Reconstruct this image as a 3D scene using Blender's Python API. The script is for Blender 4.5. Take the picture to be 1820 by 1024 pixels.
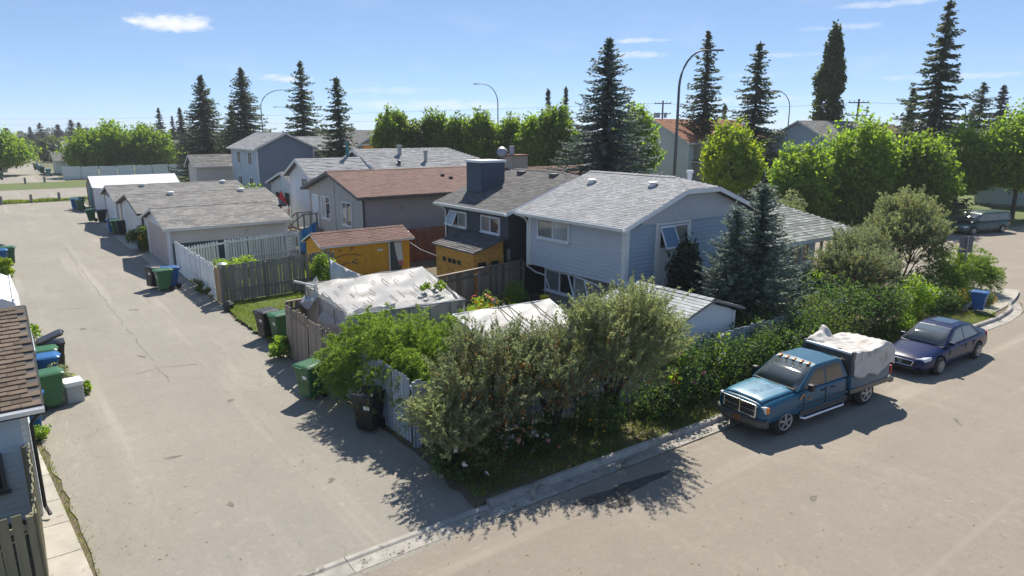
import bpy, bmesh, math, random
import numpy as np
from mathutils import Vector, Matrix
R = math.radians
random.seed(7)
for o in list(bpy.data.objects): bpy.data.objects.remove(o)
SC = bpy.context.scene
COL = SC.collection
PI = math.pi

# ------------------------------------------------------------------ camera, sky, sun, exposure
CAM_H = 7.35
cd = bpy.data.cameras.new('camera'); cam = bpy.data.objects.new('camera', cd); COL.objects.link(cam)
cd.sensor_width = 36.0; cd.lens = 24.0; cd.clip_start = 0.1; cd.clip_end = 4000
cam.location = (0, 0, CAM_H)
cam.rotation_euler = (R(90 - 13.09), 0, R(-36.87))
SC.camera = cam
SUN_EL, SUN_AZ = 49.0, 44.5           # azimuth measured from +Y (the lane) towards +X (the street)
EXPOSURE = 1.12
w = bpy.data.worlds.new('World'); SC.world = w; w.use_nodes = True
def build_world():
    nt = w.node_tree; N = nt.nodes; L = nt.links; N.clear()
    out = N.new('ShaderNodeOutputWorld'); bg = N.new('ShaderNodeBackground'); bg.inputs[1].default_value = 0.15
    sky = N.new('ShaderNodeTexSky'); sky.sky_type = 'NISHITA'; sky.sun_disc = False
    sky.sun_elevation = R(SUN_EL); sky.sun_rotation = R(SUN_AZ); sky.altitude = 1000; sky.air_density = 0.5; sky.dust_density = 0.0; sky.ozone_density = 6.0
    geo = N.new('ShaderNodeNewGeometry')   # on the world the incoming vector gives the direction looked in
    tc = N.new('ShaderNodeTexCoord')
    gm = N.new('ShaderNodeGamma'); gm.inputs[1].default_value = .55; L.new(sky.outputs[0], gm.inputs[0])
    tn = N.new('ShaderNodeVectorMath'); tn.operation = 'MULTIPLY'; L.new(gm.outputs[0], tn.inputs[0]); tn.inputs[1].default_value = (.79, .90, 1.02); col = tn.outputs[0]
    def vmath(op, a, b):
        n = N.new('ShaderNodeVectorMath'); n.operation = op
        for i, q in enumerate((a, b)):
            if q is None: continue
            if isinstance(q, tuple): n.inputs[i].default_value = q
            else: L.new(q, n.inputs[i])
        return n
    def m(op, a, b=None, clamp=False):
        n = N.new('ShaderNodeMath'); n.operation = op; n.use_clamp = clamp
        for i, q in enumerate((a, b)):
            if q is None: continue
            if isinstance(q, (int, float)): n.inputs[i].default_value = q
            else: L.new(q, n.inputs[i])
        return n.outputs[0]
    # azimuth (degrees, from +Y towards +X) and elevation of the direction
    sep = N.new('ShaderNodeSeparateXYZ'); L.new(tc.outputs['Generated'], sep.inputs[0])
    az = m('MULTIPLY', m('ARCTAN2', sep.outputs[0], sep.outputs[1]), 57.29578)
    el = m('MULTIPLY', m('ARCSINE', sep.outputs[2]), 57.29578)
    comb = N.new('ShaderNodeCombineXYZ'); L.new(az, comb.inputs[0]); L.new(m('MULTIPLY', el, 2.4), comb.inputs[1])
    no = N.new('ShaderNodeTexNoise'); no.inputs['Scale'].default_value = 0.55; no.inputs['Detail'].default_value = 7; no.inputs['Roughness'].default_value = 0.62
    L.new(comb.outputs[0], no.inputs['Vector'])
    no2 = N.new('ShaderNodeTexNoise'); no2.inputs['Scale'].default_value = 0.14; no2.inputs['Detail'].default_value = 5
    L.new(comb.outputs[0], no2.inputs['Vector'])
    total = None
    # scattered fair-weather clouds all round the horizon: (azimuth, elevation, half width, half height, strength)
    clouds = [(11.4, 7.35, 3.3, 0.72, 1.0), (12.6, 7.5, 2.0, .85, .9), (19.3, 3.8, 2.0, 0.36, .75), (47, 6.75, 2.6, .26, .55), (46.8, 5.65, 2.2, .36, .55),
              (61.3, 7.15, 3.2, .28, .40), (63.9, 8.5, 4, .30, .45), (58, 5.4, 3, .22, .3), (31, 1.9, 9, .45, .5), (27, 3.0, 5, .3, .25), (69, 3.5, 6, .30, .4), (56, 4.0, 3, .25, .25),
              (55, 2.2, 7, .35, .35), (-30, 8, 5, 1.1, .9), (-75, 11, 6, 1.2, .9), (-120, 7, 7, 1.0, .8), (150, 9, 6, 1.1, .9), (105, 10, 6, .9, .7), (-8, 4, 4, .5, .6), (125, 5, 5, .5, .6)]
    for (a0, e0, wa, he, st) in clouds:
        da = m('DIVIDE', m('SUBTRACT', az, a0), wa); de = m('DIVIDE', m('SUBTRACT', el, e0), he)
        d2 = m('ADD', m('MULTIPLY', da, da), m('MULTIPLY', de, de))
        v = m('SUBTRACT', m('ADD', 1.0, m('MULTIPLY', m('SUBTRACT', no.outputs[0], 0.5), 3.6)), d2)
        mr = N.new('ShaderNodeMapRange'); mr.interpolation_type = 'SMOOTHSTEP'; L.new(v, mr.inputs[0])
        mr.inputs[1].default_value = 0.0; mr.inputs[2].default_value = 1.25; mr.inputs[3].default_value = 0; mr.inputs[4].default_value = st
        total = mr.outputs[0] if total is None else m('MAXIMUM', total, mr.outputs[0])
    mr = N.new('ShaderNodeMapRange'); mr.interpolation_type = 'SMOOTHSTEP'; L.new(no2.outputs[0], mr.inputs[0])
    mr.inputs[1].default_value = .5; mr.inputs[2].default_value = .8; mr.inputs[3].default_value = 0; mr.inputs[4].default_value = .12
    total = m('MAXIMUM', total, mr.outputs[0])
    mix = N.new('ShaderNodeMix'); mix.data_type = 'RGBA'; L.new(total, mix.inputs[0]); L.new(col, mix.inputs[6]); mix.inputs[7].default_value = (3.0, 3.1, 3.25, 1)
    L.new(mix.outputs[2], bg.inputs[0]); L.new(bg.outputs[0], out.inputs[0])
build_world()
sl = bpy.data.lights.new('sun', 'SUN'); sun = bpy.data.objects.new('sun', sl); COL.objects.link(sun)
sl.energy = 3.35; sl.angle = R(0.55); sl.color = (1.0, 0.93, 0.82)
sun.rotation_euler = Vector((-math.sin(R(SUN_AZ)) * math.cos(R(SUN_EL)), -math.cos(R(SUN_AZ)) * math.cos(R(SUN_EL)), -math.sin(R(SUN_EL)))).to_track_quat('-Z', 'Y').to_euler()
sun.location = (0, 0, 60)
SC.view_settings.view_transform = 'Standard'; SC.view_settings.look = 'None'; SC.view_settings.gamma = 1
SC.view_settings.exposure = EXPOSURE; SC.view_settings.use_curve_mapping = False
SC.cycles.max_bounces = 10; SC.cycles.transparent_max_bounces = 10; SC.cycles.diffuse_bounces = 6; SC.cycles.transmission_bounces = 6

# ------------------------------------------------------------------ materials
M = {}
def mat(name, c, rough=.7, var=.12, scale=3.0, bump=0., bscale=40., c2=None, objvar=0., island=0., metal=0., spec=.4, stretch=None, coat=0., detail=4., transl=None, island2=None, wear=None):
    m = bpy.data.materials.new(name); m.use_nodes = True; M[name] = m
    nt = m.node_tree; N = nt.nodes; L = nt.links; b = N['Principled BSDF']
    b.inputs['Roughness'].default_value = rough; b.inputs['Metallic'].default_value = metal
    b.inputs['Specular IOR Level'].default_value = spec; b.inputs['Coat Weight'].default_value = coat; b.inputs['Coat Roughness'].default_value = .06
    tc = N.new('ShaderNodeTexCoord'); src = tc.outputs['Object']
    if stretch:
        mp = N.new('ShaderNodeMapping'); mp.inputs['Scale'].default_value = stretch; L.new(src, mp.inputs[0]); src = mp.outputs[0]
    no = N.new('ShaderNodeTexNoise'); no.inputs['Scale'].default_value = scale; no.inputs['Detail'].default_value = detail; no.inputs['Roughness'].default_value = .6
    L.new(src, no.inputs['Vector'])
    mr = N.new('ShaderNodeMapRange'); mr.inputs[1].default_value = .3; mr.inputs[2].default_value = .7; L.new(no.outputs[0], mr.inputs[0])
    mx = N.new('ShaderNodeMix'); mx.data_type = 'RGBA'; L.new(mr.outputs[0], mx.inputs[0])
    if c2 is None:
        mx.inputs[6].default_value = tuple(x * (1 - var) for x in c) + (1,); mx.inputs[7].default_value = tuple(x * (1 + var) for x in c) + (1,)
    else:
        mx.inputs[6].default_value = c + (1,); mx.inputs[7].default_value = c2 + (1,)
    col = mx.outputs[2]
    if wear:                                    # (colour, scale, threshold)
        n2 = N.new('ShaderNodeTexNoise'); n2.inputs['Scale'].default_value = wear[1]; n2.inputs['Detail'].default_value = 6; n2.inputs['Roughness'].default_value = .65; L.new(tc.outputs['Object'], n2.inputs['Vector'])
        mr2 = N.new('ShaderNodeMapRange'); mr2.inputs[1].default_value = wear[2]; mr2.inputs[2].default_value = wear[2] + .06; L.new(n2.outputs[0], mr2.inputs[0])
        m2 = N.new('ShaderNodeMix'); m2.data_type = 'RGBA'; L.new(mr2.outputs[0], m2.inputs[0]); L.new(col, m2.inputs[6]); m2.inputs[7].default_value = wear[0] + (1,); col = m2.outputs[2]
    for amt, node, sock in ((objvar, 'ShaderNodeObjectInfo', 'Random'), (island, 'ShaderNodeNewGeometry', 'Random Per Island')):
        if amt:
            oi = N.new(node); r = N.new('ShaderNodeMapRange'); r.inputs[3].default_value = 1 - amt; r.inputs[4].default_value = 1 + amt; L.new(oi.outputs[sock], r.inputs[0])
            vm = N.new('ShaderNodeVectorMath'); vm.operation = 'SCALE'; L.new(col, vm.inputs[0]); L.new(r.outputs[0], vm.inputs['Scale']); col = vm.outputs[0]
    if island2:
        oi = N.new('ShaderNodeNewGeometry'); ml = N.new('ShaderNodeMath'); ml.operation = 'POWER'; ml.inputs[1].default_value = 2.2; L.new(oi.outputs['Random Per Island'], ml.inputs[0])
        m3 = N.new('ShaderNodeMix'); m3.data_type = 'RGBA'; L.new(ml.outputs[0], m3.inputs[0]); L.new(col, m3.inputs[6]); m3.inputs[7].default_value = island2 + (1,); col = m3.outputs[2]
    L.new(col, b.inputs['Base Color'])
    if bump:
        bn = N.new('ShaderNodeTexNoise'); bn.inputs['Scale'].default_value = bscale; bn.inputs['Detail'].default_value = 5; L.new(src, bn.inputs['Vector'])
        bp = N.new('ShaderNodeBump'); bp.inputs['Strength'].default_value = bump; bp.inputs['Distance'].default_value = .02; L.new(bn.outputs[0], bp.inputs['Height']); L.new(bp.outputs[0], b.inputs['Normal'])
    if transl:
        tr = N.new('ShaderNodeBsdfTranslucent'); vm = N.new('ShaderNodeVectorMath'); vm.operation = 'MULTIPLY'; L.new(col, vm.inputs[0]); vm.inputs[1].default_value = transl[1]; L.new(vm.outputs[0], tr.inputs[0])
        ms = N.new('ShaderNodeMixShader'); ms.inputs[0].default_value = transl[0]; L.new(b.outputs[0], ms.inputs[1]); L.new(tr.outputs[0], ms.inputs[2]); L.new(ms.outputs[0], N['Material Output'].inputs[0])
    return m
def glassmat(name, c, rough=.04, curtain=None):
    m = mat(name, c, rough, .25, 1.2, spec=.8); return m
def leafmat(name, c, t=(1.9, 2.1, .9), f=.42, iv=.35, c2=None, scale=.8, y=None):
    return mat(name, c, .55, .22, scale, island=iv, transl=(f, t), c2=c2, spec=.25, island2=y)

# ground
def asphalt(name, c, tint, crack, oil, along=(1, .05, 1)):
    m = bpy.data.materials.new(name); m.use_nodes = True; M[name] = m
    nt = m.node_tree; N = nt.nodes; L = nt.links; b = N['Principled BSDF']; b.inputs['Roughness'].default_value = .88; b.inputs['Specular IOR Level'].default_value = .3
    tc = N.new('ShaderNodeTexCoord'); P = tc.outputs['Object']
    def noise(s, d=5, r=.6, stretch=None):
        n = N.new('ShaderNodeTexNoise'); n.inputs['Scale'].default_value = s; n.inputs['Detail'].default_value = d; n.inputs['Roughness'].default_value = r
        if stretch:
            mp = N.new('ShaderNodeMapping'); mp.inputs['Scale'].default_value = stretch; L.new(P, mp.inputs[0]); L.new(mp.outputs[0], n.inputs['Vector'])
        else: L.new(P, n.inputs['Vector'])
        return n.outputs[0]
    def ramp(v, a, b_, lo=0., hi=1.):
        r = N.new('ShaderNodeMapRange'); r.inputs[1].default_value = a; r.inputs[2].default_value = b_; r.inputs[3].default_value = lo; r.inputs[4].default_value = hi; L.new(v, r.inputs[0]); return r.outputs[0]
    def mixc(f, A, B):
        x = N.new('ShaderNodeMix'); x.data_type = 'RGBA'; L.new(f, x.inputs[0])
        for i, q in ((6, A), (7, B)):
            if isinstance(q, tuple): x.inputs[i].default_value = q + (1,)
            else: L.new(q, x.inputs[i])
        return x.outputs[2]
    col = mixc(ramp(noise(.16, 6, .62), .35, .68), c, tint)
    col = mixc(ramp(noise(.9, 6, .7), .30, .72, 0, .42), col, tuple(x * .70 for x in c))
    col = mixc(ramp(noise(.22, 8, .72, (1, .5, 1)), .52, .70, 0, .55), col, tuple(x * .74 for x in c))
    col = mixc(ramp(noise(.35, 7, .72, (1, .22, 1)), .52, .72, 0, .60), col, tuple(min(1, x * 1.28) for x in tint))
    col = mixc(ramp(noise(26, 4, .8), .36, .68, 0, .38), col, tuple(x * .68 for x in c))
    col = mixc(ramp(noise(9, 6, .78), .38, .66, 0, .42), col, tuple(x * .66 for x in c))
    col = mixc(ramp(noise(4.2, 6, .75), .55, .74, 0, .45), col, tuple(min(1, x * 1.22) for x in tint))
    col = mixc(ramp(noise(140, 2, .6), .3, .75, 0, .30), col, tuple(x * .45 for x in c))
    col = mixc(ramp(noise(95, 2, .6), .62, .8, 0, .5), col, tuple(min(1, x * 1.6) for x in c))
    col = mixc(ramp(noise(.9, 5, .6, along), .45, .70, 0, .42), col, tuple(x * .74 for x in c))
    col = mixc(ramp(noise(.55, 5, .6, tuple(x * 1.3 for x in along)), .54, .72, 0, .5), col, tuple(min(1, x * 1.2) for x in tint))
    # hairline cracks and old tar lines
    vo = N.new('ShaderNodeTexVoronoi'); vo.feature = 'DISTANCE_TO_EDGE'; vo.inputs['Scale'].default_value = .17
    wn = N.new('ShaderNodeTexNoise'); wn.inputs['Scale'].default_value = 1.1; wn.inputs['Detail'].default_value = 6; L.new(P, wn.inputs['Vector'])
    vs = N.new('ShaderNodeVectorMath'); vs.operation = 'SCALE'; vs.inputs['Scale'].default_value = .9; L.new(wn.outputs[1], vs.inputs[0])
    va = N.new('ShaderNodeVectorMath'); va.operation = 'ADD'; L.new(P, va.inputs[0]); L.new(vs.outputs[0], va.inputs[1]); L.new(va.outputs[0], vo.inputs['Vector'])
    gate = ramp(noise(.4, 3), .46, .62)
    ck = N.new('ShaderNodeMath'); ck.operation = 'MULTIPLY'; L.new(ramp(vo.outputs['Distance'], .0, .006, crack, 0), ck.inputs[0]); L.new(gate, ck.inputs[1])
    col = mixc(ck.outputs[0], col, (.05, .045, .04))
    col = mixc(ramp(noise(.55, 6, .75), .66, .78, 0, oil), col, (.07, .062, .055))
    L.new(col, b.inputs['Base Color'])
    bp = N.new('ShaderNodeBump'); bp.inputs['Strength'].default_value = .5; bp.inputs['Distance'].default_value = .012; L.new(noise(110, 3, .7), bp.inputs['Height']); L.new(bp.outputs[0], b.inputs['Normal'])
asphalt('lane_asphalt', (.318, .294, .250), (.385, .354, .302), .22, .25)
asphalt('street_asphalt', (.308, .270, .220), (.362, .320, .262), .15, .2, (.05, 1, 1))
mat('soil', (.10, .085, .055), .95, .3, 2.5, .6, 30, c2=(.17, .14, .09))
mat('lawn', (.085, .125, .028), .9, .35, 1.5, .8, 60, c2=(.115, .14, .040))
mat('far_ground', (.10, .12, .05), .95, .3, .05, c2=(.16, .15, .09))
mat('concrete', (.40, .375, .325), .85, .14, 2.0, .35, 60, objvar=.10, wear=((.24, .22, .19), 2.6, .60))
mat('kerb_concrete', (.34, .32, .285), .88, .2, 3.0, .4, 50, objvar=.12, wear=((.17, .16, .14), 1.8, .56))
mat('gravel_edge', (.26, .23, .18), .95, .4, 20, .8, 50)
leafmat('grass_blade', (.12, .195, .035), (2.0, 2.0, .6), .42, .4, (.18, .21, .055), 1.2)
# timber and paint
mat('weathered_wood', (.30, .25, .20), .85, .25, 2.2, .4, 20, stretch=(9, 9, .9), objvar=.30, c2=(.19, .155, .125))
mat('grey_wood', (.27, .26, .235), .85, .25, 2.2, .4, 20, stretch=(9, 9, .9), objvar=.22, c2=(.19, .182, .165))
mat('olive_wood', (.27, .255, .165), .85, .25, 2.2, .4, 20, stretch=(9, 9, .9), objvar=.22, c2=(.19, .18, .115))
mat('tan_wood', (.36, .255, .15), .85, .2, 2.2, .3, 20, stretch=(9, 9, .9), objvar=.2)
mat('red_wood', (.23, .085, .045), .8, .2, 2.2, .3, 20, stretch=(9, 9, .9), objvar=.15)
mat('cedar', (.68, .32, .065), .75, .22, 2.2, .3, 20, stretch=(3, 3, 6), objvar=.18)
mat('blue_paint_wood', (.30, .355, .40), .8, .18, 2.0, .3, 25, stretch=(9, 9, .9), objvar=.2, wear=((.25, .23, .20), 5.0, .60))
mat('white_paint_wood', (.76, .77, .75), .8, .1, 2.0, .25, 25, stretch=(9, 9, .9), objvar=.13, wear=((.40, .37, .32), 4.0, .62))
mat('white_paint', (.72, .71, .68), .55, .05, 1.5, wear=((.55, .53, .49), 2.2, .64))
mat('white_metal', (.74, .75, .76), .4, .04, 1.5)
mat('grey_blue_siding', (.52, .54, .57), .6, .05, .6, objvar=.02, wear=((.32, .34, .37), 1.1, .63))
mat('blue_siding', (.31, .385, .46), .6, .05, .6, wear=((.22, .29, .36), 1.1, .63))
mat('charcoal_siding', (.060, .062, .070), .6, .08, .6)
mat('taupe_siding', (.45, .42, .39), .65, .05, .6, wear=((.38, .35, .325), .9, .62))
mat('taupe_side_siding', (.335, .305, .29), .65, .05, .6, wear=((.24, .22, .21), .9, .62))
mat('cream_siding', (.62, .575, .50), .65, .05, .6, wear=((.5, .46, .40), 1.2, .63))
mat('white_siding', (.68, .69, .69), .6, .05, .6, wear=((.55, .56, .56), 1.1, .63))
mat('slate_paint', (.075, .09, .11), .7, .15, 2)
mat('dusk_blue_siding', (.185, .23, .285), .6, .06, .6)
mat('pale_blue_siding', (.50, .575, .61), .6, .06, .6)
mat('teal_cloth', (.06, .20, .21), .8, .1)
mat('teal_paint', (.03, .10, .10), .8, .1)
mat('navy_siding', (.070, .085, .115), .6, .08, .6)
mat('tan_siding', (.42, .37, .30), .65, .06, .6)
mat('grey_siding', (.27, .265, .25), .65, .06, .6)
mat('orange_paint', (.80, .36, .030), .75, .14, 1.6, .2, 20, wear=((.36, .19, .05), 1.6, .60))
mat('shingle_light', (.315, .32, .33), .9, .12, 1.0, .5, 60, island=.17)
mat('shingle_grey', (.215, .21, .20), .9, .15, 1.0, .5, 60, island=.28)
mat('shingle_dark', (.115, .112, .110), .9, .15, 1.0, .5, 60, island=.28)
mat('shingle_brown', (.195, .112, .092), .9, .18, 1.0, .5, 60, island=.30, island2=(.17, .10, .085))
mat('shingle_umber', (.175, .135, .10), .92, .2, 3.0, .6, 60, objvar=.30, c2=(.115, .085, .062))
mat('shingle_red', (.33, .14, .08), .9, .15, 1.0, .4, 60, island=.2)
mat('shingle_pale', (.36, .385, .385), .9, .15, 1.0, .4, 60, island=.22)
mat('shingle_mossy', (.235, .255, .24), .9, .2, 1.0, .5, 60, island=.4)
mat('roof_slab', (.10, .10, .10), .9, .1)
glassmat('glass_dark', (.025, .032, .038))
glassmat('glass_curtain', (.19, .205, .205), .06)
glassmat('glass_pale', (.34, .36, .37), .08)
glassmat('glass_blue', (.055, .15, .25), .05)
mat('pink_door', (.47, .38, .355), .6, .05, 1)
mat('garage_door', (.60, .60, .585), .55, .05, 1)
mat('dark_metal', (.045, .047, .05), .5, .1, metal=.3)
mat('grey_metal', (.36, .37, .38), .45, .08, metal=.5)
mat('pole_metal', (.13, .135, .14), .5, .08, metal=.3)
mat('black_rubber', (.018, .018, .019), .8, .2, 6)
mat('sign_back', (.12, .125, .135), .5, .1, metal=.4)
# plastics
for n, c in (('green', (.028, .115, .045)), ('black', (.016, .017, .020)), ('blue', (.015, .105, .30)), ('teal', (.03, .16, .18))):
    mat('cart_' + n, c, .42, .12, 2.5, objvar=.12, wear=(tuple(x * 1.7 + .01 for x in c), 2.4, .60))
mat('sticker', (.72, .74, .76), .6, .05)
mat('grey_plastic', (.36, .39, .40), .5, .08)
mat('yellow_plastic', (.75, .58, .03), .45, .05)
mat('blue_plastic', (.02, .20, .42), .4, .08)
mat('sheet_plastic', (.53, .525, .515), .42, .10, 1.6, .45, 9, transl=(.35, (.8, .8, .78)), wear=((.40, .37, .33), 1.5, .56))
mat('tarp_cloth', (.62, .59, .555), .6, .08, 2.0, .3, 14, transl=(.2, (.7, .68, .64)), wear=((.47, .42, .36), 1.6, .58))
mat('clear_sheet', (.62, .63, .61), .35, .1, 2.0, .25, 9, transl=(.5, (.7, .7, .7)), wear=((.36, .38, .36), 1.2, .55))
# leaves
leafmat('leaf_buckthorn', (.205, .235, .172), (1.7, 1.8, 1.0), .40, .42, (.175, .188, .112), 1.5)
leafmat('leaf_buckthorn_light', (.24, .268, .188), (1.7, 1.8, .95), .42, .38, (.215, .23, .125), 1.5)
leafmat('leaf_feather', (.160, .232, .066), (2.1, 2.2, .85), .48, .38, (.135, .20, .042), 1.2)
leafmat('leaf_hedge', (.056, .092, .036), (2.1, 2.5, 1.0), .45, .4, (.075, .115, .042), 1.5)
leafmat('leaf_green', (.112, .168, .034), (2.7, 2.9, .9), .52, .35, (.12, .165, .04), .6)
leafmat('leaf_bright', (.128, .205, .040), (2.5, 2.8, .9), .54, .3, (.17, .21, .042), .6)
leafmat('leaf_yellow', (.165, .255, .026), (2.3, 2.1, .6), .54, .3, (.21, .28, .03), .6)
leafmat('leaf_dull', (.080, .11, .038), (2.2, 2.4, 1.0), .48, .35, (.088, .115, .042), .5)
leafmat('leaf_poplar', (.060, .085, .030), (2.0, 2.2, .9), .42, .35, (.07, .09, .03), .5)
leafmat('leaf_crab', (.026, .042, .030), (1.5, 1.8, 1.0), .30, .4, (.042, .06, .036), 1.2)
leafmat('leaf_far', (.055, .075, .045), (1.5, 1.6, 1.0), .35, .3, (.075, .092, .05), .15)
leafmat('needle_dark', (.070, .098, .064), (1.7, 1.8, 1.2), .40, .4, (.085, .108, .068), .4)
leafmat('needle_blue', (.140, .185, .178), (1.5, 1.6, 1.3), .36, .38, (.105, .138, .132), .8)
leafmat('needle_young', (.165, .215, .198), (1.5, 1.6, 1.2), .36, .4, (.15, .195, .17), 1.5)
leafmat('needle_far', (.040, .055, .050), (1.2, 1.2, 1.0), .2, .3)
mat('bark', (.085, .068, .052), .95, .35, 6, .6, 20)
mat('bark_dark', (.045, .036, .030), .95, .35, 6, .6, 20)
mat('berry', (.62, .20, .010), .5, .15, island=.3)
mat('petal_yellow', (.75, .45, .02), .6, .1, transl=(.3, (1.1, 1, .8)))
mat('petal_red', (.60, .05, .08), .6, .1, transl=(.3, (1.1, 1, 1)))
mat('petal_pink', (.70, .26, .30), .6, .1, transl=(.3, (1.1, 1, 1)))
mat('petal_white', (.78, .72, .72), .6, .05, transl=(.3, (1, 1, 1)))
# vehicles
mat('truck_blue', (.006, .085, .150), .36, .08, 1.0, coat=.35, spec=.3)
mat('truck_hood', (.060, .20, .30), .38, .10, 1.5, coat=.3, wear=((.010, .11, .23), 2.2, .54))
mat('truck_grey', (.050, .053, .058), .38, .08, 1.0, coat=.4)
mat('sedan_blue', (.003, .009, .060), .30, .05, 1.0, coat=.2, spec=.25)
mat('van_green', (.040, .085, .078), .35, .05, 1.0, coat=.2, spec=.3)
mat('car_white', (.62, .65, .68), .3, .04, 1.0, coat=.7)
mat('chrome', (.72, .72, .73), .14, .03, metal=1.)
mat('alloy', (.42, .41, .40), .38, .06, metal=.5)
mat('lamp_clear', (.62, .64, .66), .12, .05, spec=.8)
mat('lamp_amber', (.75, .22, .02), .25, .05)
mat('lamp_red', (.45, .02, .02), .25, .05)
mat('tinted_glass', (.018, .022, .026), .05, .1, spec=.9, coat=.5)
mat('windscreen', (.085, .098, .098), .06, .25, 1.6, spec=.9, coat=.5)
mat('trim_black', (.02, .021, .023), .5, .1)
mat('trim_grey', (.10, .10, .105), .5, .1)
mat('rust_brown', (.17, .075, .035), .8, .3, 4)
mat('decal_gold', (.55, .28, .05), .5, .1)
mat('umbrella_red', (.42, .02, .035), .7, .1)
mat('fabric_white', (.70, .70, .72), .8, .05)
# ------------------------------------------------------------------ builders
ORG = {}
class MB:
    def __init__(s): s.v = []; s.f = []; s.mi = []
    def poly(s, pts, m=0):
        i = len(s.v); s.v += [tuple(p) for p in pts]; s.f.append(tuple(range(i, i + len(pts)))); s.mi.append(m); return s
    def box(s, x0, x1, y0, y1, z0, z1, m=0):
        i = len(s.v); s.v += [(x0, y0, z0), (x1, y0, z0), (x1, y1, z0), (x0, y1, z0), (x0, y0, z1), (x1, y0, z1), (x1, y1, z1), (x0, y1, z1)]
        for q in ((0, 3, 2, 1), (4, 5, 6, 7), (0, 1, 5, 4), (1, 2, 6, 5), (2, 3, 7, 6), (3, 0, 4, 7)): s.f.append(tuple(i + k for k in q)); s.mi.append(m)
        return s
    def hexa(s, pts, m=0):            # 8 points, bottom four then top four
        i = len(s.v); s.v += [tuple(p) for p in pts]
        for q in ((0, 3, 2, 1), (4, 5, 6, 7), (0, 1, 5, 4), (1, 2, 6, 5), (2, 3, 7, 6), (3, 0, 4, 7)): s.f.append(tuple(i + k for k in q)); s.mi.append(m)
        return s
    def prism(s, pts, z0, z1, m=0):
        i = len(s.v); n = len(pts); s.v += [(p[0], p[1], z0) for p in pts] + [(p[0], p[1], z1) for p in pts]
        s.f.append(tuple(i + k for k in range(n))[::-1]); s.f.append(tuple(i + n + k for k in range(n))); s.mi += [m, m]
        for k in range(n): s.f.append((i + k, i + (k + 1) % n, i + n + (k + 1) % n, i + n + k)); s.mi.append(m)
        return s
    def slab(s, pts, t, m=0):         # a 3-D polygon thickened downwards by t
        i = len(s.v); n = len(pts); s.v += [tuple(p) for p in pts] + [(p[0], p[1], p[2] - t) for p in pts]
        s.f.append(tuple(i + k for k in range(n))); s.f.append(tuple(i + n + k for k in range(n))[::-1]); s.mi += [m, m]
        for k in range(n): s.f.append((i + k, i + n + k, i + n + (k + 1) % n, i + (k + 1) % n)); s.mi.append(m)
        return s
    def tube(s, pts, r, n=8, m=0, cap=True):
        pts = [Vector(p) for p in pts]; rs = r if isinstance(r, (list, tuple)) else [r] * len(pts); i = len(s.v); prev = None
        for k, p in enumerate(pts):
            d = (pts[min(k + 1, len(pts) - 1)] - pts[max(k - 1, 0)]).normalized()
            up = Vector((0, 0, 1)) if abs(d.z) < .95 else Vector((1, 0, 0))
            a = d.cross(up).normalized(); b = d.cross(a)
            for j in range(n):
                t = 2 * PI * j / n; s.v.append(tuple(p + (a * math.cos(t) + b * math.sin(t)) * rs[k]))
        for k in range(len(pts) - 1):
            for j in range(n): s.f.append((i + k * n + j, i + k * n + (j + 1) % n, i + (k + 1) * n + (j + 1) % n, i + (k + 1) * n + j)); s.mi.append(m)
        if cap:
            s.f.append(tuple(i + j for j in range(n))); e = i + (len(pts) - 1) * n; s.f.append(tuple(e + j for j in range(n))[::-1]); s.mi += [m, m]
        return s
    def lathe(s, prof, n=16, c=(0, 0, 0), axis='z', m=0, cap=True):
        i = len(s.v)
        for (r, h) in prof:
            for j in range(n):
                t = 2 * PI * j / n; a, b = r * math.cos(t), r * math.sin(t)
                p = (a, b, h) if axis == 'z' else ((a, h, b) if axis == 'y' else (h, a, b))
                s.v.append((p[0] + c[0], p[1] + c[1], p[2] + c[2]))
        for k in range(len(prof) - 1):
            for j in range(n): s.f.append((i + k * n + j, i + k * n + (j + 1) % n, i + (k + 1) * n + (j + 1) % n, i + (k + 1) * n + j)); s.mi.append(m)
        if cap: s.f.append(tuple(i + j for j in range(n))); e = i + (len(prof) - 1) * n; s.f.append(tuple(e + j for j in range(n))); s.mi += [m, m]
        return s
    def mesh(s, name, mats, off=(0, 0, 0), smooth=False, fix=True):
        me = bpy.data.meshes.new(name); me.from_pydata([(a - off[0], b - off[1], c - off[2]) for a, b, c in s.v], [], s.f)
        for x in (mats if isinstance(mats, (list, tuple)) else [mats]): me.materials.append(M[x] if isinstance(x, str) else x)
        if any(s.mi): me.polygons.foreach_set('material_index', s.mi)
        if fix:
            bm = bmesh.new(); bm.from_mesh(me); bmesh.ops.recalc_face_normals(bm, faces=bm.faces); bm.to_mesh(me); bm.free()
        if smooth: me.polygons.foreach_set('use_smooth', [True] * len(me.polygons))
        return me
    def build(s, name, mats, parent=None, smooth=False, bevel=0., fix=True, kind=None):
        off = ORG.get(parent, (0, 0, 0)) if parent else (0, 0, 0)
        o = bpy.data.objects.new(name, s.mesh(name, mats, off, smooth, fix)); COL.objects.link(o)
        if parent: o.parent = parent
        ORG[o] = off if parent else (0, 0, 0)
        if bevel:
            b = o.modifiers.new('bevel', 'BEVEL'); b.width = bevel; b.segments = 2; b.limit_method = 'ANGLE'; b.angle_limit = R(40)
        if kind: o['kind'] = kind
        return o
def thing(name, label, cat, loc=(0, 0, 0), rz=0., group=None, world=True):
    o = bpy.data.objects.new(name, None); COL.objects.link(o); o.location = loc; o.rotation_euler = (0, 0, rz); o.empty_display_size = .2
    o['label'] = label; o['category'] = cat
    if group: o['group'] = group
    ORG[o] = tuple(loc) if world else (0, 0, 0)
    return o
def tag(o, label, cat, group=None, kind=None):
    o['label'] = label; o['category'] = cat
    if group: o['group'] = group
    if kind: o['kind'] = kind
    return o
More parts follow.
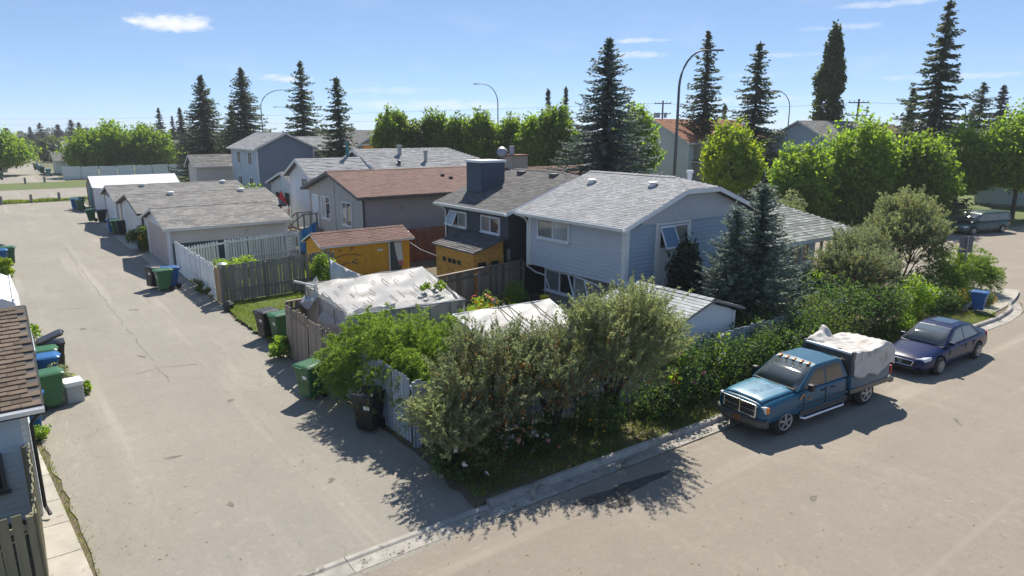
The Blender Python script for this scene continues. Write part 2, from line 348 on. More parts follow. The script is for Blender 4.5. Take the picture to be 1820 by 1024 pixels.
def structure(o, label=None):
    o['kind'] = 'structure'
    if label: o['label'] = label
    return o
def inst(name, me, parent, loc=(0, 0, 0), rot=(0, 0, 0), scale=(1, 1, 1)):
    o = bpy.data.objects.new(name, me); COL.objects.link(o); o.parent = parent
    off = ORG.get(parent, (0, 0, 0)) if parent else (0, 0, 0)
    o.location = (loc[0] - off[0], loc[1] - off[1], loc[2] - off[2]); o.rotation_euler = rot; o.scale = scale
    return o
def copy_tree(o, parent=None):
    c = o.copy(); COL.objects.link(c); c.parent = parent
    for ch in list(o.children): copy_tree(ch, c)
    return c
def np_mesh(name, V, Q, mt):
    V = np.ascontiguousarray(V, dtype=np.float32); Q = np.ascontiguousarray(Q, dtype=np.int32); k = Q.shape[1]
    me = bpy.data.meshes.new(name); me.vertices.add(len(V)); me.vertices.foreach_set('co', V.ravel())
    me.loops.add(Q.size); me.loops.foreach_set('vertex_index', Q.ravel()); me.polygons.add(len(Q))
    me.polygons.foreach_set('loop_start', np.arange(0, Q.size, k, dtype=np.int32)); me.polygons.foreach_set('loop_total', np.full(len(Q), k, dtype=np.int32))
    me.update(calc_edges=True); me.materials.append(M[mt]); return me
def np_obj(name, V, Q, mt, parent=None, kind=None):
    o = bpy.data.objects.new(name, np_mesh(name, V, Q, mt)); COL.objects.link(o)
    if parent: o.parent = parent
    ORG[o] = ORG.get(parent, (0, 0, 0)) if parent else (0, 0, 0)
    if kind: o['kind'] = kind
    return o
def unit(a): return a / np.maximum(np.linalg.norm(a, axis=1, keepdims=True), 1e-6)
def diamonds(C, U, W):
    n = len(C); V = np.empty((n, 4, 3)); V[:, 0] = C - U; V[:, 1] = C + W - U * .1; V[:, 2] = C + U; V[:, 3] = C - W - U * .1
    return V.reshape(-1, 3), np.arange(n * 4).reshape(n, 4)
def joinq(parts):
    Vs, Qs, k = [], [], 0
    for V, Q in parts: Vs.append(V); Qs.append(Q + k); k += len(V)
    return np.concatenate(Vs), np.concatenate(Qs)
def rleaves(rng, C, L, Wd, up=.0, nrm=None, flat=.5):
    """leaf diamonds at C; nrm gives a preferred facing"""
    n = len(C); U = unit(rng.normal(size=(n, 3)) + np.array([0, 0, up])); B = rng.normal(size=(n, 3))
    if nrm is not None: B = np.cross(U, nrm + rng.normal(size=(n, 3)) * flat)
    W = np.cross(U, B) if nrm is None else B
    W = unit(W); s = rng.uniform(.65, 1.25, (n, 1))
    return diamonds(C, U * s * L * .5, W * s * Wd * .5)
# ------------------------------------------------------------------ ground, roads, kerbs
def sheet(name, pts, z, m, parent=None, sub=None):
    b = MB().poly([(p[0], p[1], z) for p in pts])
    o = b.build(name, m, parent, fix=False); return o
def wob(pts, amp, step, seed):
    """subdivide a polyline and jitter it sideways: a hand-laid edge"""
    rg = random.Random(seed); out = []
    for (a, b) in zip(pts[:-1], pts[1:]):
        L = math.dist(a, b); n = max(1, int(L / step)); nx, ny = -(b[1] - a[1]) / L, (b[0] - a[0]) / L
        for k in range(n):
            t = k / n; j = rg.uniform(-amp, amp) if (k or out) else 0
            out.append((a[0] + (b[0] - a[0]) * t + nx * j, a[1] + (b[1] - a[1]) * t + ny * j))
    return out + [pts[-1]]
structure(sheet('ground', [(-1500, -1500), (1500, -1500), (1500, 1500), (-1500, 1500)], -.03, 'far_ground'))
structure(sheet('neighbourhood_ground', [(-80, -40), (140, -40), (140, 82), (-80, 82)], -.012, 'soil'))
KERB = [(-14, 10.25), (3.0, 10.12), (6.6, 10.05), (10, 9.98), (14.5, 9.86), (20, 9.72), (25, 9.52), (28.2, 9.34), (31, 9.22), (33, 9.4), (34.6, 10.0), (35.7, 11.0), (36.4, 12.6), (36.7, 16), (36.9, 40)]
street = structure(sheet('street', [(-60, -14), (110, -14), (110, 17.3), (62, 18.6), (49, 21.5), (48, 60), (37.05, 60), (37.05, 16), (36.75, 12.5), (36.0, 10.7), (34.8, 9.65), (33.1, 9.05), (31, 8.87), (28.2, 8.97), (20, 9.27), (10, 9.6), (3, 9.77), (-60, 10.2)], .004, 'street_asphalt'))
lane = structure(sheet('lane', [(-1.5, 9.7), (6.9, 9.58)] + wob([(6.95, 12.6), (7.0, 23.5), (6.85, 27), (7.1, 30), (7.15, 46), (7.0, 66), (7.0, 85.2)], .07, .5, 3) + wob([(-3.0, 85.2), (-.3, 40), (.0, 20), (.5, 12)], .06, .5, 4), .006, 'lane_asphalt'))
structure(sheet('cross_road', [(-120, 88.0), (130, 88.0), (130, 105), (-120, 105)], .004, 'lane_asphalt'))
structure(sheet('back_alley', [(-1, 118.5), (8.2, 118.5), (8.2, 330), (-1, 330)], .004, 'lane_asphalt'))
structure(sheet('far_verge', [(-120, 105.2), (130, 105.2), (130, 118.4), (-120, 118.4)], .006, 'lawn'))
structure(sheet('near_verge', wob([(-20, 83.8), (7.2, 88)], .25, .8, 9) + [(130, 84.5), (130, 87.8), (-20, 87.8)], .010, 'lawn'))
structure(sheet('corner_lawn', [(50, 22.3), (62.5, 19.4), (110, 18.2), (110, 60), (49, 60)], .03, 'lawn'))
# yards
def verge():
    b = MB(); n = 60
    back = [(7.05, 13.1), (10, 12.3), (16, 11.5), (24, 11.4), (30, 12.5), (35.5, 14.5)]
    edge = wob([(6.75, 10.25), (10, 10.1), (14.5, 9.93), (20, 9.77), (25, 9.61), (28.2, 9.47), (31, 9.37), (32.9, 9.55), (34.4, 10.1), (35.5, 11.1), (36.2, 12.6), (36.5, 16)], .03, .5, 5)
    pts = edge + [(36.5, 30), (7.05, 30.0), (7.05, 21.8), (7.1, 13)]
    pts += wob([(7.1, 13.0), (7.0, 12.0), (6.85, 11.2), (6.75, 10.25)], .10, .3, 6)[1:-1]
    hz = lambda p: .014 if (p[0] < 7.3 and p[1] < 14 and p[1] > 10.3) else .09
    b.poly([(p[0], p[1], hz(p)) for p in pts])
    for k in range(len(pts)): 
        a, c = pts[k], pts[(k + 1) % len(pts)]; b.poly([(a[0], a[1], -.02), (c[0], c[1], -.02), (c[0], c[1], hz(c)), (a[0], a[1], hz(a))])
    return structure(b.build('verge', 'soil', fix=False))
verge()
structure(sheet('side_lawn', wob([(7.0, 23.0), (6.95, 25.4), (6.9, 27.6), (7.05, 30.0)], .12, .3, 8)[::-1] + [(7.1, 22.4), (17, 22.4), (17, 30), (7.2, 30.2)], .10, 'lawn'))
structure(sheet('back_lawn', [(7.25, 30.4), (15.4, 31), (15.4, 38.6), (7.25, 38.6)], .02, 'lawn'))
# kerb: precast lengths with a joint between them, dropped across the lane mouth
def make_kerb():
    root = bpy.data.objects.new('kerb', None); COL.objects.link(root); root['kind'] = 'structure'; ORG[root] = (0, 0, 0)
    pan = bpy.data.objects.new('gutter', None); COL.objects.link(pan); pan['kind'] = 'structure'; ORG[pan] = (0, 0, 0)
    P = [Vector(p) for p in KERB]; acc = [0]
    for a, b in zip(P[:-1], P[1:]): acc.append(acc[-1] + (b - a).length)
    def at(s):
        for i in range(len(P) - 1):
            if s <= acc[i + 1] or i == len(P) - 2:
                t = (s - acc[i]) / (acc[i + 1] - acc[i]); d = (P[i + 1] - P[i]).normalized(); return P[i] + (P[i + 1] - P[i]) * t, d
    s = 0; rg = random.Random(2)
    while s < acc[-1] - .4:
        Ls = 1.5 if at(s)[0].x < 29 else .75; e = min(s + Ls, acc[-1]); (a, da), (b, db) = at(s + .006), at(e - .006)
        na, nb = Vector((-da.y, da.x)), Vector((-db.y, db.x))      # towards the verge
        h = .13
        if a.x < 5.6: h = .035
        elif a.x < 6.8: h = .075
        h += rg.uniform(-.008, .008)
        def ring(p, n, h):
            q = lambda d, z: (p.x + n.x * d, p.y + n.y * d, z)
            return [q(-.02, -.03), q(.16, -.03), q(.16, h - .012), q(.145, h), q(.05, h), q(.02, h - .02)]
        A, B = ring(a, na, h), ring(b, nb, h); k = MB(); k.v = A + B; n = 6
        k.f = [tuple(range(n)), tuple(range(n, 2 * n))] + [(i, (i + 1) % n, n + (i + 1) % n, n + i) for i in range(n)]; k.mi = [0] * len(k.f)
        k.build('kerb_stone', 'kerb_concrete', root)
        g = MB(); q = lambda p, n, d, z: (p.x + n.x * d, p.y + n.y * d, z)
        g.hexa([q(a, na, -.34, -.05), q(b, nb, -.34, -.05), q(b, nb, -.022, -.05), q(a, na, -.022, -.05), q(a, na, -.34, .012), q(b, nb, -.34, .012), q(b, nb, -.022, .018), q(a, na, -.022, .018)])
        g.build('gutter_slab', 'kerb_concrete', pan); s = e
make_kerb()
# narrow concrete walk on the left of the lane
def walk():
    root = bpy.data.objects.new('concrete_walk', None); COL.objects.link(root); root['kind'] = 'structure'; ORG[root] = (0, 0, 0)
    ys = [10.6, 12.0, 13.3, 14.5, 15.55, 16.9, 18.2, 19.2]; ed = lambda y: .52 - .075 * (y - 11.0) if y > 11 else .52
    for a, b in zip(ys[:-1], ys[1:]):
        MB().prism([(-.28 - (a > 15) * .05, a + .008), (ed(a), a + .008), (ed(b), b - .008), (-.28 - (a > 15) * .05, b - .008)], -.03, .035).build('concrete_slab', 'concrete', root, bevel=.006)
walk()
def pads():
    root = bpy.data.objects.new('garage_aprons', None); COL.objects.link(root); root['kind'] = 'structure'; ORG[root] = (0, 0, 0)
    for (x0, x1, y0, y1) in ((6.3, 7.05, 39.6, 45.8), (6.2, 7.0, 48.0, 51.6), (6.2, 7.0, 51.65, 55.4), (6.3, 7.0, 57.5, 64)):
        MB().box(x0, x1, y0, y1, -.02, .022).build('concrete_slab', 'concrete', root)
    r2 = bpy.data.objects.new('corner_pavement', None); COL.objects.link(r2); r2['kind'] = 'structure'; ORG[r2] = (0, 0, 0)
    for k in range(5):
        a0, a1 = k * 1.25, k * 1.25 + 1.23
        P = lambda s, d: (31.3 + s * .93 - d * .3, 9.65 + .06 * s * s * .35 + d * .95)
        MB().prism([P(a0, 0), P(a1, 0), P(a1, 1.25), P(a0, 1.25)], .0, .125).build('concrete_slab', 'concrete', r2)
pads()
def blot(name, cx, cy, rx, ry, rot, z, m, parent, seed, n=44, rag=.28):
    rg = random.Random(seed); pts = []; ph = [rg.uniform(0, 6.28) for _ in range(7)]
    for k in range(n):
        t = 2 * PI * k / n; r = 1 + sum(rag / (j + 1) * math.sin((j + 2) * t + ph[j]) for j in range(6)) + rg.uniform(-.07, .07)
        x, y = rx * r * math.cos(t), ry * r * math.sin(t); pts.append((cx + x * math.cos(rot) - y * math.sin(rot), cy + x * math.sin(rot) + y * math.cos(rot)))
    return sheet(name, pts, z, m, parent)
mat('damp', (.10, .092, .08), .85, .3, 5, .3, 90, spec=.1)
mat('tar', (.13, .12, .105), .9, .3, 4)
blot('damp_patch', 9.6, 8.98, .95, .24, -.06, .0075, 'damp', street, 4); blot('damp_patch', 9.2, 8.62, .42, .10, -.25, .0076, 'damp', street, 6)
mat('oil_spot', (.17, .155, .13), .85, .3, 5, .3, 90, spec=.15)
for k, (x, y, a, c) in enumerate(((2.4, 16.2, .16, .07), (4.4, 18.9, .10, .10), (3.1, 24.6, .2, .06), (1.9, 29.5, .14, .1), (4.9, 13.0, .12, .06), (2.9, 13.3, .09, .07), (3.9, 31.5, .2, .1))): blot('oil_spot', x, y, a, c, k * .9, .0092, 'oil_spot', lane, 50 + k, 26)
for k, (x, y, a, c) in enumerate(((12.5, 6.4, .14, .06), (19.0, 6.2, .2, .06), (24.0, 5.2, .16, .08), (9.5, 5.0, .1, .07))): blot('oil_spot', x, y, a, c, k * .7, .0076, 'oil_spot', street, 70 + k, 26)
def crack(parent, pts, wdt, z, seed):
    rg = random.Random(seed); path = wob(pts, .05, .6, seed); b = MB(); prev = None
    for k, p in enumerate(path):
        q = path[min(k + 1, len(path) - 1)]; o = path[max(k - 1, 0)]; d = Vector((q[0] - o[0], q[1] - o[1])).normalized(); h = wdt * rg.uniform(.25, 1.0)
        cur = ((p[0] - d.y * h, p[1] + d.x * h, z), (p[0] + d.y * h, p[1] - d.x * h, z))
        if prev and rg.random() > .12: b.poly([prev[0], prev[1], cur[1], cur[0]])
        prev = cur
    b.build('tar_seam', 'tar', parent, fix=False)
crack(lane, [(3.35, 21.5), (3.2, 30), (3.05, 41), (3.0, 52)], .014, .010, 1); crack(lane, [(2.0, 22.6), (3.3, 23.0), (4.4, 22.7)], .016, .010, 2)
crack(lane, [(1.2, 33.4), (2.4, 33.1), (3.1, 33.3)], .016, .010, 3)

# ------------------------------------------------------------------ fences
def fence(name, label, pts, h, m, bw=.14, gap=.012, top=0., seed=1, post=None, lean=0., cap=False, group=None, bname='board', zbase=0., rails=(.3, .85), side=1, picket=False, skip=()):
    rg = random.Random(seed); root = thing(name, label, 'fence', (pts[0][0], pts[0][1], zbase), group=group)
    hs = h if isinstance(h, (list, tuple)) else [h] * len(pts)
    b = MB()
    if picket: b.prism([(0, -.011), (bw, -.011), (bw, .011), (0, .011)], 0, .94).poly([(0, 0, .94), (bw, 0, .94), (bw / 2, 0, 1)])
    else: b.box(0, bw, -.010, .010, 0, 1)
    me = b.mesh(bname, post and m or m)
    for i, (p, q) in enumerate(zip(pts[:-1], pts[1:])):
        p, q = Vector(p), Vector(q); L = (q - p).length; d = (q - p) / L; ang = math.atan2(d.y, d.x); n = Vector((-d.y, d.x)) * side
        k = int(L / (bw + gap))
        for j in range(k):
            if rg.random() < .004 or (i, j) in skip: continue
            s = j * (bw + gap); t = s / L; hh = hs[i] + (hs[i + 1] - hs[i]) * t; c = p + d * s
            inst(bname, me, root, (c.x + n.x * .03, c.y + n.y * .03, zbase + .02 + rg.uniform(0, .025)), (rg.gauss(0, .006) + lean, rg.gauss(0, .010), ang + rg.gauss(0, .012)), (rg.uniform(.94, 1.0), 1, hh * (1 + rg.gauss(0, .008 + top))))
        for f in rails:
            rl = MB()
            z0, z1 = zbase + hs[i] * f, zbase + hs[i + 1] * f
            rl.hexa([(p.x - n.x * .02, p.y - n.y * .02, z0), (q.x - n.x * .02, q.y - n.y * .02, z1), (q.x + n.x * .018, q.y + n.y * .018, z1), (p.x + n.x * .018, p.y + n.y * .018, z0), (p.x - n.x * .02, p.y - n.y * .02, z0 + .085), (q.x - n.x * .02, q.y - n.y * .02, z1 + .085), (q.x + n.x * .018, q.y + n.y * .018, z1 + .085), (p.x + n.x * .018, p.y + n.y * .018, z0 + .085)])
            rl.build('rail', m, root)
        if cap:
            z0, z1 = zbase + hs[i] + .035, zbase + hs[i + 1] + .035; e = .07
            MB().hexa([(p.x - n.x * e, p.y - n.y * e, z0), (q.x - n.x * e, q.y - n.y * e, z1), (q.x + n.x * e, q.y + n.y * e, z1), (p.x + n.x * e, p.y + n.y * e, z0), (p.x - n.x * e, p.y - n.y * e, z0 + .035), (q.x - n.x * e, q.y - n.y * e, z1 + .035), (q.x + n.x * e, q.y + n.y * e, z1 + .035), (p.x + n.x * e, p.y + n.y * e, z0 + .035)]).build('cap_rail', m, root)
        np_ = max(1, round(L / 2.4))
        for j in range(np_ + 1):
            c = p + d * (L * j / np_); hh = hs[i] + (hs[i + 1] - hs[i]) * j / np_ - .03
            MB().box(c.x - n.x * .055 - .045, c.x - n.x * .055 + .045, c.y - n.y * .055 - .045, c.y - n.y * .055 + .045, zbase - .05, zbase + hh).build('post', m, root)
    return root
fence('board_fence', 'pale blue painted board fence round the corner yard behind the roadside shrubs', [(7.08, 17.2), (7.12, 13.25), (9.9, 12.55), (16.0, 11.62), (20.8, 11.55), (23.8, 11.75)], [1.62, 1.62, 1.58, 1.5, 1.5, 1.5], 'blue_paint_wood', seed=3, zbase=.05, side=-1, top=.004)
fence('board_fence', 'weathered brown board fence along the lane behind the lone green cart', [(7.02, 21.7), (7.0, 19.6), (7.08, 17.25)], [1.72, 1.7, 1.66], 'weathered_wood', seed=4, zbase=.02, side=-1, lean=-.02, top=.01)
fence('board_fence', 'weathered wood fence between the greenhouse yard and the cedar playhouse', [(7.1, 21.85), (10.2, 22.05), (12.9, 22.2), (15.0, 22.3), (17.35, 22.4)], [1.72, 1.72, 1.72, 1.80, 1.86], 'weathered_wood', seed=5, zbase=.06, cap=True)
fence('board_fence', 'grey weathered board fence on the far side of the sunlit side lawn', [(7.12, 30.15), (11.0, 30.5), (12.3, 30.55)], [1.62, 1.66, 1.7], 'grey_wood', seed=6, zbase=.05)
fence('board_fence', 'white painted board fence along the lane beside the nearest garage', [(7.12, 39.0), (7.16, 34.8), (7.16, 31.2)], [1.62, 1.58, 1.55], 'white_paint_wood', seed=7, side=-1, top=.01)
fence('gate_panel', 'short tan wooden gate panel at the corner of grey and white fences', [(7.15, 31.15), (7.13, 30.2)], 1.5, 'tan_wood', seed=8, side=-1)
fence('picket_fence', 'white picket fence running beside the cream garage wall', [(7.5, 38.5), (9.6, 38.55), (11.3, 38.6), (13.6, 38.8)], [1.35, 1.55, 1.62, 1.7], 'white_paint_wood', .11, .03, seed=9, picket=True, bname='picket', skip=((0, 12), (0, 13)))
fence('board_fence', 'reddish brown board fence below the taupe house side wall', [(16.2, 33.9), (21.0, 34.0)], 1.85, 'red_wood', seed=10)
fence('picket_fence', 'white slatted fence panel beneath the closed red umbrella', [(13.6, 48.6), (18.0, 52.8)], 1.6, 'white_paint_wood', .12, .05, seed=11, bname='picket')
fence('board_fence', 'dark stained board fence in front of the blue two storey house', [(12.5, 57.0), (20.2, 66.0)], 1.7, 'slate_paint', .3, .02, seed=12)
fence('board_fence', 'olive brown board fence in the near left corner', [(-4.6, 11.62), (-.22, 11.78), (-.20, 14.9)], [1.7, 1.7, 1.6], 'olive_wood', seed=13, side=-1, cap=False)
fence('panel_fence', 'long white panel fence across the far road behind the round green trees', [(8.2, 122.4), (27.5, 121.6), (31, 121.5)], 1.85, 'white_paint_wood', 2.35, .05, seed=14, bname='panel')
fence('board_fence', 'low dark green board fence at the porch garden behind the young spruces', [(24.5, 14.2), (30.5, 14.4)], 1.2, 'teal_paint' if 'teal_paint' in M else 'slate_paint', .2, .01, seed=15, zbase=.09)
# white sheet hung on a line in the side yard
def hung_sheet():
    r = thing('hanging_sheet', 'white sheet hung on the slope in front of the orange shed', 'sheet', (11.0, 27.6, .1))
    b = MB(); n = 16
    for k in range(n + 1):
        t = k / n; x = 11.0 + 2.1 * t; top = 1.95 - 1.15 * t + .28 * t * (1 - t) * -1.6; y = 27.65 + .05 * math.sin(t * 19)
        b.v += [(x + .12 * (1 - t), y, .25), (x, y + .04 * math.sin(t * 31), (top + .25) / 2), (x, y, max(.3, top))]
    for k in range(n):
        for j in range(2): a = k * 3 + j; b.f.append((a, a + 3, a + 4, a + 1)); b.mi.append(0)
    o = b.build('cloth', 'fabric_white', r, smooth=True); sd = o.modifiers.new('solid', 'SOLIDIFY'); sd.thickness = .006
    MB().tube([(11.0, 27.68, 0), (10.98, 27.68, 2.1)], .025).build('pole', 'grey_wood', r); MB().tube([(13.12, 27.68, 0), (13.12, 27.68, .85)], .025).build('pole', 'grey_wood', r)
hung_sheet()
# ------------------------------------------------------------------ houses: siding, roofs, windows
def siding(b, P, u, n, z0, prof, pitch=.13, m=0, vertical=False):
    """lap siding on the wall that starts at P and runs along u; prof(z) -> (s0, s1) or None"""
    z = z0; ztop = prof[1]; f = prof[0]; t = .036 if pitch < .14 else .046
    W = lambda s, d, zz: (P[0] + u[0] * s + n[0] * d, P[1] + u[1] * s + n[1] * d, zz)
    while z < ztop - 1e-3:
        e = min(z + pitch, ztop); a, c = f(z), f(e)
        if a is None: break
        if c is None: c = a
        b.poly([W(a[0], t, z), W(a[1], t, z), W(c[1], .001, e), W(c[0], .001, e)], m); b.poly([W(a[0], 0, z), W(a[1], 0, z), W(a[1], t, z), W(a[0], t, z)], m); z = e
def wbox(b, P, u, n, s0, s1, d0, d1, z0, z1, m=0):
    W = lambda s, d, z: (P[0] + u[0] * s + n[0] * d, P[1] + u[1] * s + n[1] * d, z)
    return b.hexa([W(s0, d0, z0), W(s1, d0, z0), W(s1, d1, z0), W(s0, d1, z0), W(s0, d0, z1), W(s1, d0, z1), W(s1, d1, z1), W(s0, d1, z1)], m)
def shingle_rows(b, A, U, V, Nn, ext, vlen, ex, tw, rg, lift=.022):
    A, U, V, Nn = Vector(A), Vector(U), Vector(V), Vector(Nn); r = 0; v = 0.
    while v < vlen - .02:
        v1 = min(v + ex, vlen); lo = ext((v + v1) / 2 / vlen); u = lo[0] - (r % 2) * tw * .5 - rg.uniform(0, .3) * tw
        while u < lo[1]:
            wd = tw * rg.uniform(.75, 1.25); a, c = max(u, lo[0]), min(u + wd - .008, lo[1]); u += wd
            if c - a < .03: continue
            h = lift * rg.uniform(.7, 1.5); j = rg.uniform(-.012, .012)
            p = lambda uu, vv, hh: tuple(A + U * uu + V * vv + Nn * hh)
            b.poly([p(a, v + j, h), p(c, v + j, h), p(c, v1 + .02, .004), p(a, v1 + .02, .004)]); b.poly([p(a, v + j, -.002), p(c, v + j, -.002), p(c, v + j, h), p(a, v + j, h)])
        v = v1; r += 1
def roof(root, axis, a0, a1, bc, hw, ze, zr, clip0=(0, 0), clip1=(0, 0), rm='shingle_grey', tm='white_metal', ex=.15, tw=.33, th=.16, seed=1, gutters=(1, 1), lift=.011, sides=(1, -1), name='roof', fasc=.17):
    """ridge along axis; clip = (half width where the clipped gable begins, how far the ridge is shortened)"""
    rg = random.Random(seed)
    F = (lambda a, b_, z: (a, b_, z)) if axis == 'x' else (lambda a, b_, z: (b_, a, z))
    sl = (zr - ze) / hw; zz = lambda bb: zr - sl * abs(bb)
    slab = MB(); sh = MB(); fa = MB()
    for sgn in (1, -1):
        pts = [F(a0, bc + sgn * hw, ze), F(a1, bc + sgn * hw, ze)]
        if clip1[0]: pts.append(F(a1, bc + sgn * clip1[0], zz(clip1[0])))
        pts.append(F(a1 - clip1[1], bc, zr)); pts.append(F(a0 + clip0[1], bc, zr))
        if clip0[0]: pts.append(F(a0, bc + sgn * clip0[0], zz(clip0[0])))
        slab.slab(pts, th)
        L = math.hypot(hw, zr - ze)
        def ext(t):
            bb = hw * (1 - t); lo = a0 if bb >= clip0[0] or not clip0[0] else a0 + clip0[1] * (1 - bb / clip0[0]); hi = a1 if bb >= clip1[0] or not clip1[0] else a1 - clip1[1] * (1 - bb / clip1[0])
            return (lo - .02, hi + .02)
        A = Vector(F(0, bc + sgn * (hw + .03), ze - .03 * sl)); U = Vector(F(1, 0, 0)); V = (Vector(F(0, bc, zr)) - Vector(F(0, bc + sgn * hw, ze))).normalized(); Nn = Vector(F(0, sgn * (zr - ze), hw)).normalized()
        if sgn in sides: shingle_rows(sh, A, U, V, Nn, ext, L + .03, ex, tw, rg, lift)
        fa.hexa([F(a0, bc + sgn * (hw + .004), ze - fasc), F(a1, bc + sgn * (hw + .004), ze - fasc), F(a1, bc + sgn * (hw + .03), ze - fasc), F(a0, bc + sgn * (hw + .03), ze - fasc), F(a0, bc + sgn * (hw + .004), ze - .012), F(a1, bc + sgn * (hw + .004), ze - .012), F(a1, bc + sgn * (hw + .03), ze - .012), F(a0, bc + sgn * (hw + .03), ze - .012)])
        for (aa, cl, dr) in ((a0, clip0, -1), (a1, clip1, 1)):      # rake boards
            b1 = cl[0]
            if b1 < hw - .01:
                q = [F(aa + dr * .004, bc + sgn * (hw + .03), ze - fasc), F(aa + dr * .03, bc + sgn * (hw + .03), ze - fasc), F(aa + dr * .03, bc + sgn * b1, zz(b1) - fasc), F(aa + dr * .004, bc + sgn * b1, zz(b1) - fasc)]
                t = [(p[0], p[1], p[2] + fasc - .005) for p in q]; fa.hexa(q + t)
    for (aa, cl, dr, on) in ((a0, clip0, -1, 0), (a1, clip1, 1, 1)):
        if not cl[0]: continue
        z = zz(cl[0]); rid = aa - dr * cl[1]
        slab.slab([F(aa, bc - cl[0], z), F(aa, bc + cl[0], z), F(rid, bc, zr)], th)
        V = (Vector(F(rid, bc, zr)) - Vector(F(aa, bc, z))); Lv = V.length; V.normalize(); U = Vector(F(0, 1, 0)); Nn = Vector(F(dr * (zr - z), 0, cl[1])).normalized()
        shingle_rows(sh, F(aa, bc, z), U, V, Nn, lambda t: (-cl[0] * (1 - t), cl[0] * (1 - t)), Lv, ex, tw, rg, lift)
        fa.hexa([F(aa + dr * .004, bc - cl[0], z - fasc), F(aa + dr * .03, bc - cl[0], z - fasc), F(aa + dr * .03, bc + cl[0], z - fasc), F(aa + dr * .004, bc + cl[0], z - fasc), F(aa + dr * .004, bc - cl[0], z - .008), F(aa + dr * .03, bc - cl[0], z - .008), F(aa + dr * .03, bc + cl[0], z - .008), F(aa + dr * .004, bc + cl[0], z - .008)])
    ro = slab.build(name, 'roof_slab', root); sh.build('shingles', rm, ro, fix=False, kind='stuff'); fa.build('fascia', tm, ro)
    cp = MB()                                                         # ridge caps
    k = a0 + clip0[1]
    while k < a1 - clip1[1]:
        e = min(k + .28, a1 - clip1[1])
        for sgn in (1, -1): cp.poly([F(k, bc, zr + .035), F(e + .03, bc, zr + .022), F(e + .03, bc + sgn * .15, zr + .022 - sl * .15), F(k, bc + sgn * .15, zr + .035 - sl * .15)])
        k = e
    cp.build('ridge_caps', rm, ro, fix=False, kind='stuff')
    for sgn, on in zip((1, -1), gutters):
        if on:
            g = MB(); y0 = hw + .032; z1 = ze - .02
            c = [(y0, z1), (y0, z1 - .10), (y0 + .08, z1 - .10), (y0 + .11, z1 - .01), (y0 + .10, z1 - .01), (y0 + .075, z1 - .09), (y0 + .008, z1 - .09), (y0 + .008, z1)]
            i = len(g.v); g.v += [F(a0, bc + sgn * p[0], p[1]) for p in c] + [F(a1, bc + sgn * p[0], p[1]) for p in c]; n = len(c)
            for q in range(n): g.f.append((q, (q + 1) % n, n + (q + 1) % n, n + q)); g.mi.append(0)
            g.f += [tuple(range(n)), tuple(range(n, 2 * n))]; g.mi += [0, 0]; g.build('gutter', tm, ro)
    return ro
def walls(root, axis, a0, a1, b0, b1, z0, ze, zr, hwr, clip=(0, 0), wm='white_siding', gm=None, tm='white_paint', pitch=.13, faces='abAB', zk=None, corner=True, fi=.03, fmat='kerb_concrete'):
    """four walls; a-ends are gables. A wall profile stops just under the roof"""
    F2 = (lambda a, b_: (a, b_)) if axis == 'x' else (lambda a, b_: (b_, a)); bc = (b0 + b1) / 2; hw = (b1 - b0) / 2; sl = (zr - ze) / hwr; zw = zr - sl * hw - .12
    D = (lambda x, y: (x, y)) if axis == 'x' else (lambda x, y: (y, x))
    core = MB(); zt = [zr - .14, zr - .14]
    for aa, cl, dr, key in ((a0, clip[0], -1, 'a'), (a1, clip[1], 1, 'A')):
        ztop = zr - .14 - (sl * cl if cl else 0)
        def prof(z, ztop=ztop):
            if z > ztop + 1e-6: return None
            wv = hw if z <= zw else max(0, (zr - .12 - z) / sl)
            return (-min(wv, hw), min(wv, hw))
        b = MB(); siding(b, F2(aa, bc), D(0, 1), D(dr, 0), z0, (prof, ztop), pitch)
        o = b.build('wall', gm or wm, root, fix=False)
    zc = zw
    for bb, dr in ((b0, -1), (b1, 1)):
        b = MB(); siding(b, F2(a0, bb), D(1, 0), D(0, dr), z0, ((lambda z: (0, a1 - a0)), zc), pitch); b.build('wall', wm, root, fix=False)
    for e, za, zb, mm, nm in ((.004, max(z0, .02), zc, wm, 'wall_core'), (fi, 0, z0 + .01, fmat, 'foundation')):
        if zb - za < .05: continue
        p = [F2(a0 + e, b0 + e), F2(a1 - e, b0 + e), F2(a1 - e, b1 - e), F2(a0 + e, b1 - e)]
        MB().prism(p if axis == 'x' else p[::-1], za, zb).build(nm, mm, root)
    if corner:
        for aa in (a0, a1):
            for bb in (b0, b1):
                q = F2(aa, bb); MB().box(q[0] - .055, q[0] + .055, q[1] - .055, q[1] + .055, z0 - .01, zc - .02).build('corner_trim', tm, root)
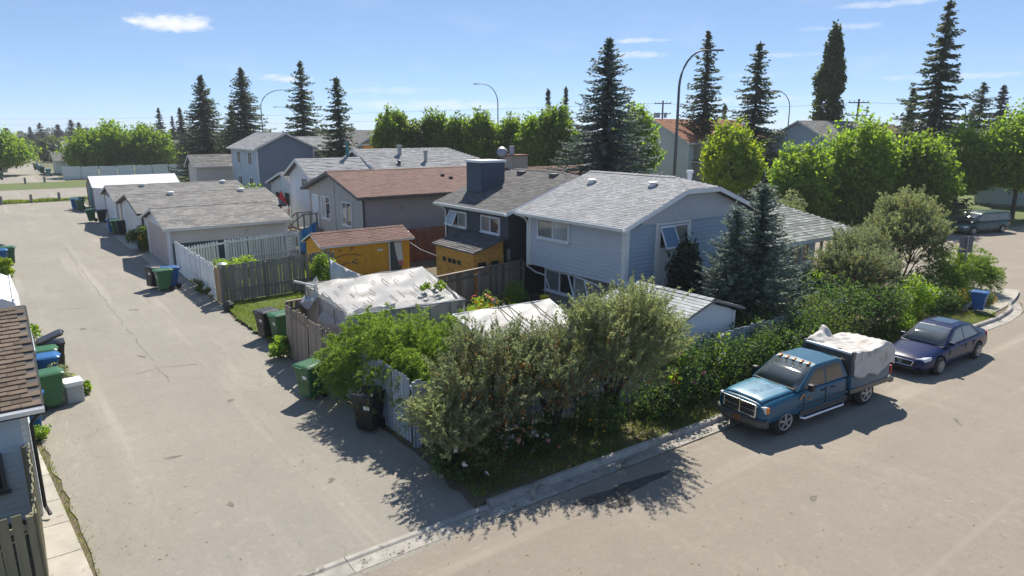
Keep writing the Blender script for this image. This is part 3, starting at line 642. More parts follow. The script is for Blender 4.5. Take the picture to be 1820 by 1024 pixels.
def window(root, P, u, n, s0, s1, z0, z1, panes=2, fm='white_metal', gm='glass_curtain', fr=.06, name='window', sill=True, open_pane=None, om='glass_blue', gm2=None):
    b = MB(); d = .085
    wbox(b, P, u, n, s0, s1, .0, d, z1 - fr, z1); wbox(b, P, u, n, s0, s1, .0, d, z0, z0 + fr)
    wbox(b, P, u, n, s0, s0 + fr, .0, d - .002, z0 + fr, z1 - fr); wbox(b, P, u, n, s1 - fr, s1, .0, d - .002, z0 + fr, z1 - fr)
    for k in range(1, panes):
        c = s0 + (s1 - s0) * k / panes; wbox(b, P, u, n, c - fr * .45, c + fr * .45, .0, d - .004, z0 + fr, z1 - fr)
    o = b.build(name, fm, root)
    if sill: wbox(MB(), P, u, n, s0 - .05, s1 + .05, .0, .13, z0 - .045, z0 - .003).build('sill', fm, o)
    for k in range(panes):
        a, c = s0 + (s1 - s0) * k / panes, s0 + (s1 - s0) * (k + 1) / panes
        if open_pane == k:
            wbox(MB(), P, u, n, a + fr, c - fr * .5, .040, .046, z0 + fr, z1 - fr).build('opening', 'glass_dark', o)
            W = lambda s, d_, z: Vector((P[0] + u[0] * s + n[0] * d_, P[1] + u[1] * s + n[1] * d_, z)); h = z1 - z0; so = h * .42
            q = [W(a, .09, z1 - .02), W(c, .09, z1 - .02), W(c, .09 + so, z0 + .06), W(a, .09 + so, z0 + .06)]
            nn = (q[1] - q[0]).cross(q[3] - q[0]).normalized() * .025
            def bar(f0, f1, g0, g1, nm, mt):
                L = lambda f, g: q[0] + (q[1] - q[0]) * f + (q[3] - q[0]) * g
                pts = [L(f0, g0), L(f1, g0), L(f1, g1), L(f0, g1)]; MB().hexa([tuple(x) for x in pts] + [tuple(x + nn) for x in pts]).build(nm, mt, o)
            bar(0, 1, 0, .07, 'sash', fm); bar(0, 1, .93, 1, 'sash', fm); bar(0, .07, .07, .93, 'sash', fm); bar(.93, 1, .07, .93, 'sash', fm); bar(.07, .93, .07, .93, 'pane', om)
        else:
            wbox(MB(), P, u, n, a + (fr if k == 0 else fr * .45) , c - (fr if k == panes - 1 else fr * .45), .042, .054, z0 + fr, z1 - fr).build('pane', (gm2 if gm2 and k % 2 else gm), o)
    return o
def door(root, P, u, n, s0, s1, z0, z1, m='white_paint', name='door', panels=0, handle=True, frame='white_metal'):
    b = MB(); fr = .08
    wbox(b, P, u, n, s0 - fr, s0, 0, .075, z0, z1 + fr); wbox(b, P, u, n, s1, s1 + fr, 0, .075, z0, z1 + fr); wbox(b, P, u, n, s0, s1, 0, .075, z1, z1 + fr)
    o = b.build(name, frame, root)
    if panels:
        for k in range(panels):
            za, zb = z0 + (z1 - z0) * k / panels + .008, z0 + (z1 - z0) * (k + 1) / panels - .008
            p = MB(); wbox(p, P, u, n, s0 + .01, s1 - .01, .036, .050, za, zb); p.build('panel', m, o)
            c = max(2, int((s1 - s0) / .6)); r = MB()
            for j in range(c):
                a = s0 + .08 + (s1 - s0 - .16) * j / c; e = s0 + .08 + (s1 - s0 - .16) * (j + 1) / c - .07; wbox(r, P, u, n, a, e, .0495, .058, za + .08, zb - .08)
            r.build('panel_relief', m, o)
    else:
        p = MB(); wbox(p, P, u, n, s0, s1, .036, .05, z0, z1); p.build('leaf', m, o)
        if handle: wbox(MB(), P, u, n, s1 - .14, s1 - .09, .05, .09, z0 + .95, z0 + 1.02).build('handle', 'grey_metal', o)
    return o
def vent(root, x, y, z, m='grey_metal', r=.16, h=.16):
    b = MB(); b.lathe([(r * .7, -.12), (r * .7, h * .6)], 12, (x, y, z)); b.lathe([(r * 1.25, h * .6), (r * 1.2, h * .8), (r * .7, h), (.01, h * 1.05)], 12, (x, y, z)); return b.build('roof_vent', m, root)
def flue(root, x, y, z0, z1, r=.09, m='grey_metal'):
    b = MB(); b.tube([(x, y, z0), (x, y, z1)], r, 10); b.tube([(x, y, z1 - .06), (x, y, z1 + .06)], r * 1.5, 10); return b.build('flue', m, root)
XP, YP, XM, YM = (1, 0), (0, 1), (-1, 0), (0, -1)
# ------------------------------------------------------------------ the corner house (grey-blue siding, clipped gable)
def main_house():
    r = thing('corner_house', 'grey blue corner house with pale shingle roof and clipped gable beside the truck street', 'house', (17.5, 16.65, 0))
    walls(r, 'y', 16.65, 22.05, 17.5, 24.9, 1.86, 4.06, 5.55, 4.15, (.95, 0), 'grey_blue_siding', 'blue_siding', pitch=.15, fi=.42, corner=False)
    ro = roof(r, 'y', 16.25, 22.45, 21.2, 4.15, 4.06, 5.55, (.95, 1.35), (0, 0), 'shingle_light', ex=.125, tw=.24, seed=2, gutters=(0, 1), lift=.012)
    # broad white corner boards, frieze and the vertical boarding of the gable
    for (x, y) in ((17.44, 16.59), (17.44, 21.97)): MB().box(x, x + .19, y, y + .19, 1.82, 3.92).build('corner_trim', 'white_paint', r)
    g = MB(); P, u, n = (17.5, 16.65), XP, YM
    z0 = 4.02; s = .75
    while s < 6.7:
        bx = 17.5 + s; ztop = min(5.05, 5.55 - .359 * (abs(bx + .06 - 21.2) + .10) - .13)
        if ztop > z0 + .06: wbox(g, P, u, n, s, s + .112, .037, .052, z0 - .0, ztop)
        s += .125
    g.build('gable_boards', 'grey_blue_siding', r); wbox(MB(), P, u, n, .5, 6.9, .037, .065, z0 - .05, z0).build('gable_ledge', 'blue_siding', r)
    # window bay on the gable: white panel with an awning window standing open
    b = MB()
    for k in range(12): wbox(b, P, u, n, 1.62 + k * .142, 1.62 + k * .142 + .134, .037, .052 + (k % 2) * .004, .6, 2.98)
    b.build('white_panel', 'white_paint', r)
    t = MB(); wbox(t, P, u, n, 1.50, 1.62, .037, .075, .6, 4.02); wbox(t, P, u, n, 3.32, 3.44, .037, .075, .6, 4.02); wbox(t, P, u, n, 1.62, 3.32, .037, .075, 3.93, 4.02); t.build('panel_trim', 'white_paint', r)
    window(r, (17.5, 16.63), XP, YM, 1.66, 3.28, 3.04, 3.90, 2, open_pane=0, om='glass_blue', gm='glass_curtain', fr=.055)
    # lane side windows
    Pl, ul, nl = (17.48, 16.65), YP, XM
    window(r, Pl, ul, nl, 2.92, 4.86, 3.06, 3.86, 2, gm='glass_pale', gm2='glass_curtain')
    window(r, (17.92, 16.65), YP, XM, 2.98, 4.86, .80, 1.74, 2, gm='glass_dark', gm2='glass_curtain', fr=.08)
    # downspout
    d = MB(); d.tube([(16.98, 22.3, 3.95), (17.3, 22.2, 3.78), (17.42, 22.16, 3.6), (17.42, 22.16, 1.75), (17.7, 21.95, 1.5), (17.84, 21.5, 1.42), (17.86, 21.2, .9)], .038, 6); d.build('downspout', 'white_metal', r)
    for (x, y) in ((20.1, 21.2), (20.3, 18.0)): vent(ro, x, y, 5.55 - .359 * (21.2 - x) + .02, 'white_metal', .17, .15)
    vent(ro, 22.6, 19.2, 5.0, 'grey_metal', .16, .30); flue(ro, 23.6, 18.9, 4.6, 5.6, .10, 'white_metal')
    # a small electric meter box on the far end wall
    MB().box(17.46, 17.62, 22.07, 22.2, 2.2, 2.8).build('meter_box', 'grey_metal', r)
    # porch wing with its hipped roof
    pr = roof(r, 'x', 24.4, 33.6, 19.5, 3.25, 2.52, 3.82, (0, 0), (3.25, 2.7), 'shingle_mossy', ex=.20, tw=.36, seed=5, gutters=(0, 0), name='porch_roof', lift=.02)
    for x in (25.2, 26.9, 28.6, 30.3, 32.0, 33.3): MB().box(x, x + .11, 16.42, 16.53, .1, 2.38).build('porch_post', 'white_paint', r)
    MB().box(24.9, 33.3, 16.42, 16.52, 2.28, 2.40).build('porch_beam', 'white_paint', r)
    siding(q := MB(), (24.9, 18.2), XP, YM, .1, ((lambda z: (0, 8.0)), 2.4), .13); q.build('porch_wall', 'blue_siding', r, fix=False)
    MB().box(24.9, 32.9, 18.21, 22.0, .1, 2.35).build('wing_core', 'blue_siding', r); MB().box(24.9, 33.4, 16.4, 18.2, .0, .22).build('porch_floor', 'grey_wood', r)
    for s in (1.0, 3.6, 6.0): window(r, (24.9, 18.19), XP, YM, s, s + 1.3, .9, 2.0, 2, gm='glass_dark')
main_house()

def dark_house():
    r = thing('charcoal_house', 'charcoal sided house with dark shingle roof and tall boxed chimney', 'house', (17.1, 23.0, 0))
    walls(r, 'y', 23.05, 28.05, 17.1, 24.5, .25, 4.0, 5.45, 4.1, (.9, 0), 'charcoal_siding', None, 'charcoal_siding', .115, corner=True)
    ro = roof(r, 'y', 22.62, 28.42, 20.8, 4.1, 4.0, 5.45, (.9, 1.1), (.9, 1.1), 'shingle_dark', ex=.145, tw=.33, seed=3, gutters=(0, 1))
    Pl, u, n = (17.1, 23.05), YP, XM
    window(r, Pl, u, n, 3.15, 4.55, 2.92, 3.64, 2, open_pane=1, om='glass_pale', gm='glass_curtain'); window(r, Pl, u, n, .55, 1.98, 2.92, 3.66, 2, gm='glass_dark', gm2='tan_siding' if False else 'glass_curtain')
    c = MB(); c.box(18.05, 19.35, 26.4, 27.65, 4.2, 5.86); ch = c.build('chimney', 'navy_siding', r)
    l = MB()
    z = 4.3
    while z < 5.8:
        for (P2, u2, n2, L) in (((18.05, 26.4), XP, YM, 1.3), ((18.05, 27.65), (0, -1), XM, 1.25)): siding(l, P2, u2, n2, z, ((lambda q, L=L: (0, L)), min(z + .11, 5.84)), .11)
        z += .11
    l.build('chimney_siding', 'navy_siding', ch, fix=False); MB().box(17.98, 19.42, 26.33, 27.72, 5.84, 5.94).build('chimney_cap', 'white_metal', ch)
    for (x, y) in ((20.3, 26.3), (20.3, 23.9)): MB().box(x - .17, x + .17, y - .17, y + .17, 5.1, 5.40).build('roof_vent', 'trim_grey', ro, bevel=.02)
    d = MB(); d.tube([(16.65, 28.25, 3.88), (16.9, 28.1, 3.75), (17.03, 28.0, 3.6), (17.03, 28.0, .2)], .036, 6); d.build('downspout', 'white_metal', r)
    MB().box(17.0, 17.1, 22.9, 23.05, 1.9, 2.4).build('meter_box', 'grey_metal', r); MB().box(16.98, 17.1, 23.35, 23.6, 1.7, 2.1).build('meter_box', 'grey_metal', r)
dark_house()

def brown_house():
    r = thing('taupe_house', 'taupe sided house with reddish brown roof and wooden back stairs', 'house', (15.9, 34.8, 0))
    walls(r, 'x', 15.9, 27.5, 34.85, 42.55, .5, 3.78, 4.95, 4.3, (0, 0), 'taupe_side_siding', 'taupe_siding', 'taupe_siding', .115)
    ro = roof(r, 'x', 15.45, 28.0, 38.7, 4.3, 3.78, 4.95, rm='shingle_brown', tm='trim_grey', ex=.15, tw=.30, seed=4, gutters=(0, 1), sides=(-1,), lift=.010)
    Pl, u, n = (15.9, 42.55), YM, XM
    wbox(MB(), Pl, u, n, 3.9, 3.97, .037, .055, .5, 4.6).build('corner_trim', 'taupe_siding', r)
    door(r, Pl, u, n, .55, 1.35, 1.35, 3.35, 'pale_blue_siding'); window(r, Pl, u, n, 1.95, 3.3, 2.05, 3.42, 2, gm='glass_pale', gm2='glass_dark'); window(r, Pl, u, n, 5.0, 6.35, 1.95, 3.3, 2, gm='glass_curtain', gm2='glass_dark')
    window(r, (15.9, 34.85), XP, YM, 6.2, 7.5, 2.7, 3.5, 1, fm='trim_black', gm='glass_dark')
    d = MB(); d.tube([(15.86, 34.72, 3.6), (15.93, 34.76, 3.4), (15.93, 34.76, .3)], .04, 6); d.build('downspout', 'trim_black', r)
    for (x, y) in ((22.4, 37.1), (22.7, 36.6), (24.4, 36.9)): MB().tube([(x, y, 4.3), (x, y, 4.72 - (38.7 - y) * .27 + .35)], .13, 8).build('roof_vent', 'trim_black', ro)
    # back stairs
    st = thing('back_stairs', 'grey wooden back stairs and landing leading to the taupe house door', 'stairs', (15.0, 41.5, 0))
    MB().box(14.9, 15.86, 40.6, 42.4, 1.22, 1.32).build('landing', 'grey_wood', st)
    for k in range(6): MB().box(14.9 - (k + 1) * .28, 14.9 - k * .28 + .02, 41.2, 42.3, 1.1 - k * .2, 1.15 - k * .2).build('tread', 'grey_wood', st)
    for y in (41.2, 42.3):
        MB().hexa([(14.9, y - .02, 1.0), (13.2, y - .02, -.0), (13.2, y + .02, -.0), (14.9, y + .02, 1.0), (14.9, y - .02, 1.25), (13.2, y - .02, .15), (13.2, y + .02, .15), (14.9, y + .02, 1.25)]).build('stringer', 'grey_wood', st)
        MB().tube([(15.8, y, 2.25), (14.85, y, 2.25), (13.15, y, 1.05)], .04, 6).build('handrail', 'grey_wood', st)
        for (x, z0, z1) in ((15.7, .0, 2.25), (14.88, 0, 2.25), (14.0, .5, 1.65), (13.2, 0, 1.08)): MB().box(x - .045, x + .045, y - .045, y + .045, z0, z1).build('post', 'grey_wood', st)
brown_house()

def orange_shed():
    r = thing('garden_shed', 'orange painted garden shed with brown shingle roof and faded graffiti', 'shed', (12.1, 30.9, 0))
    x0, x1, y0, y1 = 11.95, 16.6, 30.95, 33.0
    for (P, u, n, L, zt) in (((x0, y0), XP, YM, x1 - x0, 1.95), ((x0, y1), YM, XM, y1 - y0, None), ((x1, y0), YP, XP, y1 - y0, None), ((x1, y1), XM, YP, x1 - x0, 1.95)):
        b = MB(); k = int(L / .405)
        for j in range(k):
            a, c = L * j / k + .003, L * (j + 1) / k - .003
            za, zc = (1.95, 1.95) if zt else (1.93 + .47 * (1 - abs(a - L / 2) / (L / 2)), 1.93 + .47 * (1 - abs(c - L / 2) / (L / 2)))
            W = lambda s, d, z: (P[0] + u[0] * s + n[0] * d, P[1] + u[1] * s + n[1] * d, z)
            b.hexa([W(a, -.03, .05), W(c, -.03, .05), W(c, .0, .05), W(a, .0, .05), W(a, -.03, za), W(c, -.03, zc), W(c, .0, zc), W(a, .0, za)])
        b.build('wall', 'orange_paint', r)
    MB().box(x0 + .035, x1 - .035, y0 + .035, y1 - .035, 0, 1.9).build('frame', 'orange_paint', r)
    roof(r, 'x', x0 - .15, x1 + .18, (y0 + y1) / 2, 1.22, 1.95, 2.45, rm='shingle_brown', tm='white_paint', ex=.15, tw=.3, th=.05, seed=9, gutters=(0, 0), fasc=.09, lift=.014)
    P, u, n = (x0, y0), XP, YM
    o = MB(); wbox(o, P, u, n, 3.55, 4.15, .004, .02, .1, 1.85); o.build('door', 'slate_paint', r); wbox(MB(), P, u, n, 3.47, 3.54, .0, .03, .08, 1.9).build('door_trim', 'white_paint', r)
    wbox(MB(), P, u, n, 0.02, .10, .002, .03, .3, 1.88).build('corner_trim', 'white_paint', r)
    wbox(MB(), P, u, n, 2.85, 3.15, .004, .02, 1.42, 1.52).build('wall_vent', 'white_metal', r)
    cu = MB(); k = 10                                      # faded cloth hung over the door
    for j in range(k + 1):
        t = j / k; W = lambda s, d, z: (P[0] + u[0] * s + n[0] * d, P[1] + u[1] * s + n[1] * d, z)
        cu.v += [W(3.72 + .28 * t, .05 + .02 * math.sin(t * 9), 1.9 - 1.35 * t), W(4.18 - .02 * t + .1 * t, .05 + .02 * math.cos(t * 8), 1.9 - 1.35 * t)]
    for j in range(k): cu.f.append((j * 2, j * 2 + 1, j * 2 + 3, j * 2 + 2)); cu.mi.append(1 if j in (0,) or j > 7 else 0)
    cu.build('door_curtain', ['fabric_white', 'petal_pink'], r)
    # spray-painted arc and marks
    g = MB(); pts = []
    for j in range(22):
        t = j / 21; a = R(160 - 118 * t); pts.append((x0 + 1.28 + .92 * math.cos(a), y0 - .006, 1.0 + .42 * math.sin(a)))
    for a, b in zip(pts[:-1], pts[1:]): g.poly([(a[0], a[1], a[2] - .022), (b[0], b[1], b[2] - .022), (b[0], b[1], b[2] + .022), (a[0], a[1], a[2] + .022)])
    g.build('painted_arc', 'red_wood', r, fix=False)
    rg = random.Random(3); g = MB()
    for (sx, sz, wx, wz) in ((.55, 1.02, .16, .05), (.75, .98, .2, .04), (1.0, .95, .25, .06), (1.12, 1.03, .06, .12), (1.3, .99, .2, .05), (1.55, 1.02, .12, .13), (1.68, 1.12, .25, .06), (1.7, .93, .28, .06), (1.62, .98, .06, .10)):
        p = []; 
        for j in range(12): t = 2 * PI * j / 12; p.append((x0 + sx + wx / 2 * math.cos(t) * rg.uniform(.8, 1.1), y0 - .007, sz + wz / 2 * math.sin(t) * rg.uniform(.8, 1.1)))
        g.poly(p)
    g.build('painted_marks', 'trim_grey', r, fix=False)
orange_shed()

def playhouse():
    r = thing('cedar_playhouse', 'honey coloured cedar playhouse with dark lean-to roof against charcoal house', 'playhouse', (15.9, 23.1, 0))
    x0, x1, y0, y1 = 15.35, 16.85, 23.1, 26.1
    for (P, u, n, L, tall) in (((x0, y1), YM, XM, y1 - y0, 0), ((x0, y0), XP, YM, x1 - x0, 1)):
        k = 0; z = .1
        while z < 2.35 + tall * .3:
            e = z + .125
            s1 = L
            s0 = 0 if not tall or z < 2.3 else min(L - .2, (z - 2.3) / .42 * L)
            b = MB(); wbox(b, P, u, n, s0, s1, -.02, .012, z, e - .012); b.build('plank', 'cedar', r); z = e
    MB().box(x0 + .03, x1, y0 + .03, y1, 0, 2.3).build('frame', 'cedar', r)
    Pl = (x0, y1)
    for s in (.55, 1.0, 1.35, 1.75): wbox(MB(), Pl, YM, XM, s, s + .28, .012, .025, 1.72, 1.90).build('window', 'glass_dark', r)
    for s in (.35, 1.55): 
        for j in range(4): wbox(MB(), Pl, YM, XM, s + j * .17, s + j * .17 + .16, .012, .03, .1, 1.5).build('plank', 'cedar', r)
    for s in (.2, .85): wbox(MB(), (x0, y0), XP, YM, s, s + .4, .012, .03, 1.72, 1.95).build('window', 'glass_dark', r)
    for j in range(8): wbox(MB(), (x0, y0), XP, YM, .12 + j * .165, .12 + j * .165 + .15, .012, .03, .1, 1.55).build('plank', 'cedar', r)
    b = MB(); b.slab([(x0 - .15, y0 - .2, 2.40), (x0 - .15, y1 + .15, 2.40), (x1 + .1, y1 + .15, 2.88), (x1 + .1, y0 - .2, 2.88)], .05); ro = b.build('roof', 'shingle_dark', r)
    s = MB(); shingle_rows(s, (x0 - .16, y0 - .2, 2.40), (0, 1, 0), Vector((1.75, 0, .48)).normalized(), Vector((-.48, 0, 1.75)).normalized(), lambda t: (0, y1 - y0 + .35), 1.8, .15, .33, random.Random(4)); s.build('shingles', 'shingle_dark', ro, fix=False, kind='stuff')
playhouse()

def clothes_line():
    b = MB(); b.tube([(16.5, 30.8, 1.75), (16.2, 29.0, 1.62), (15.9, 27.0, 1.64), (15.4, 26.1, 1.75)], .012, 5)
    tag(b.build('clothes_line', 'fabric_white'), 'slack rope strung from orange shed to cedar playhouse', 'rope')
clothes_line()

# ------------------------------------------------------------------ garages along the lane
def garage(label, y0, y1, ze, zr, xlen, wm, rm, door_m, gm=None, seed=1, band=False, vents=(), door=True, tm='white_paint', xf=7.0, dspan=None):
    r = thing('lane_garage', label, 'garage', (xf, y0, 0))
    bc = (y0 + y1) / 2; hw = (y1 - y0) / 2
    walls(r, 'x', xf, xf + xlen, y0 + .3, y1 - .3, .06, ze, zr, hw, (0, 0), wm, gm, tm, .15)
    ro = roof(r, 'x', xf - .3, xf + xlen + .3, bc, hw, ze, zr, rm=rm, tm=tm, ex=.17, tw=.36, seed=seed, gutters=(0, 0), sides=(-1,), th=.10, fasc=.13)
    P, u, n = (xf, y1 - .3), YM, XM; L = y1 - y0 - .6
    if door_m:
        a, c = dspan or (.55, L - .55); globals()['door'](r, P, u, n, a, c, .06, min(2.12, ze - .05), door_m, 'overhead_door', 4)
    if band: wbox(MB(), (xf, y0 + .3), XP, YM, .06, xlen - .06, .037, .05, .06, 1.42).build('painted_band', 'slate_paint', r)
    for x in vents: vent(ro, x, bc - .55, zr - .55 * (zr - ze) / hw + .02, 'white_metal', .2, .2)
    return r
garage('cream garage with grey roof and pink door beside the white lane fence', 39.2, 46.3, 2.25, 3.05, 6.2, 'cream_siding', 'shingle_grey', 'pink_door', 'white_siding', 11, True)
garage('white garage with smooth grey roof and black trim, second from the white fence', 47.3, 56.0, 2.3, 3.15, 8.6, 'white_siding', 'shingle_grey', 'garage_door', None, 12, False, (9.4, 14.0), tm='trim_black', dspan=(1.6, 7.6))
garage('weathered garage with torn tan eave, farthest of the grey roofed row', 57.0, 65.3, 2.25, 3.12, 9.2, 'cream_siding', 'shingle_grey', 'white_siding', 'grey_siding', 13, False, (9.2, 15.2), dspan=(1.2, 6.6))
def tent():
    r = thing('tent_garage', 'white fabric tent garage at the far end of the lane', 'tent', (7, 73.5, 0)); b = MB(); x0, x1, y0, y1 = 7.0, 14.5, 73.3, 78.2
    prof = [(y0, .05), (y0, 2.1), ((y0 + y1) / 2, 3.05), (y1, 2.1), (y1, .05)]; nx = 9
    for i in range(nx):
        x = x0 + (x1 - x0) * i / (nx - 1)
        for (y, z) in prof: b.v.append((x, y, z + (.05 * math.cos(i * PI) if 1 < z < 3 else 0)))
    for i in range(nx - 1):
        for j in range(4): a = i * 5 + j; b.f.append((a, a + 5, a + 6, a + 1)); b.mi.append(0)
    b.build('cover', 'fabric_white', r); 
    for i in range(5):
        x = x0 + .03 + (x1 - x0 - .06) * i / 4; MB().tube([(x, y, z - .04) for (y, z) in prof], .03, 6).build('hoop', 'tan_wood' if i == 0 else 'grey_metal', r)
    MB().box(6.95, 7.0, 73.6, 75.6, .1, 2.0).build('door_flap', 'teal_cloth' if 'teal_cloth' in M else 'slate_paint', r)
tent()
def left_garage():
    r = thing('near_garage', 'pale blue sided garage with brown shingle roof at the left edge', 'garage', (-.15, 15.05, 0))
    siding(q := MB(), (-7.0, 15.05), XP, YM, .08, ((lambda z: (0, 6.85)), 2.38), .125); q.build('wall', 'pale_blue_siding', r, fix=False)
    b = MB(); siding(b, (-.15, 15.05), YP, XP, .08, ((lambda z: (0, 5.7) if z < 2.35 else (max(0, (z - 2.35) / .38), 5.7 - max(0, (z - 2.35) / .38))), 3.4), .125); b.build('wall', 'pale_blue_siding', r, fix=False)
    MB().box(-7, -.16, 15.06, 20.7, .02, 2.35).build('wall_core', 'pale_blue_siding', r); MB().box(-.24, -.12, 15.02, 15.13, .06, 2.34).build('corner_trim', 'white_paint', r)
    A = (-7.4, 14.72, 2.38); rise = 1.22; run = 3.18; sl = math.hypot(rise, run); V = Vector((0, run, rise)).normalized(); Nn = Vector((0, -rise, run)).normalized()
    s = MB(); s.slab([(-7.4, 14.72, 2.38), (.14, 14.72, 2.38), (.14, 17.9, 3.6), (-7.4, 17.9, 3.6)], .10); s.slab([(-7.4, 21.1, 2.38), (.14, 21.1, 2.38), (.14, 17.9, 3.6), (-7.4, 17.9, 3.6)], .10); ro = s.build('roof', 'roof_slab', r)
    rg = random.Random(5); tw = .305; ex = sl / 24
    me = MB(); me.poly([(0, 0, .026), (tw - .008, 0, .026), (tw - .008, ex + .03, .003), (0, ex + .03, .003)]).poly([(0, 0, -.004), (tw - .008, 0, -.004), (tw - .008, 0, .026), (0, 0, .026)]).poly([(tw - .008, 0, -.004), (tw - .008, ex + .03, -.004), (tw - .008, ex + .03, .003), (tw - .008, 0, .026)])
    me = me.mesh('shingle', 'shingle_umber', fix=False); rot = (math.atan2(rise, run), 0, 0)
    for k in range(24):
        u = .16; j = 0; u -= (k % 2) * .15 + rg.uniform(0, .05)
        while j < 11:
            p = Vector((u - tw * (j + 1), 14.70, 2.375)) + V * (k * ex + rg.uniform(-.01, .01)) + Nn * rg.uniform(0, .006)
            if p.x + tw > .19: p.x = .17 - tw
            inst('shingle', me, ro, p, rot, (1, 1, 1)); j += 1
    sh = MB(); shingle_rows(sh, (-7.4, 14.70, 2.375), (1, 0, 0), V, Nn, lambda t: (0, 4.15), sl, ex, tw, rg, .026); shingle_rows(sh, (-7.4, 21.12, 2.375), (1, 0, 0), Vector((0, -run, rise)).normalized(), Vector((0, rise, run)).normalized(), lambda t: (0, 7.55), sl, .15, tw, rg, .026)
    sh.build('shingles', 'shingle_umber', ro, fix=False, kind='stuff')
    g = MB(); c = [(14.68, 2.36), (14.68, 2.26), (14.59, 2.26), (14.56, 2.35), (14.57, 2.35), (14.60, 2.275), (14.67, 2.275), (14.67, 2.36)]
    g.v = [(-7.4, y, z) for y, z in c] + [(.16, y, z) for y, z in c]; n = 8; g.f = [(k, (k + 1) % n, n + (k + 1) % n, n + k) for k in range(n)] + [tuple(range(n, 2 * n))]; g.mi = [0] * len(g.f); g.build('gutter', 'white_metal', ro)
    MB().box(-7.4, .15, 14.683, 14.718, 2.2, 2.38).build('fascia', 'trim_black', ro); MB().hexa([(.142, 14.72, 2.2), (.17, 14.72, 2.2), (.17, 17.9, 3.42), (.142, 17.9, 3.42), (.142, 14.72, 2.37), (.17, 14.72, 2.37), (.17, 17.9, 3.6), (.142, 17.9, 3.6)]).build('fascia', 'trim_black', ro)
    d = MB(); d.tube([(.10, 14.62, 2.26), (.0, 14.85, 2.1), (-.08, 14.98, 1.95), (-.08, 14.98, .25), (-.02, 14.8, .12)], .038, 6); d.build('downspout', 'trim_black', r)
    window(r, (-7, 15.04), XP, YM, 5.85, 6.4, .75, 1.5, 1, fm='trim_grey', gm='glass_dark')
left_garage()
def camper():
    r = thing('camper', 'white camper trailer with dark rimmed window behind the near garage', 'camper', (-1, 22, 0)); b = MB()
    prof = [(.10, .55), (.10, 2.35), (-.02, 2.9), (-.25, 3.03), (-2.3, 3.03), (-2.4, 2.9), (-2.4, .55)]; n = len(prof)
    b.v = [(x, 21.9, z) for x, z in prof] + [(x, 25.9, z) for x, z in prof]; b.f = [tuple(range(n))[::-1], tuple(range(n, 2 * n))] + [(k, (k + 1) % n, n + (k + 1) % n, n + k) for k in range(n)]; b.mi = [0] * len(b.f); b.build('body', 'white_metal', r, bevel=.05)
    MB().box(-1.1, -.30, 21.86, 21.90, 1.95, 2.55).build('window_frame', 'trim_black', r, bevel=.03); MB().box(-1.02, -.38, 21.85, 21.858, 2.03, 2.47).build('window', 'glass_pale', r)
    MB().box(-2.3, .08, 21.885, 21.898, 2.62, 2.66).build('trim_strip', 'trim_grey', r); MB().box(-.06, -.02, 21.95, 25.85, 2.93, 2.97).build('roof_rail', 'white_metal', r)
    for y in (23.4, 24.3): 
        w_ = MB(); w_.lathe([(.2, 0), (.33, .02), (.35, .1), (.33, .2), (.2, .22)], 18, (-.15, y, .35), 'x'); w_.build('wheel', 'black_rubber', r)
    MB().box(-.18, -.05, 22.5, 22.62, 0, .6).build('jack', 'grey_metal', r)
camper()
def slat_rack():
    r = thing('slatted_bin', 'teal grey slatted wooden bin against the near garage', 'bin', (.1, 23.2, 0))
    for k in range(11): MB().box(-.28, .26, 22.45 + k * .25, 22.45 + k * .25 + .17, 1.32, 1.36).build('slat', 'pale_blue_siding', r)
    for (x, y) in ((-.25, 22.5), (.2, 22.5), (-.25, 25.0), (.2, 25.0)): MB().box(x - .03, x + .03, y - .03, y + .03, 0, 1.31).build('post', 'slate_paint', r)
    for k in range(7): MB().box(.232, .25, 22.45, 25.05, .12 + k * .17, .24 + k * .17).build('slat', 'slate_paint', r)
slat_rack()

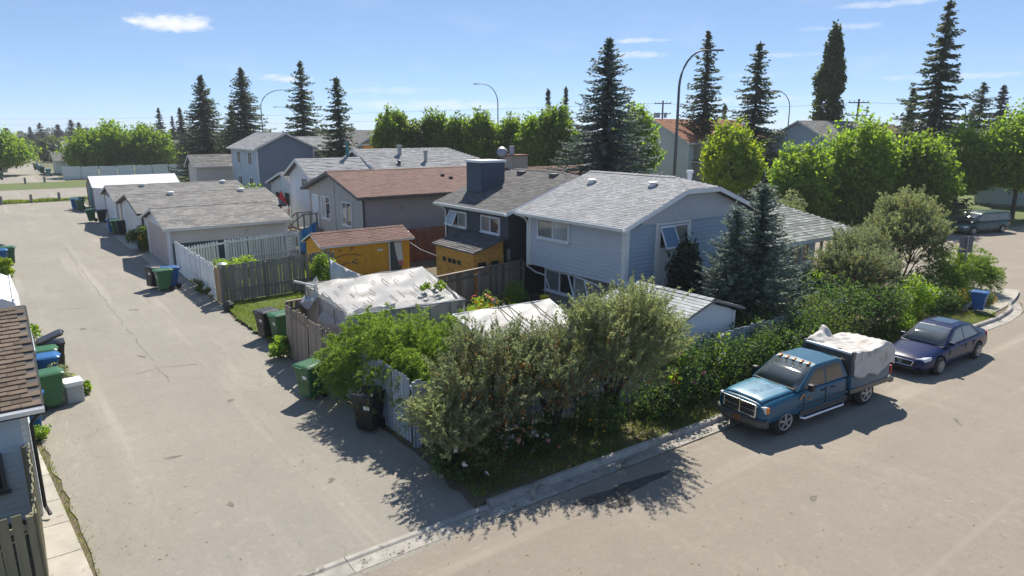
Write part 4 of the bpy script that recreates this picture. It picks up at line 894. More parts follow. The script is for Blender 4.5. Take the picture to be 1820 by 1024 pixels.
# ------------------------------------------------------------------ garden shed by the street fence, greenhouses, frames
def white_shed():
    r = thing('low_shed', 'white low shed with pale grey roof just behind the street fence', 'shed', (16.4, 12.25, 0)); x0, x1, y0, y1 = 15.15, 17.75, 12.25, 15.2; bc = 16.55; hw = 1.5
    walls(r, 'y', y0, y1, x0, x1, .1, 1.98, 2.45, hw, (0, 0), 'white_siding', None, 'white_paint', .11)
    roof(r, 'y', y0 - .18, y1 + .2, bc, hw, 1.98, 2.45, rm='shingle_pale', tm='grey_wood', ex=.16, tw=.5, th=.05, seed=21, gutters=(0, 0), fasc=.07, lift=.014)
    wbox(MB(), (x0, y0), XP, YM, .35, 1.0, .037, .05, 1.25, 1.33).build('wall_vent', 'grey_metal', r)
white_shed()
def cloth(name, P00, P10, P01, P11, nu, nv, amp, seed, m, parent, hem=(0, 0, 0, 0), sag=.0, thick=0.):
    """bilinear sheet with folds; hem = drops on the four sides"""
    rg = random.Random(seed); ph = [(rg.uniform(0, 6.28), rg.uniform(1.5, 7), rg.uniform(-7, 7), rg.uniform(.4, 1)) for _ in range(9)]
    P00, P10, P01, P11 = map(Vector, (P00, P10, P01, P11)); b = MB()
    for i in range(nu + 1):
        for j in range(nv + 1):
            u, v = i / nu, j / nv; p = P00 * (1 - u) * (1 - v) + P10 * u * (1 - v) + P01 * (1 - u) * v + P11 * u * v
            f = sum(a * math.sin(k1 * u * 3.2 + k2 * v * 3.2 + p0) for p0, k1, k2, a in ph) / 4.5
            f += .5 * abs(math.sin(9 * u + 4 * v + 2 * math.sin(5 * v))) ** 3
            p.z += amp * f - sag * (math.sin(u * PI) * math.sin(v * PI)); p.x += amp * .5 * math.sin(11 * v + u * 3); p.y += amp * .5 * math.cos(9 * u + v * 4); b.v.append(tuple(p))
    for i in range(nu):
        for j in range(nv): a = i * (nv + 1) + j; b.f.append((a, a + nv + 1, a + nv + 2, a + 1)); b.mi.append(0)
    o = b.build(name, m, parent, smooth=True, fix=False); return o
def greenhouse():
    r = thing('greenhouse', 'homemade greenhouse draped in torn white plastic sheeting beside the lane fence', 'greenhouse', (8, 18.3, 0))
    A, B, Cc, Dd = (7.70, 18.35, 2.02), (11.6, 18.05, 2.0), (7.75, 21.7, 2.34), (12.15, 21.75, 2.40)
    lerp = lambda a, b, t: tuple(a[k] + (b[k] - a[k]) * t for k in range(3)); rg = random.Random(8)
    o = cloth('roof_cover', A, B, Cc, Dd, 90, 70, .042, 5, 'sheet_plastic', r, sag=.10)
    # rafters press up under the sheet; a few show through tears
    for k in range(11):
        t = (k + .4) / 11; p, q = lerp(A, B, t), lerp(Cc, Dd, t); MB().tube([(p[0], p[1], p[2] - .22), (q[0], q[1], q[2] - .22)], .022, 5).build('rafter', 'weathered_wood', r)
        s0 = rg.uniform(0, .3)
        while s0 < .95:
            s1 = min(1, s0 + rg.uniform(.08, .2)); a, b = lerp(p, q, s0), lerp(p, q, s1); sg = .10 * math.sin(t * PI) * math.sin((s0 + s1) / 2 * PI); MB().tube([(a[0], a[1], a[2] + .07 - sg), (b[0], b[1], b[2] + .07 - sg)], .011, 5).build('batten', 'weathered_wood', r); s0 = s1 + rg.uniform(.18, .5)
    for (p, q, seed, m) in ((A, B, 7, 'clear_sheet'), (Cc, A, 8, 'sheet_plastic'), (B, Dd, 9, 'clear_sheet'), (Dd, Cc, 10, 'sheet_plastic')):
        cloth('side_cover', (p[0], p[1], .12), (q[0], q[1], .12), (p[0], p[1], p[2] + .02), (q[0], q[1], q[2] + .02), 60, 22, .055, seed, m, r)
    for t in (.0, .16, .24, .44, .5, .68, .86, 1.): p = lerp(A, B, t); q = p[0] + rg.uniform(-.05, .05); MB().hexa([(q - .016, p[1] - .09, .1), (q + .016, p[1] - .09, .1), (q + .016, p[1] - .06, .1), (q - .016, p[1] - .06, .1), (p[0] - .016, p[1] - .09, p[2]), (p[0] + .016, p[1] - .09, p[2]), (p[0] + .016, p[1] - .06, p[2]), (p[0] - .016, p[1] - .06, p[2])]).build('post', 'grey_wood', r)
    for t in (.22, .6, .95): p = lerp(A, Cc, t); MB().box(p[0] - .10, p[0] - .07, p[1] - .016, p[1] + .016, .1, p[2]).build('post', 'grey_wood', r)
    MB().tube([(7.45, 21.95, 2.46), (7.9, 21.3, 2.36)], .035, 6).build('beam', 'white_paint_wood', r); MB().tube([(A[0], A[1] - .05, A[2]), (B[0], B[1] - .05, B[2])], .022, 6).build('eave_pole', 'grey_metal', r)
    # loose sheeting spilling over the eaves on both open sides
    cloth('loose_sheet', (7.45, 20.6, 1.75), (7.50, 22.0, 1.6), (7.75, 20.5, 2.42), (8.2, 21.9, 2.46), 24, 14, .09, 14, 'sheet_plastic', r); cloth('loose_sheet', (7.58, 18.3, 1.35), (7.52, 20.4, 1.2), (7.8, 18.5, 2.12), (7.8, 20.5, 2.26), 30, 16, .06, 15, 'sheet_plastic', r); cloth('loose_sheet', (7.7, 18.15, 1.45), (9.2, 18.1, 1.62), (7.8, 18.45, 2.12), (9.3, 18.35, 2.12), 26, 14, .05, 16, 'sheet_plastic', r)
    cloth('loose_sheet', (11.75, 18.3, 1.3), (12.25, 20.0, 1.5), (11.45, 18.2, 2.1), (11.9, 20.0, 2.26), 18, 12, .05, 17, 'sheet_plastic', r)
greenhouse()
def low_tunnel():
    r = thing('low_greenhouse', 'low frame covered with pale plastic sheet behind the berry shrubs', 'greenhouse', (10.4, 14, 0))
    A, B, Cc, Dd = (9.95, 14.2, 1.75), (13.0, 14.0, 1.8), (10.45, 16.9, 1.92), (13.9, 16.5, 1.95)
    cloth('roof_cover', A, B, Cc, Dd, 40, 30, .035, 25, 'sheet_plastic', r, sag=.10)
    for p, q in ((A, B), (B, Dd), (Dd, Cc), (Cc, A)): MB().tube([p, q], .03, 6).build('frame_pole', 'white_paint_wood', r)
    for p in (A, B, Cc, Dd): MB().tube([(p[0], p[1], .05), p], .03, 6).build('post', 'grey_wood', r)
    lerp = lambda a, b, t: tuple(a[k] + (b[k] - a[k]) * t for k in range(3))
    for t in (.45, .55, .8): p, q = lerp(A, B, t), lerp(Cc, Dd, t); MB().tube([(p[0], p[1], p[2] + .03), (q[0], q[1], q[2] + .03)], .018, 5).build('batten', 'bark', r)
    for (p, q, s) in ((A, Cc, 31), (A, B, 32)): cloth('side_cover', (p[0], p[1], .2), (q[0], q[1], .2), (p[0], p[1], p[2]), (q[0], q[1], q[2]), 20, 8, .03, s, 'clear_sheet', r)
low_tunnel()
def pipe_frame():
    r = thing('pipe_frame', 'bare white timber garden frame between the low shed and tall shrub', 'frame', (13.8, 12.3, 0))
    rails = [((13.5, 12.45, 1.95), (14.85, 12.5, 2.0)), ((13.9, 13.4, 2.0), (15.0, 13.3, 2.02)), ((14.6, 14.4, 2.02), (15.05, 14.3, 2.0)), ((13.5, 12.4, 1.98), (14.7, 14.6, 2.02)), ((14.3, 12.4, 2.0), (15.05, 14.5, 2.05)), ((14.9, 12.3, 2.0), (15.1, 13.9, 2.06))]
    for a, b in rails: MB().tube([a, b], .028, 6).build('rail', 'white_paint_wood', r)
    for (x, y) in ((13.5, 12.45), (14.88, 12.4), (15.05, 14.4), (14.6, 14.5)): MB().tube([(x, y, .05), (x, y, 2.0)], .03, 6).build('post', 'white_paint_wood', r)
    f = thing('leaning_frame', 'white timber frame leaning by the basement window of the corner house', 'frame', (17.2, 18.5, 0))
    for a, b in (((17.55, 19.7, 1.75), (16.6, 17.9, .3)), ((17.5, 19.3, 1.8), (17.3, 17.6, 1.7)), ((17.4, 18.6, 1.75), (16.5, 17.2, .6)), ((16.6, 17.9, 1.35), (15.4, 16.8, 1.2))): MB().box(0, .05, 0, .05, 0, 1) and MB().tube([a, b], .03, 4).build('bar', 'white_paint_wood', f)
pipe_frame()
# ------------------------------------------------------------------ vehicles (front towards +x, built round the origin)
def evalmesh(o):
    dg = bpy.context.evaluated_depsgraph_get(); dg.update(); me = bpy.data.meshes.new_from_object(o.evaluated_get(dg)); return me
def loft(stations, n_half=7):
    """stations: list of (x, [(y, z) half ring from bottom centre to top centre])"""
    b = MB(); rings = []
    for x, half in stations:
        ring = [(x, y, z) for y, z in half] + [(x, -y, z) for y, z in half[-2:0:-1]]; rings.append(len(b.v)); b.v += ring; n = len(ring)
    for a, c in zip(rings[:-1], rings[1:]):
        for k in range(n): b.f.append((a + k, a + (k + 1) % n, c + (k + 1) % n, c + k)); b.mi.append(0)
    b.f.append(tuple(rings[0] + k for k in range(n))[::-1]); b.f.append(tuple(rings[-1] + k for k in range(n))); b.mi += [0, 0]
    return b
def car_body(name, stations, m, parent, wheels, wr, sub=2, ww=.34):
    b = loft(stations); o = b.build(name, m, parent, smooth=True); sd = o.modifiers.new('s', 'SUBSURF'); sd.levels = sd.render_levels = sub
    cs = []
    for (x, y) in wheels:
        c = MB(); s = 1 if y > 0 else -1; c.lathe([(wr * 1.16, 0), (wr * 1.16, ww + .12)], 28, (x, (abs(y) - ww) if s > 0 else -(abs(y) + .12), wr * 1.02), 'y'); co = c.build('cutter', 'trim_black'); co.parent = None; cs.append(co)
        co.matrix_world = Matrix.Identity(4)
        md = o.modifiers.new('w', 'BOOLEAN'); md.operation = 'DIFFERENCE'; md.object = co; md.solver = 'EXACT'
    pr = o.parent; o.parent = None; me = evalmesh(o); o.modifiers.clear(); o.data = me; o.parent = pr
    for c in cs: bpy.data.objects.remove(c)
    if len(me.materials) < 1: me.materials.append(M[m])
    me.polygons.foreach_set('use_smooth', [True] * len(me.polygons))
    es = o.modifiers.new('e', 'EDGE_SPLIT'); es.split_angle = R(38)
    return o
def wheel(parent, x, y, r, wd=.22, rimm='alloy', spokes=6, name='wheel'):
    s = 1 if y > 0 else -1
    t = MB(); t.lathe([(r * .60, -wd / 2), (r * .90, -wd / 2), (r * .98, -wd * .36), (r, -wd * .2), (r, wd * .2), (r * .98, wd * .36), (r * .90, wd / 2), (r * .60, wd / 2)], 30, (x, y, r), 'y'); o = t.build(name, 'black_rubber', parent, smooth=True); es = o.modifiers.new('e', 'EDGE_SPLIT'); es.split_angle = R(35)
    f = MB(); yo = y + s * (wd * .5 + .012)
    f.lathe([(r * .62, -s * .01), (r * .62, s * .02), (r * .56, s * .012), (r * .54, -s * .01)], 24, (x, yo, r), 'y', cap=False); f.lathe([(r * .15, s * .0), (r * .14, s * .02), (.005, s * .024)], 14, (x, yo, r), 'y')
    for k in range(spokes):
        a = 2 * PI * k / spokes + .3; u = Vector((math.cos(a), 0, math.sin(a))); v = Vector((-math.sin(a), 0, math.cos(a))); c = Vector((x, yo, r)); q = []
        for (rr, hw, d) in ((r * .10, r * .075, .014), (r * .58, r * .095, .010)):
            for sg in (-1, 1): q.append(c + u * rr + v * hw * sg + Vector((0, s * d, 0)))
        q = [q[0], q[1], q[3], q[2]]; f.hexa([tuple(p - Vector((0, s * .015, 0))) for p in q] + [tuple(p) for p in q])
    f.build('rim', rimm, o)
    d = MB(); d.lathe([(r * .58, -s * .008), (r * .30, -s * .010), (.01, -s * .010)], 20, (x, yo, r), 'y'); d.build('brake_disc', 'trim_black', o)
    return o
class Cabin:
    """glasshouse from a side profile: belt line up over the roof; widths taper from the belt to the roof"""
    def __init__(s, prof, zb, wb, zr, wr): s.p = prof; s.zb, s.wb, s.zr, s.wr = zb, wb, zr, wr
    def w(s, z): t = max(0, min(1, (z - s.zb) / (s.zr - s.zb))); return s.wb + (s.wr - s.wb) * t
    def shell(s, m, parent, name='cabin', bevel=.04, crown=.035):
        b = MB(); n = len(s.p); mid = []
        for x, z in s.p: b.v.append((x, s.w(z), z))
        for x, z in s.p: b.v.append((x, -s.w(z), z))
        top = max(z for _, z in s.p)
        for x, z in s.p: b.v.append((x, 0, z + (crown if z > top - .09 else 0)))
        for k in range(n - 1):
            b.f += [(k, k + 1, 2 * n + k + 1, 2 * n + k), (2 * n + k, 2 * n + k + 1, n + k + 1, n + k)]; b.mi += [0, 0]
        b.f += [tuple(range(n)), tuple(range(n, 2 * n))[::-1]]; b.mi += [0, 0]
        return b.build(name, m, parent, bevel=bevel, smooth=False)
    def side(s, pts, m, parent, name, sgn, off=.006, th=.004):
        b = MB(); q = [(x, sgn * (s.w(z) + off), z) for x, z in pts]; q2 = [(x, sgn * (s.w(z) + off - .02), z) for x, z in pts]; n = len(q); b.v = q + q2
        b.f = [tuple(range(n)), tuple(range(n, 2 * n))[::-1]] + [(k, (k + 1) % n, n + (k + 1) % n, n + k) for k in range(n)]; b.mi = [0] * len(b.f); return b.build(name, m, parent)
    def across(s, k, m, parent, name, iu=.07, iv=.06, off=.008, crown=.0):
        (x0, z0), (x1, z1) = s.p[k], s.p[k + 1]; d = Vector((x1 - x0, 0, z1 - z0)); nrm = Vector((-d.z, 0, d.x)).normalized()
        if nrm.z < 0: nrm = -nrm
        b = MB(); nn = 8
        for i in range(nn + 1):
            f = -1 + 2 * i / nn
            for t in (iv, .5, 1 - iv):
                x, z = x0 + d.x * t, z0 + d.z * t; p = Vector((x, f * (s.w(z) - iu), z)) + nrm * (off + crown * (1 - f * f)); b.v.append(tuple(p))
        for i in range(nn):
            for j in range(2): a = i * 3 + j; b.f.append((a, a + 3, a + 4, a + 1)); b.mi.append(0)
        o = b.build(name, m, parent, smooth=True); sd = o.modifiers.new('s', 'SOLIDIFY'); sd.thickness = .012; return o

def ram():
    r = thing('pickup_truck', 'blue and grey pickup truck with chrome crosshair grille parked by the kerb', 'truck', (16.53, 9.03, .0), R(180 - 4.4), world=False)
    r.scale = (.97, .745, .81)
    # body: nose at +x
    W = .965
    def st(x, zb, wl, zs, ws, zt, wt): return (x, [(0, zb), (wl * .9, zb), (wl, zb + .10), (wl, (zb + zs) / 2), (ws, zs), (wt, zt), (0, zt + .015)])
    S = [st(2.95, .62, .80, .98, .80, 1.08, .62), st(2.90, .50, .90, 1.02, .89, 1.13, .70), st(2.70, .46, W, 1.06, .955, 1.18, .74), st(2.1, .44, W, 1.10, .965, 1.23, .75), st(1.45, .44, W, 1.14, .97, 1.28, .78), st(1.20, .44, W, 1.16, .97, 1.29, .86),
         st(.2, .44, W, 1.17, .965, 1.28, .88), st(-.70, .44, W, 1.17, .965, 1.28, .88), st(-.85, .44, W, 1.17, .965, 1.29, .88)]
    wb = ((1.80, .82), (1.80, -.82), (-1.77, .82), (-1.77, -.82)); WR = .425
    body = car_body('body', S, 'truck_blue', r, wb[:2], WR)
    # hood panel with worn paint, two ridges
    hd = MB(); nx, ny = 10, 10
    for i in range(nx + 1):
        for j in range(ny + 1):
            t = i / nx; f = -1 + 2 * j / ny; x = 1.38 + 1.42 * t; wd = .80 - .07 * t; z = 1.305 - .085 * t - .035 * f * f + (.022 if .38 < abs(f) < .8 else 0) * (1 - t * .5) - (.03 * max(0, t - .85) / .15); hd.v.append((x, f * wd, z))
    for i in range(nx):
        for j in range(ny): a = i * (ny + 1) + j; hd.f.append((a, a + ny + 1, a + ny + 2, a + 1)); hd.mi.append(0)
    o = hd.build('hood', 'truck_hood', r, smooth=True); o.modifiers.new('s', 'SOLIDIFY').thickness = .02
    cab = Cabin([(1.36, 1.27), (.62, 1.86), (.45, 1.90), (-.45, 1.90), (-.62, 1.85), (-.84, 1.27)], 1.27, .93, 1.9, .76)
    cab.shell('truck_blue', r, 'cab', .05)
    cab.across(0, 'windscreen', r, 'windscreen', .07, .05, .010, .03); cab.across(4, 'tinted_glass', r, 'rear_window', .12, .15)
    for s in (1, -1):
        cab.side([(1.06, 1.30), (.58, 1.72), (.52, 1.76), (.22, 1.77), (.22, 1.30)], 'tinted_glass', r, 'door_window', s); cab.side([(.14, 1.30), (.14, 1.77), (-.42, 1.77), (-.50, 1.72), (-.60, 1.32)], 'tinted_glass', r, 'door_window', s)
        for x in (1.12, .18, -.72): MB().box(x - .006, x + .006, s * .972 - .004, s * .972 + .010, .52, 1.18).build('door_seam', 'trim_black', r)
        for x in (.30, -.12): MB().box(x - .09, x + .09, s * .975 - .01, s * .975 + .025, 1.07, 1.11).build('door_handle', 'trim_black', r, bevel=.008)
        MB().box(-.80, 1.32, s * .978 - .008, s * .978 + .012, .74, .78).build('side_moulding', 'truck_grey', r)
        MB().box(-.82, 1.25, s * .965 - .008, s * .965 + .022, .44, .62).build('rocker_panel', 'truck_grey', r, bevel=.01)
        # mirror
        m_ = MB(); m_.box(.98, 1.06, s * 1.0 - .02, s * 1.0 + .02, 1.28, 1.33); m_.box(.95, 1.09, s * 1.12 - .09, s * 1.12 + .09, 1.26, 1.48); m_.build('mirror', 'trim_black', r, bevel=.03)
        # running board
        b = MB(); b.tube([(1.22, s * .96, .42), (1.12, s * 1.05, .37), (-.55, s * 1.05, .37), (-.66, s * .96, .42)], .045, 10); b.build('running_board', 'chrome', r, smooth=True)
        # headlight with amber corner
        h = MB(); h.hexa([(2.93, s * .60, .86), (2.83, s * .935, .86), (2.72, s * .95, .86), (2.80, s * .58, .86), (2.95, s * .60, 1.06), (2.86, s * .92, 1.07), (2.70, s * .935, 1.08), (2.80, s * .58, 1.06)]); h.build('headlight', 'lamp_clear', r, bevel=.02)
        MB().hexa([(2.845, s * .86, .87), (2.80, s * .965, .87), (2.66, s * .965, .87), (2.66, s * .86, .87), (2.85, s * .86, 1.04), (2.80, s * .955, 1.05), (2.66, s * .955, 1.05), (2.66, s * .86, 1.04)]).build('turn_signal', 'lamp_amber', r)
        # gold scroll decal behind the front wheel arch
        g = MB()
        for k in range(7):
            t = k / 6; g.poly([(1.30 - .4 * t, s * .987, 1.02 + .10 * math.sin(t * 5)), (1.25 - .4 * t, s * .987, 1.00 + .10 * math.sin(t * 5)), (1.22 - .4 * t, s * .987, 1.03 + .11 * math.sin(t * 5 + .6)), (1.27 - .4 * t, s * .987, 1.06 + .11 * math.sin(t * 5 + .5))])
        g.build('scroll_decal', 'decal_gold', r)
        # wheel-arch flare on the bed and tail lamp
        MB().box(-2.99, -2.93, s * .86, s * .955, .85, 1.15).build('tail_light', 'lamp_red', r, bevel=.01)
    # grille: dark insert, chrome surround and crosshair
    MB().box(2.86, 2.985, -.61, .61, .73, 1.07).build('grille', 'trim_black', r)
    gs = MB(); gs.box(2.97, 3.02, -.66, .66, 1.05, 1.11); gs.box(2.97, 3.02, -.64, .64, .69, .75); gs.box(2.97, 3.02, -.67, -.60, .69, 1.11); gs.box(2.97, 3.02, .60, .67, .69, 1.11); gs.build('grille_surround', 'chrome', r, bevel=.015)
    MB().box(2.975, 3.025, -.60, .60, .88, .93).build('grille_bar', 'chrome', r, bevel=.01); MB().box(2.975, 3.035, -.05, .05, .69, 1.13).build('grille_bar', 'chrome', r, bevel=.015)
    for k in range(6):
        for s_ in (-1, 1): MB().box(2.984, 2.996, min(s_ * .06, s_ * .59), max(s_ * .06, s_ * .59), .765 + k * .048, .775 + k * .048).build('grille_slat', 'trim_grey', r)
    bm = MB()
    prof = [(2.86, .42), (3.06, .42), (3.08, .48), (3.08, .62), (3.02, .68), (2.86, .68)]
    ys = [(-1.0, -.18), (-.8, -.03), (-.3, 0), (.3, 0), (.8, -.03), (1.0, -.18)]
    for (y, dx) in ys: bm.v += [(x + dx, y, z) for x, z in prof]
    n = len(prof)
    for i in range(len(ys) - 1):
        for k in range(n): a = i * n; bm.f.append((a + k, a + (k + 1) % n, a + n + (k + 1) % n, a + n + k)); bm.mi.append(0)
    bm.f += [tuple(range(n)), tuple(range((len(ys) - 1) * n, len(ys) * n))]; bm.mi += [0, 0]; bm.build('front_bumper', 'truck_grey', r, bevel=.02)
    MB().box(3.075, 3.095, -.16, .16, .46, .62).build('number_plate', 'rust_brown', r); MB().box(2.7, 2.98, -.7, .7, .34, .43).build('air_dam', 'trim_black', r)
    # cargo bed
    bd = MB(); z0, z1 = .55, 1.20
    bedS = [(-.90, .95), (-2.9, .95)]
    bed = car_body('cargo_bed', [(-.90, [(0, .55), (.88, .55), (.965, .62), (.975, .9), (.965, 1.24), (.90, 1.28), (0, 1.28)]), (-1.0, [(0, .55), (.88, .55), (.97, .62), (.98, .9), (.97, 1.24), (.90, 1.28), (0, 1.28)]), (-2.85, [(0, .55), (.88, .55), (.97, .62), (.98, .9), (.97, 1.24), (.90, 1.28), (0, 1.28)]), (-2.98, [(0, .58), (.86, .58), (.94, .64), (.95, .9), (.94, 1.22), (.88, 1.25), (0, 1.25)])], 'truck_blue', r, wb[2:], WR, 1)
    MB().box(-2.95, -.92, .975, .989, .60, .76).build('bed_moulding', 'truck_grey', r); MB().box(-2.95, -.92, -.989, -.975, .60, .76).build('bed_moulding', 'truck_grey', r)
    MB().box(-3.18, -2.99, -.95, .95, .50, .68).build('rear_bumper', 'truck_grey', r, bevel=.03); MB().box(-3.0, -2.985, -.75, .75, .66, 1.24).build('tailgate', 'truck_blue', r, bevel=.01)
    hb = MB(); hb.box(-.99, -.92, -.93, .93, 1.25, 1.97); hb.build('headboard', 'truck_grey', r, bevel=.01)
    MB().box(-1.02, -.90, -.96, .96, 1.95, 2.02).build('headboard_rail', 'white_metal', r, bevel=.01)
    for s in (1, -1): MB().box(-1.02, -.90, s * .95 - .04, s * .95 + .04, 1.25, 2.05).build('headboard_post', 'trim_grey', r)
    for k in range(5):
        y = (-.55, -.28, 0, .28, .55)[k]; b = MB(); b.hexa([(.66, y - .055, 1.885), (.50, y - .03, 1.91), (.50, y + .03, 1.91), (.66, y + .055, 1.885), (.64, y - .045, 1.925), (.50, y - .02, 1.945), (.50, y + .02, 1.945), (.64, y + .045, 1.925)]); b.build('clearance_light', 'lamp_amber', r, bevel=.008)
    for s in (.1, -.62):
        b = MB(); b.tube([(1.32, s + .45, 1.325), (1.10, s, 1.50)], .010, 5); b.tube([(1.32, s + .05, 1.325), (1.24, s + .3, 1.385)], .012, 5); b.build('wiper', 'trim_black', r)
    MB().box(1.30, 1.40, -.80, .80, 1.27, 1.315).build('cowl', 'trim_black', r)
    MB().tube([(1.6, -.9, 1.15), (1.52, -.93, 1.85)], .006, 5).build('aerial', 'trim_black', r)
    MB().box(-2.8, 2.6, -.62, .62, .38, .58).build('chassis', 'trim_black', r)
    for k, (x, y) in enumerate(wb): wheel(r, x, y, WR, .27, 'alloy', 5)
    for o in r.children_recursive:                      # short front overhang
        if o.type == 'MESH' and not o.name.startswith(('wheel', 'rim', 'brake')):
            for vtx in o.data.vertices:
                if vtx.co.x > 2.0: vtx.co.x = 2.0 + (vtx.co.x - 2.0) * .70
    # tarpaulin over the load
    t = thing('tarpaulin', 'pale grey brown tarpaulin bulging over the truck bed', 'tarp', r.location, r.rotation_euler[2], world=False); t.scale = r.scale
    b = MB(); nu, nv = 44, 48; rg = random.Random(4)
    def top(u, f):
        z = 1.98 - .04 * u + .03 * math.sin(u * 9 + f * 3)
        z += .34 * math.exp(-(abs(u - .36) / .07) ** 2.6 - (abs(f + .60) / .20) ** 2.4) + .26 * math.exp(-((u - .20) / .14) ** 2 - ((f + .58) / .24) ** 2) + .10 * math.exp(-((u - .06) / .06) ** 2 - ((f + .5) / .2) ** 2)
        z += .12 * math.exp(-((u - .78) / .10) ** 2 - ((f - .55) / .45) ** 2)
        z -= .10 * math.exp(-((u - .55) / .2) ** 2 - ((f - .1) / .5) ** 2)
        return z + .018 * math.sin(17 * u + 7 * f) + .014 * math.sin(29 * f - 11 * u) + .02 * abs(math.sin(13 * u + 5 * f + 2 * math.sin(6 * u))) ** 4 + .015 * abs(math.sin(21 * u - 9 * f)) ** 5
    for i in range(nu + 1):
        u = i / nu; x = -.97 - 2.05 * u
        drop = .60 + .16 * math.sin(u * PI) + .05 * math.sin(u * 13) - (.28 * max(0, u - .75) / .25)
        for j in range(nv + 1):
            f = -1 + 2 * j / nv
            if abs(f) <= .66: y = f / .66 * .97; z = top(u, f)
            else:
                q = (abs(f) - .66) / .34; sg = 1 if f > 0 else -1; y = sg * (.97 + .05 * q + .030 * math.sin(u * 21 + q * 3) * q); z = top(u, f) - (drop + .15) * q
            if u > .9: z -= (u - .9) * 4.2 * (1 if abs(f) < .66 else .5)
            b.v.append((x, y, z))
    for i in range(nu):
        for j in range(nv): a = i * (nv + 1) + j; b.f.append((a, a + nv + 1, a + nv + 2, a + 1)); b.mi.append(0)
    o = b.build('cloth', 'tarp_cloth', t, smooth=True); o.modifiers.new('s', 'SOLIDIFY').thickness = .008
    bx = MB(); bx.box(-2.85, -1.05, -.85, .85, 1.25, 1.80); bx.build('covered_load', 'tan_wood', t)
    return r
ram()

def sedan(name, label, m, loc, rz, style='sedan', L=4.66, Wd=1.76, Ht=1.44, wbase=2.67, fo=.95, glass='tinted_glass', emblem=True, grp=None):
    r = thing(name, label, 'car' if style != 'van' else 'van', loc, rz, world=False, group=grp)
    r.scale = (1, .86, .88)
    xf = wbase / 2 + fo; xr = xf - L; w = Wd / 2; van = style == 'van'; zb = .92 if not van else 1.05; nose = .70 if not van else .85
    def st(x, z0, wl, zs, ws, zt, wt): return (x, [(0, z0), (wl * .88, z0), (wl, z0 + .10), (wl, (z0 + zs) / 2 + .02), (ws, zs), (wt, zt), (0, zt + .03)])
    xw = wbase / 2 - .35 + (.25 if van else 0)           # base of the windscreen
    xrr = xr + (.62 if not van else .08)                   # end of the cabin
    S = [st(xf, .36, w * .62, .52, w * .62, .58, w * .5), st(xf - .07, .26, w * .80, .58, w * .78, .66, w * .6), st(xf - .30, .22, w * .94, .66, w * .90, .74, w * .66), st(wbase / 2 - .05, .20, w, .74, w * .95, .83, w * .70), st(xw, .20, w, .82, w * .97, zb - .02, w * .80),
         st(0, .20, w, .86, w * .97, zb, w * .84), st(-wbase / 2 + .2, .20, w, .89, w * .97, zb + .02, w * .84), st(xr + .55, .22, w * .98, .92, w * .94, zb + .04, w * .78), st(xr + .12, .27, w * .90, .90, w * .84, zb + (.02 if not van else .0), w * .66), st(xr, .36, w * .78, .80, w * .74, .90, w * .58)]
    wh = [(wbase / 2, w - .10), (wbase / 2, -w + .10), (-wbase / 2, w - .10), (-wbase / 2, -w + .10)]; WR = .325
    car_body('body', S, m, r, wh, WR, 2, .30)
    if van: prof = [(xw + .15, zb - .03), (xw - .75, Ht - .10), (xw - 1.15, Ht), (xr + .45, Ht - .01), (xr + .22, Ht - .07), (xr + .02, zb - .03)]
    else: prof = [(xw + .02, zb - .03), (xw - .80, Ht - .055), (xw - 1.10, Ht - .005), (xw - 1.55, Ht), (xw - 2.05, Ht - .06), (xrr - .02, zb + .02)]
    cab = Cabin(prof, zb - .03, w * .885, Ht, w * .66 if not van else w * .80); cab.shell(m, r, 'cabin', .05, .02)
    cab.across(0, 'windscreen', r, 'windscreen', .06, .05, .010, .03); cab.across(4, glass, r, 'rear_window', .07, .10, .008, .02)
    if not van: MB().box(xw - 1.75, xw - 1.12, -.38, .38, Ht + .012, Ht + .022).build('sunroof', glass, r)
    for s in (1, -1):
        if van: wins = [[(xw - .30, zb + .05), (xw - .80, Ht - .18), (xw - 1.0, Ht - .15), (xw - 1.0, zb + .05)], [(xw - 1.06, zb + .05), (xw - 1.06, Ht - .15), (xr + 1.55, Ht - .15), (xr + 1.55, zb + .05)], [(xr + 1.49, zb + .05), (xr + 1.49, Ht - .15), (xr + .45, Ht - .17), (xr + .35, zb + .05)]]
        else: wins = [[(xw - .38, zb + .03), (xw - .92, Ht - .12), (xw - 1.32, Ht - .075), (xw - 1.32, zb + .03)], [(xw - 1.38, zb + .03), (xw - 1.38, Ht - .075), (xw - 1.95, Ht - .12), (xrr + .42, zb + .06), (xrr + .60, zb + .03)]]
        for q in wins: cab.side(q, glass, r, 'door_window', s)
        mm = MB(); mm.box(xw - .42, xw - .30, s * (w - .02) - .10, s * (w - .02) + .10, zb - .01, zb + .12); mm.build('mirror', m, r, bevel=.03)
        for x in (xw - .25, xw - 1.35, -wbase / 2 + .42): MB().box(x - .005, x + .005, s * w * .985 - .01, s * w * .985 + .012, .32, zb - .1).build('door_seam', 'trim_black', r)
        for x in (xw - 1.15, xw - 2.02): MB().box(x - .09, x + .09, s * w * .985 - .01, s * w * .985 + .025, zb - .16, zb - .125).build('door_handle', m, r, bevel=.008)
        h = MB(); h.hexa([(xf - .06, s * w * .50, .56), (xf - .20, s * w * .84, .58), (xf - .46, s * w * .92, .62), (xf - .2, s * w * .5, .6), (xf - .10, s * w * .50, .665), (xf - .22, s * w * .82, .685), (xf - .50, s * w * .905, .735), (xf - .2, s * w * .5, .69)]); h.build('headlight', 'lamp_clear', r, bevel=.01)
        t = MB(); t.hexa([(xr - .005, s * w * .55, .70), (xr + .1, s * w * .82, .70), (xr + .34, s * w * .93, .72), (xr + .2, s * w * .5, .7), (xr + .0, s * w * .55, .88), (xr + .1, s * w * .81, .88), (xr + .36, s * w * .915, .90), (xr + .2, s * w * .5, .88)]); t.build('tail_light', 'lamp_red', r, bevel=.01)
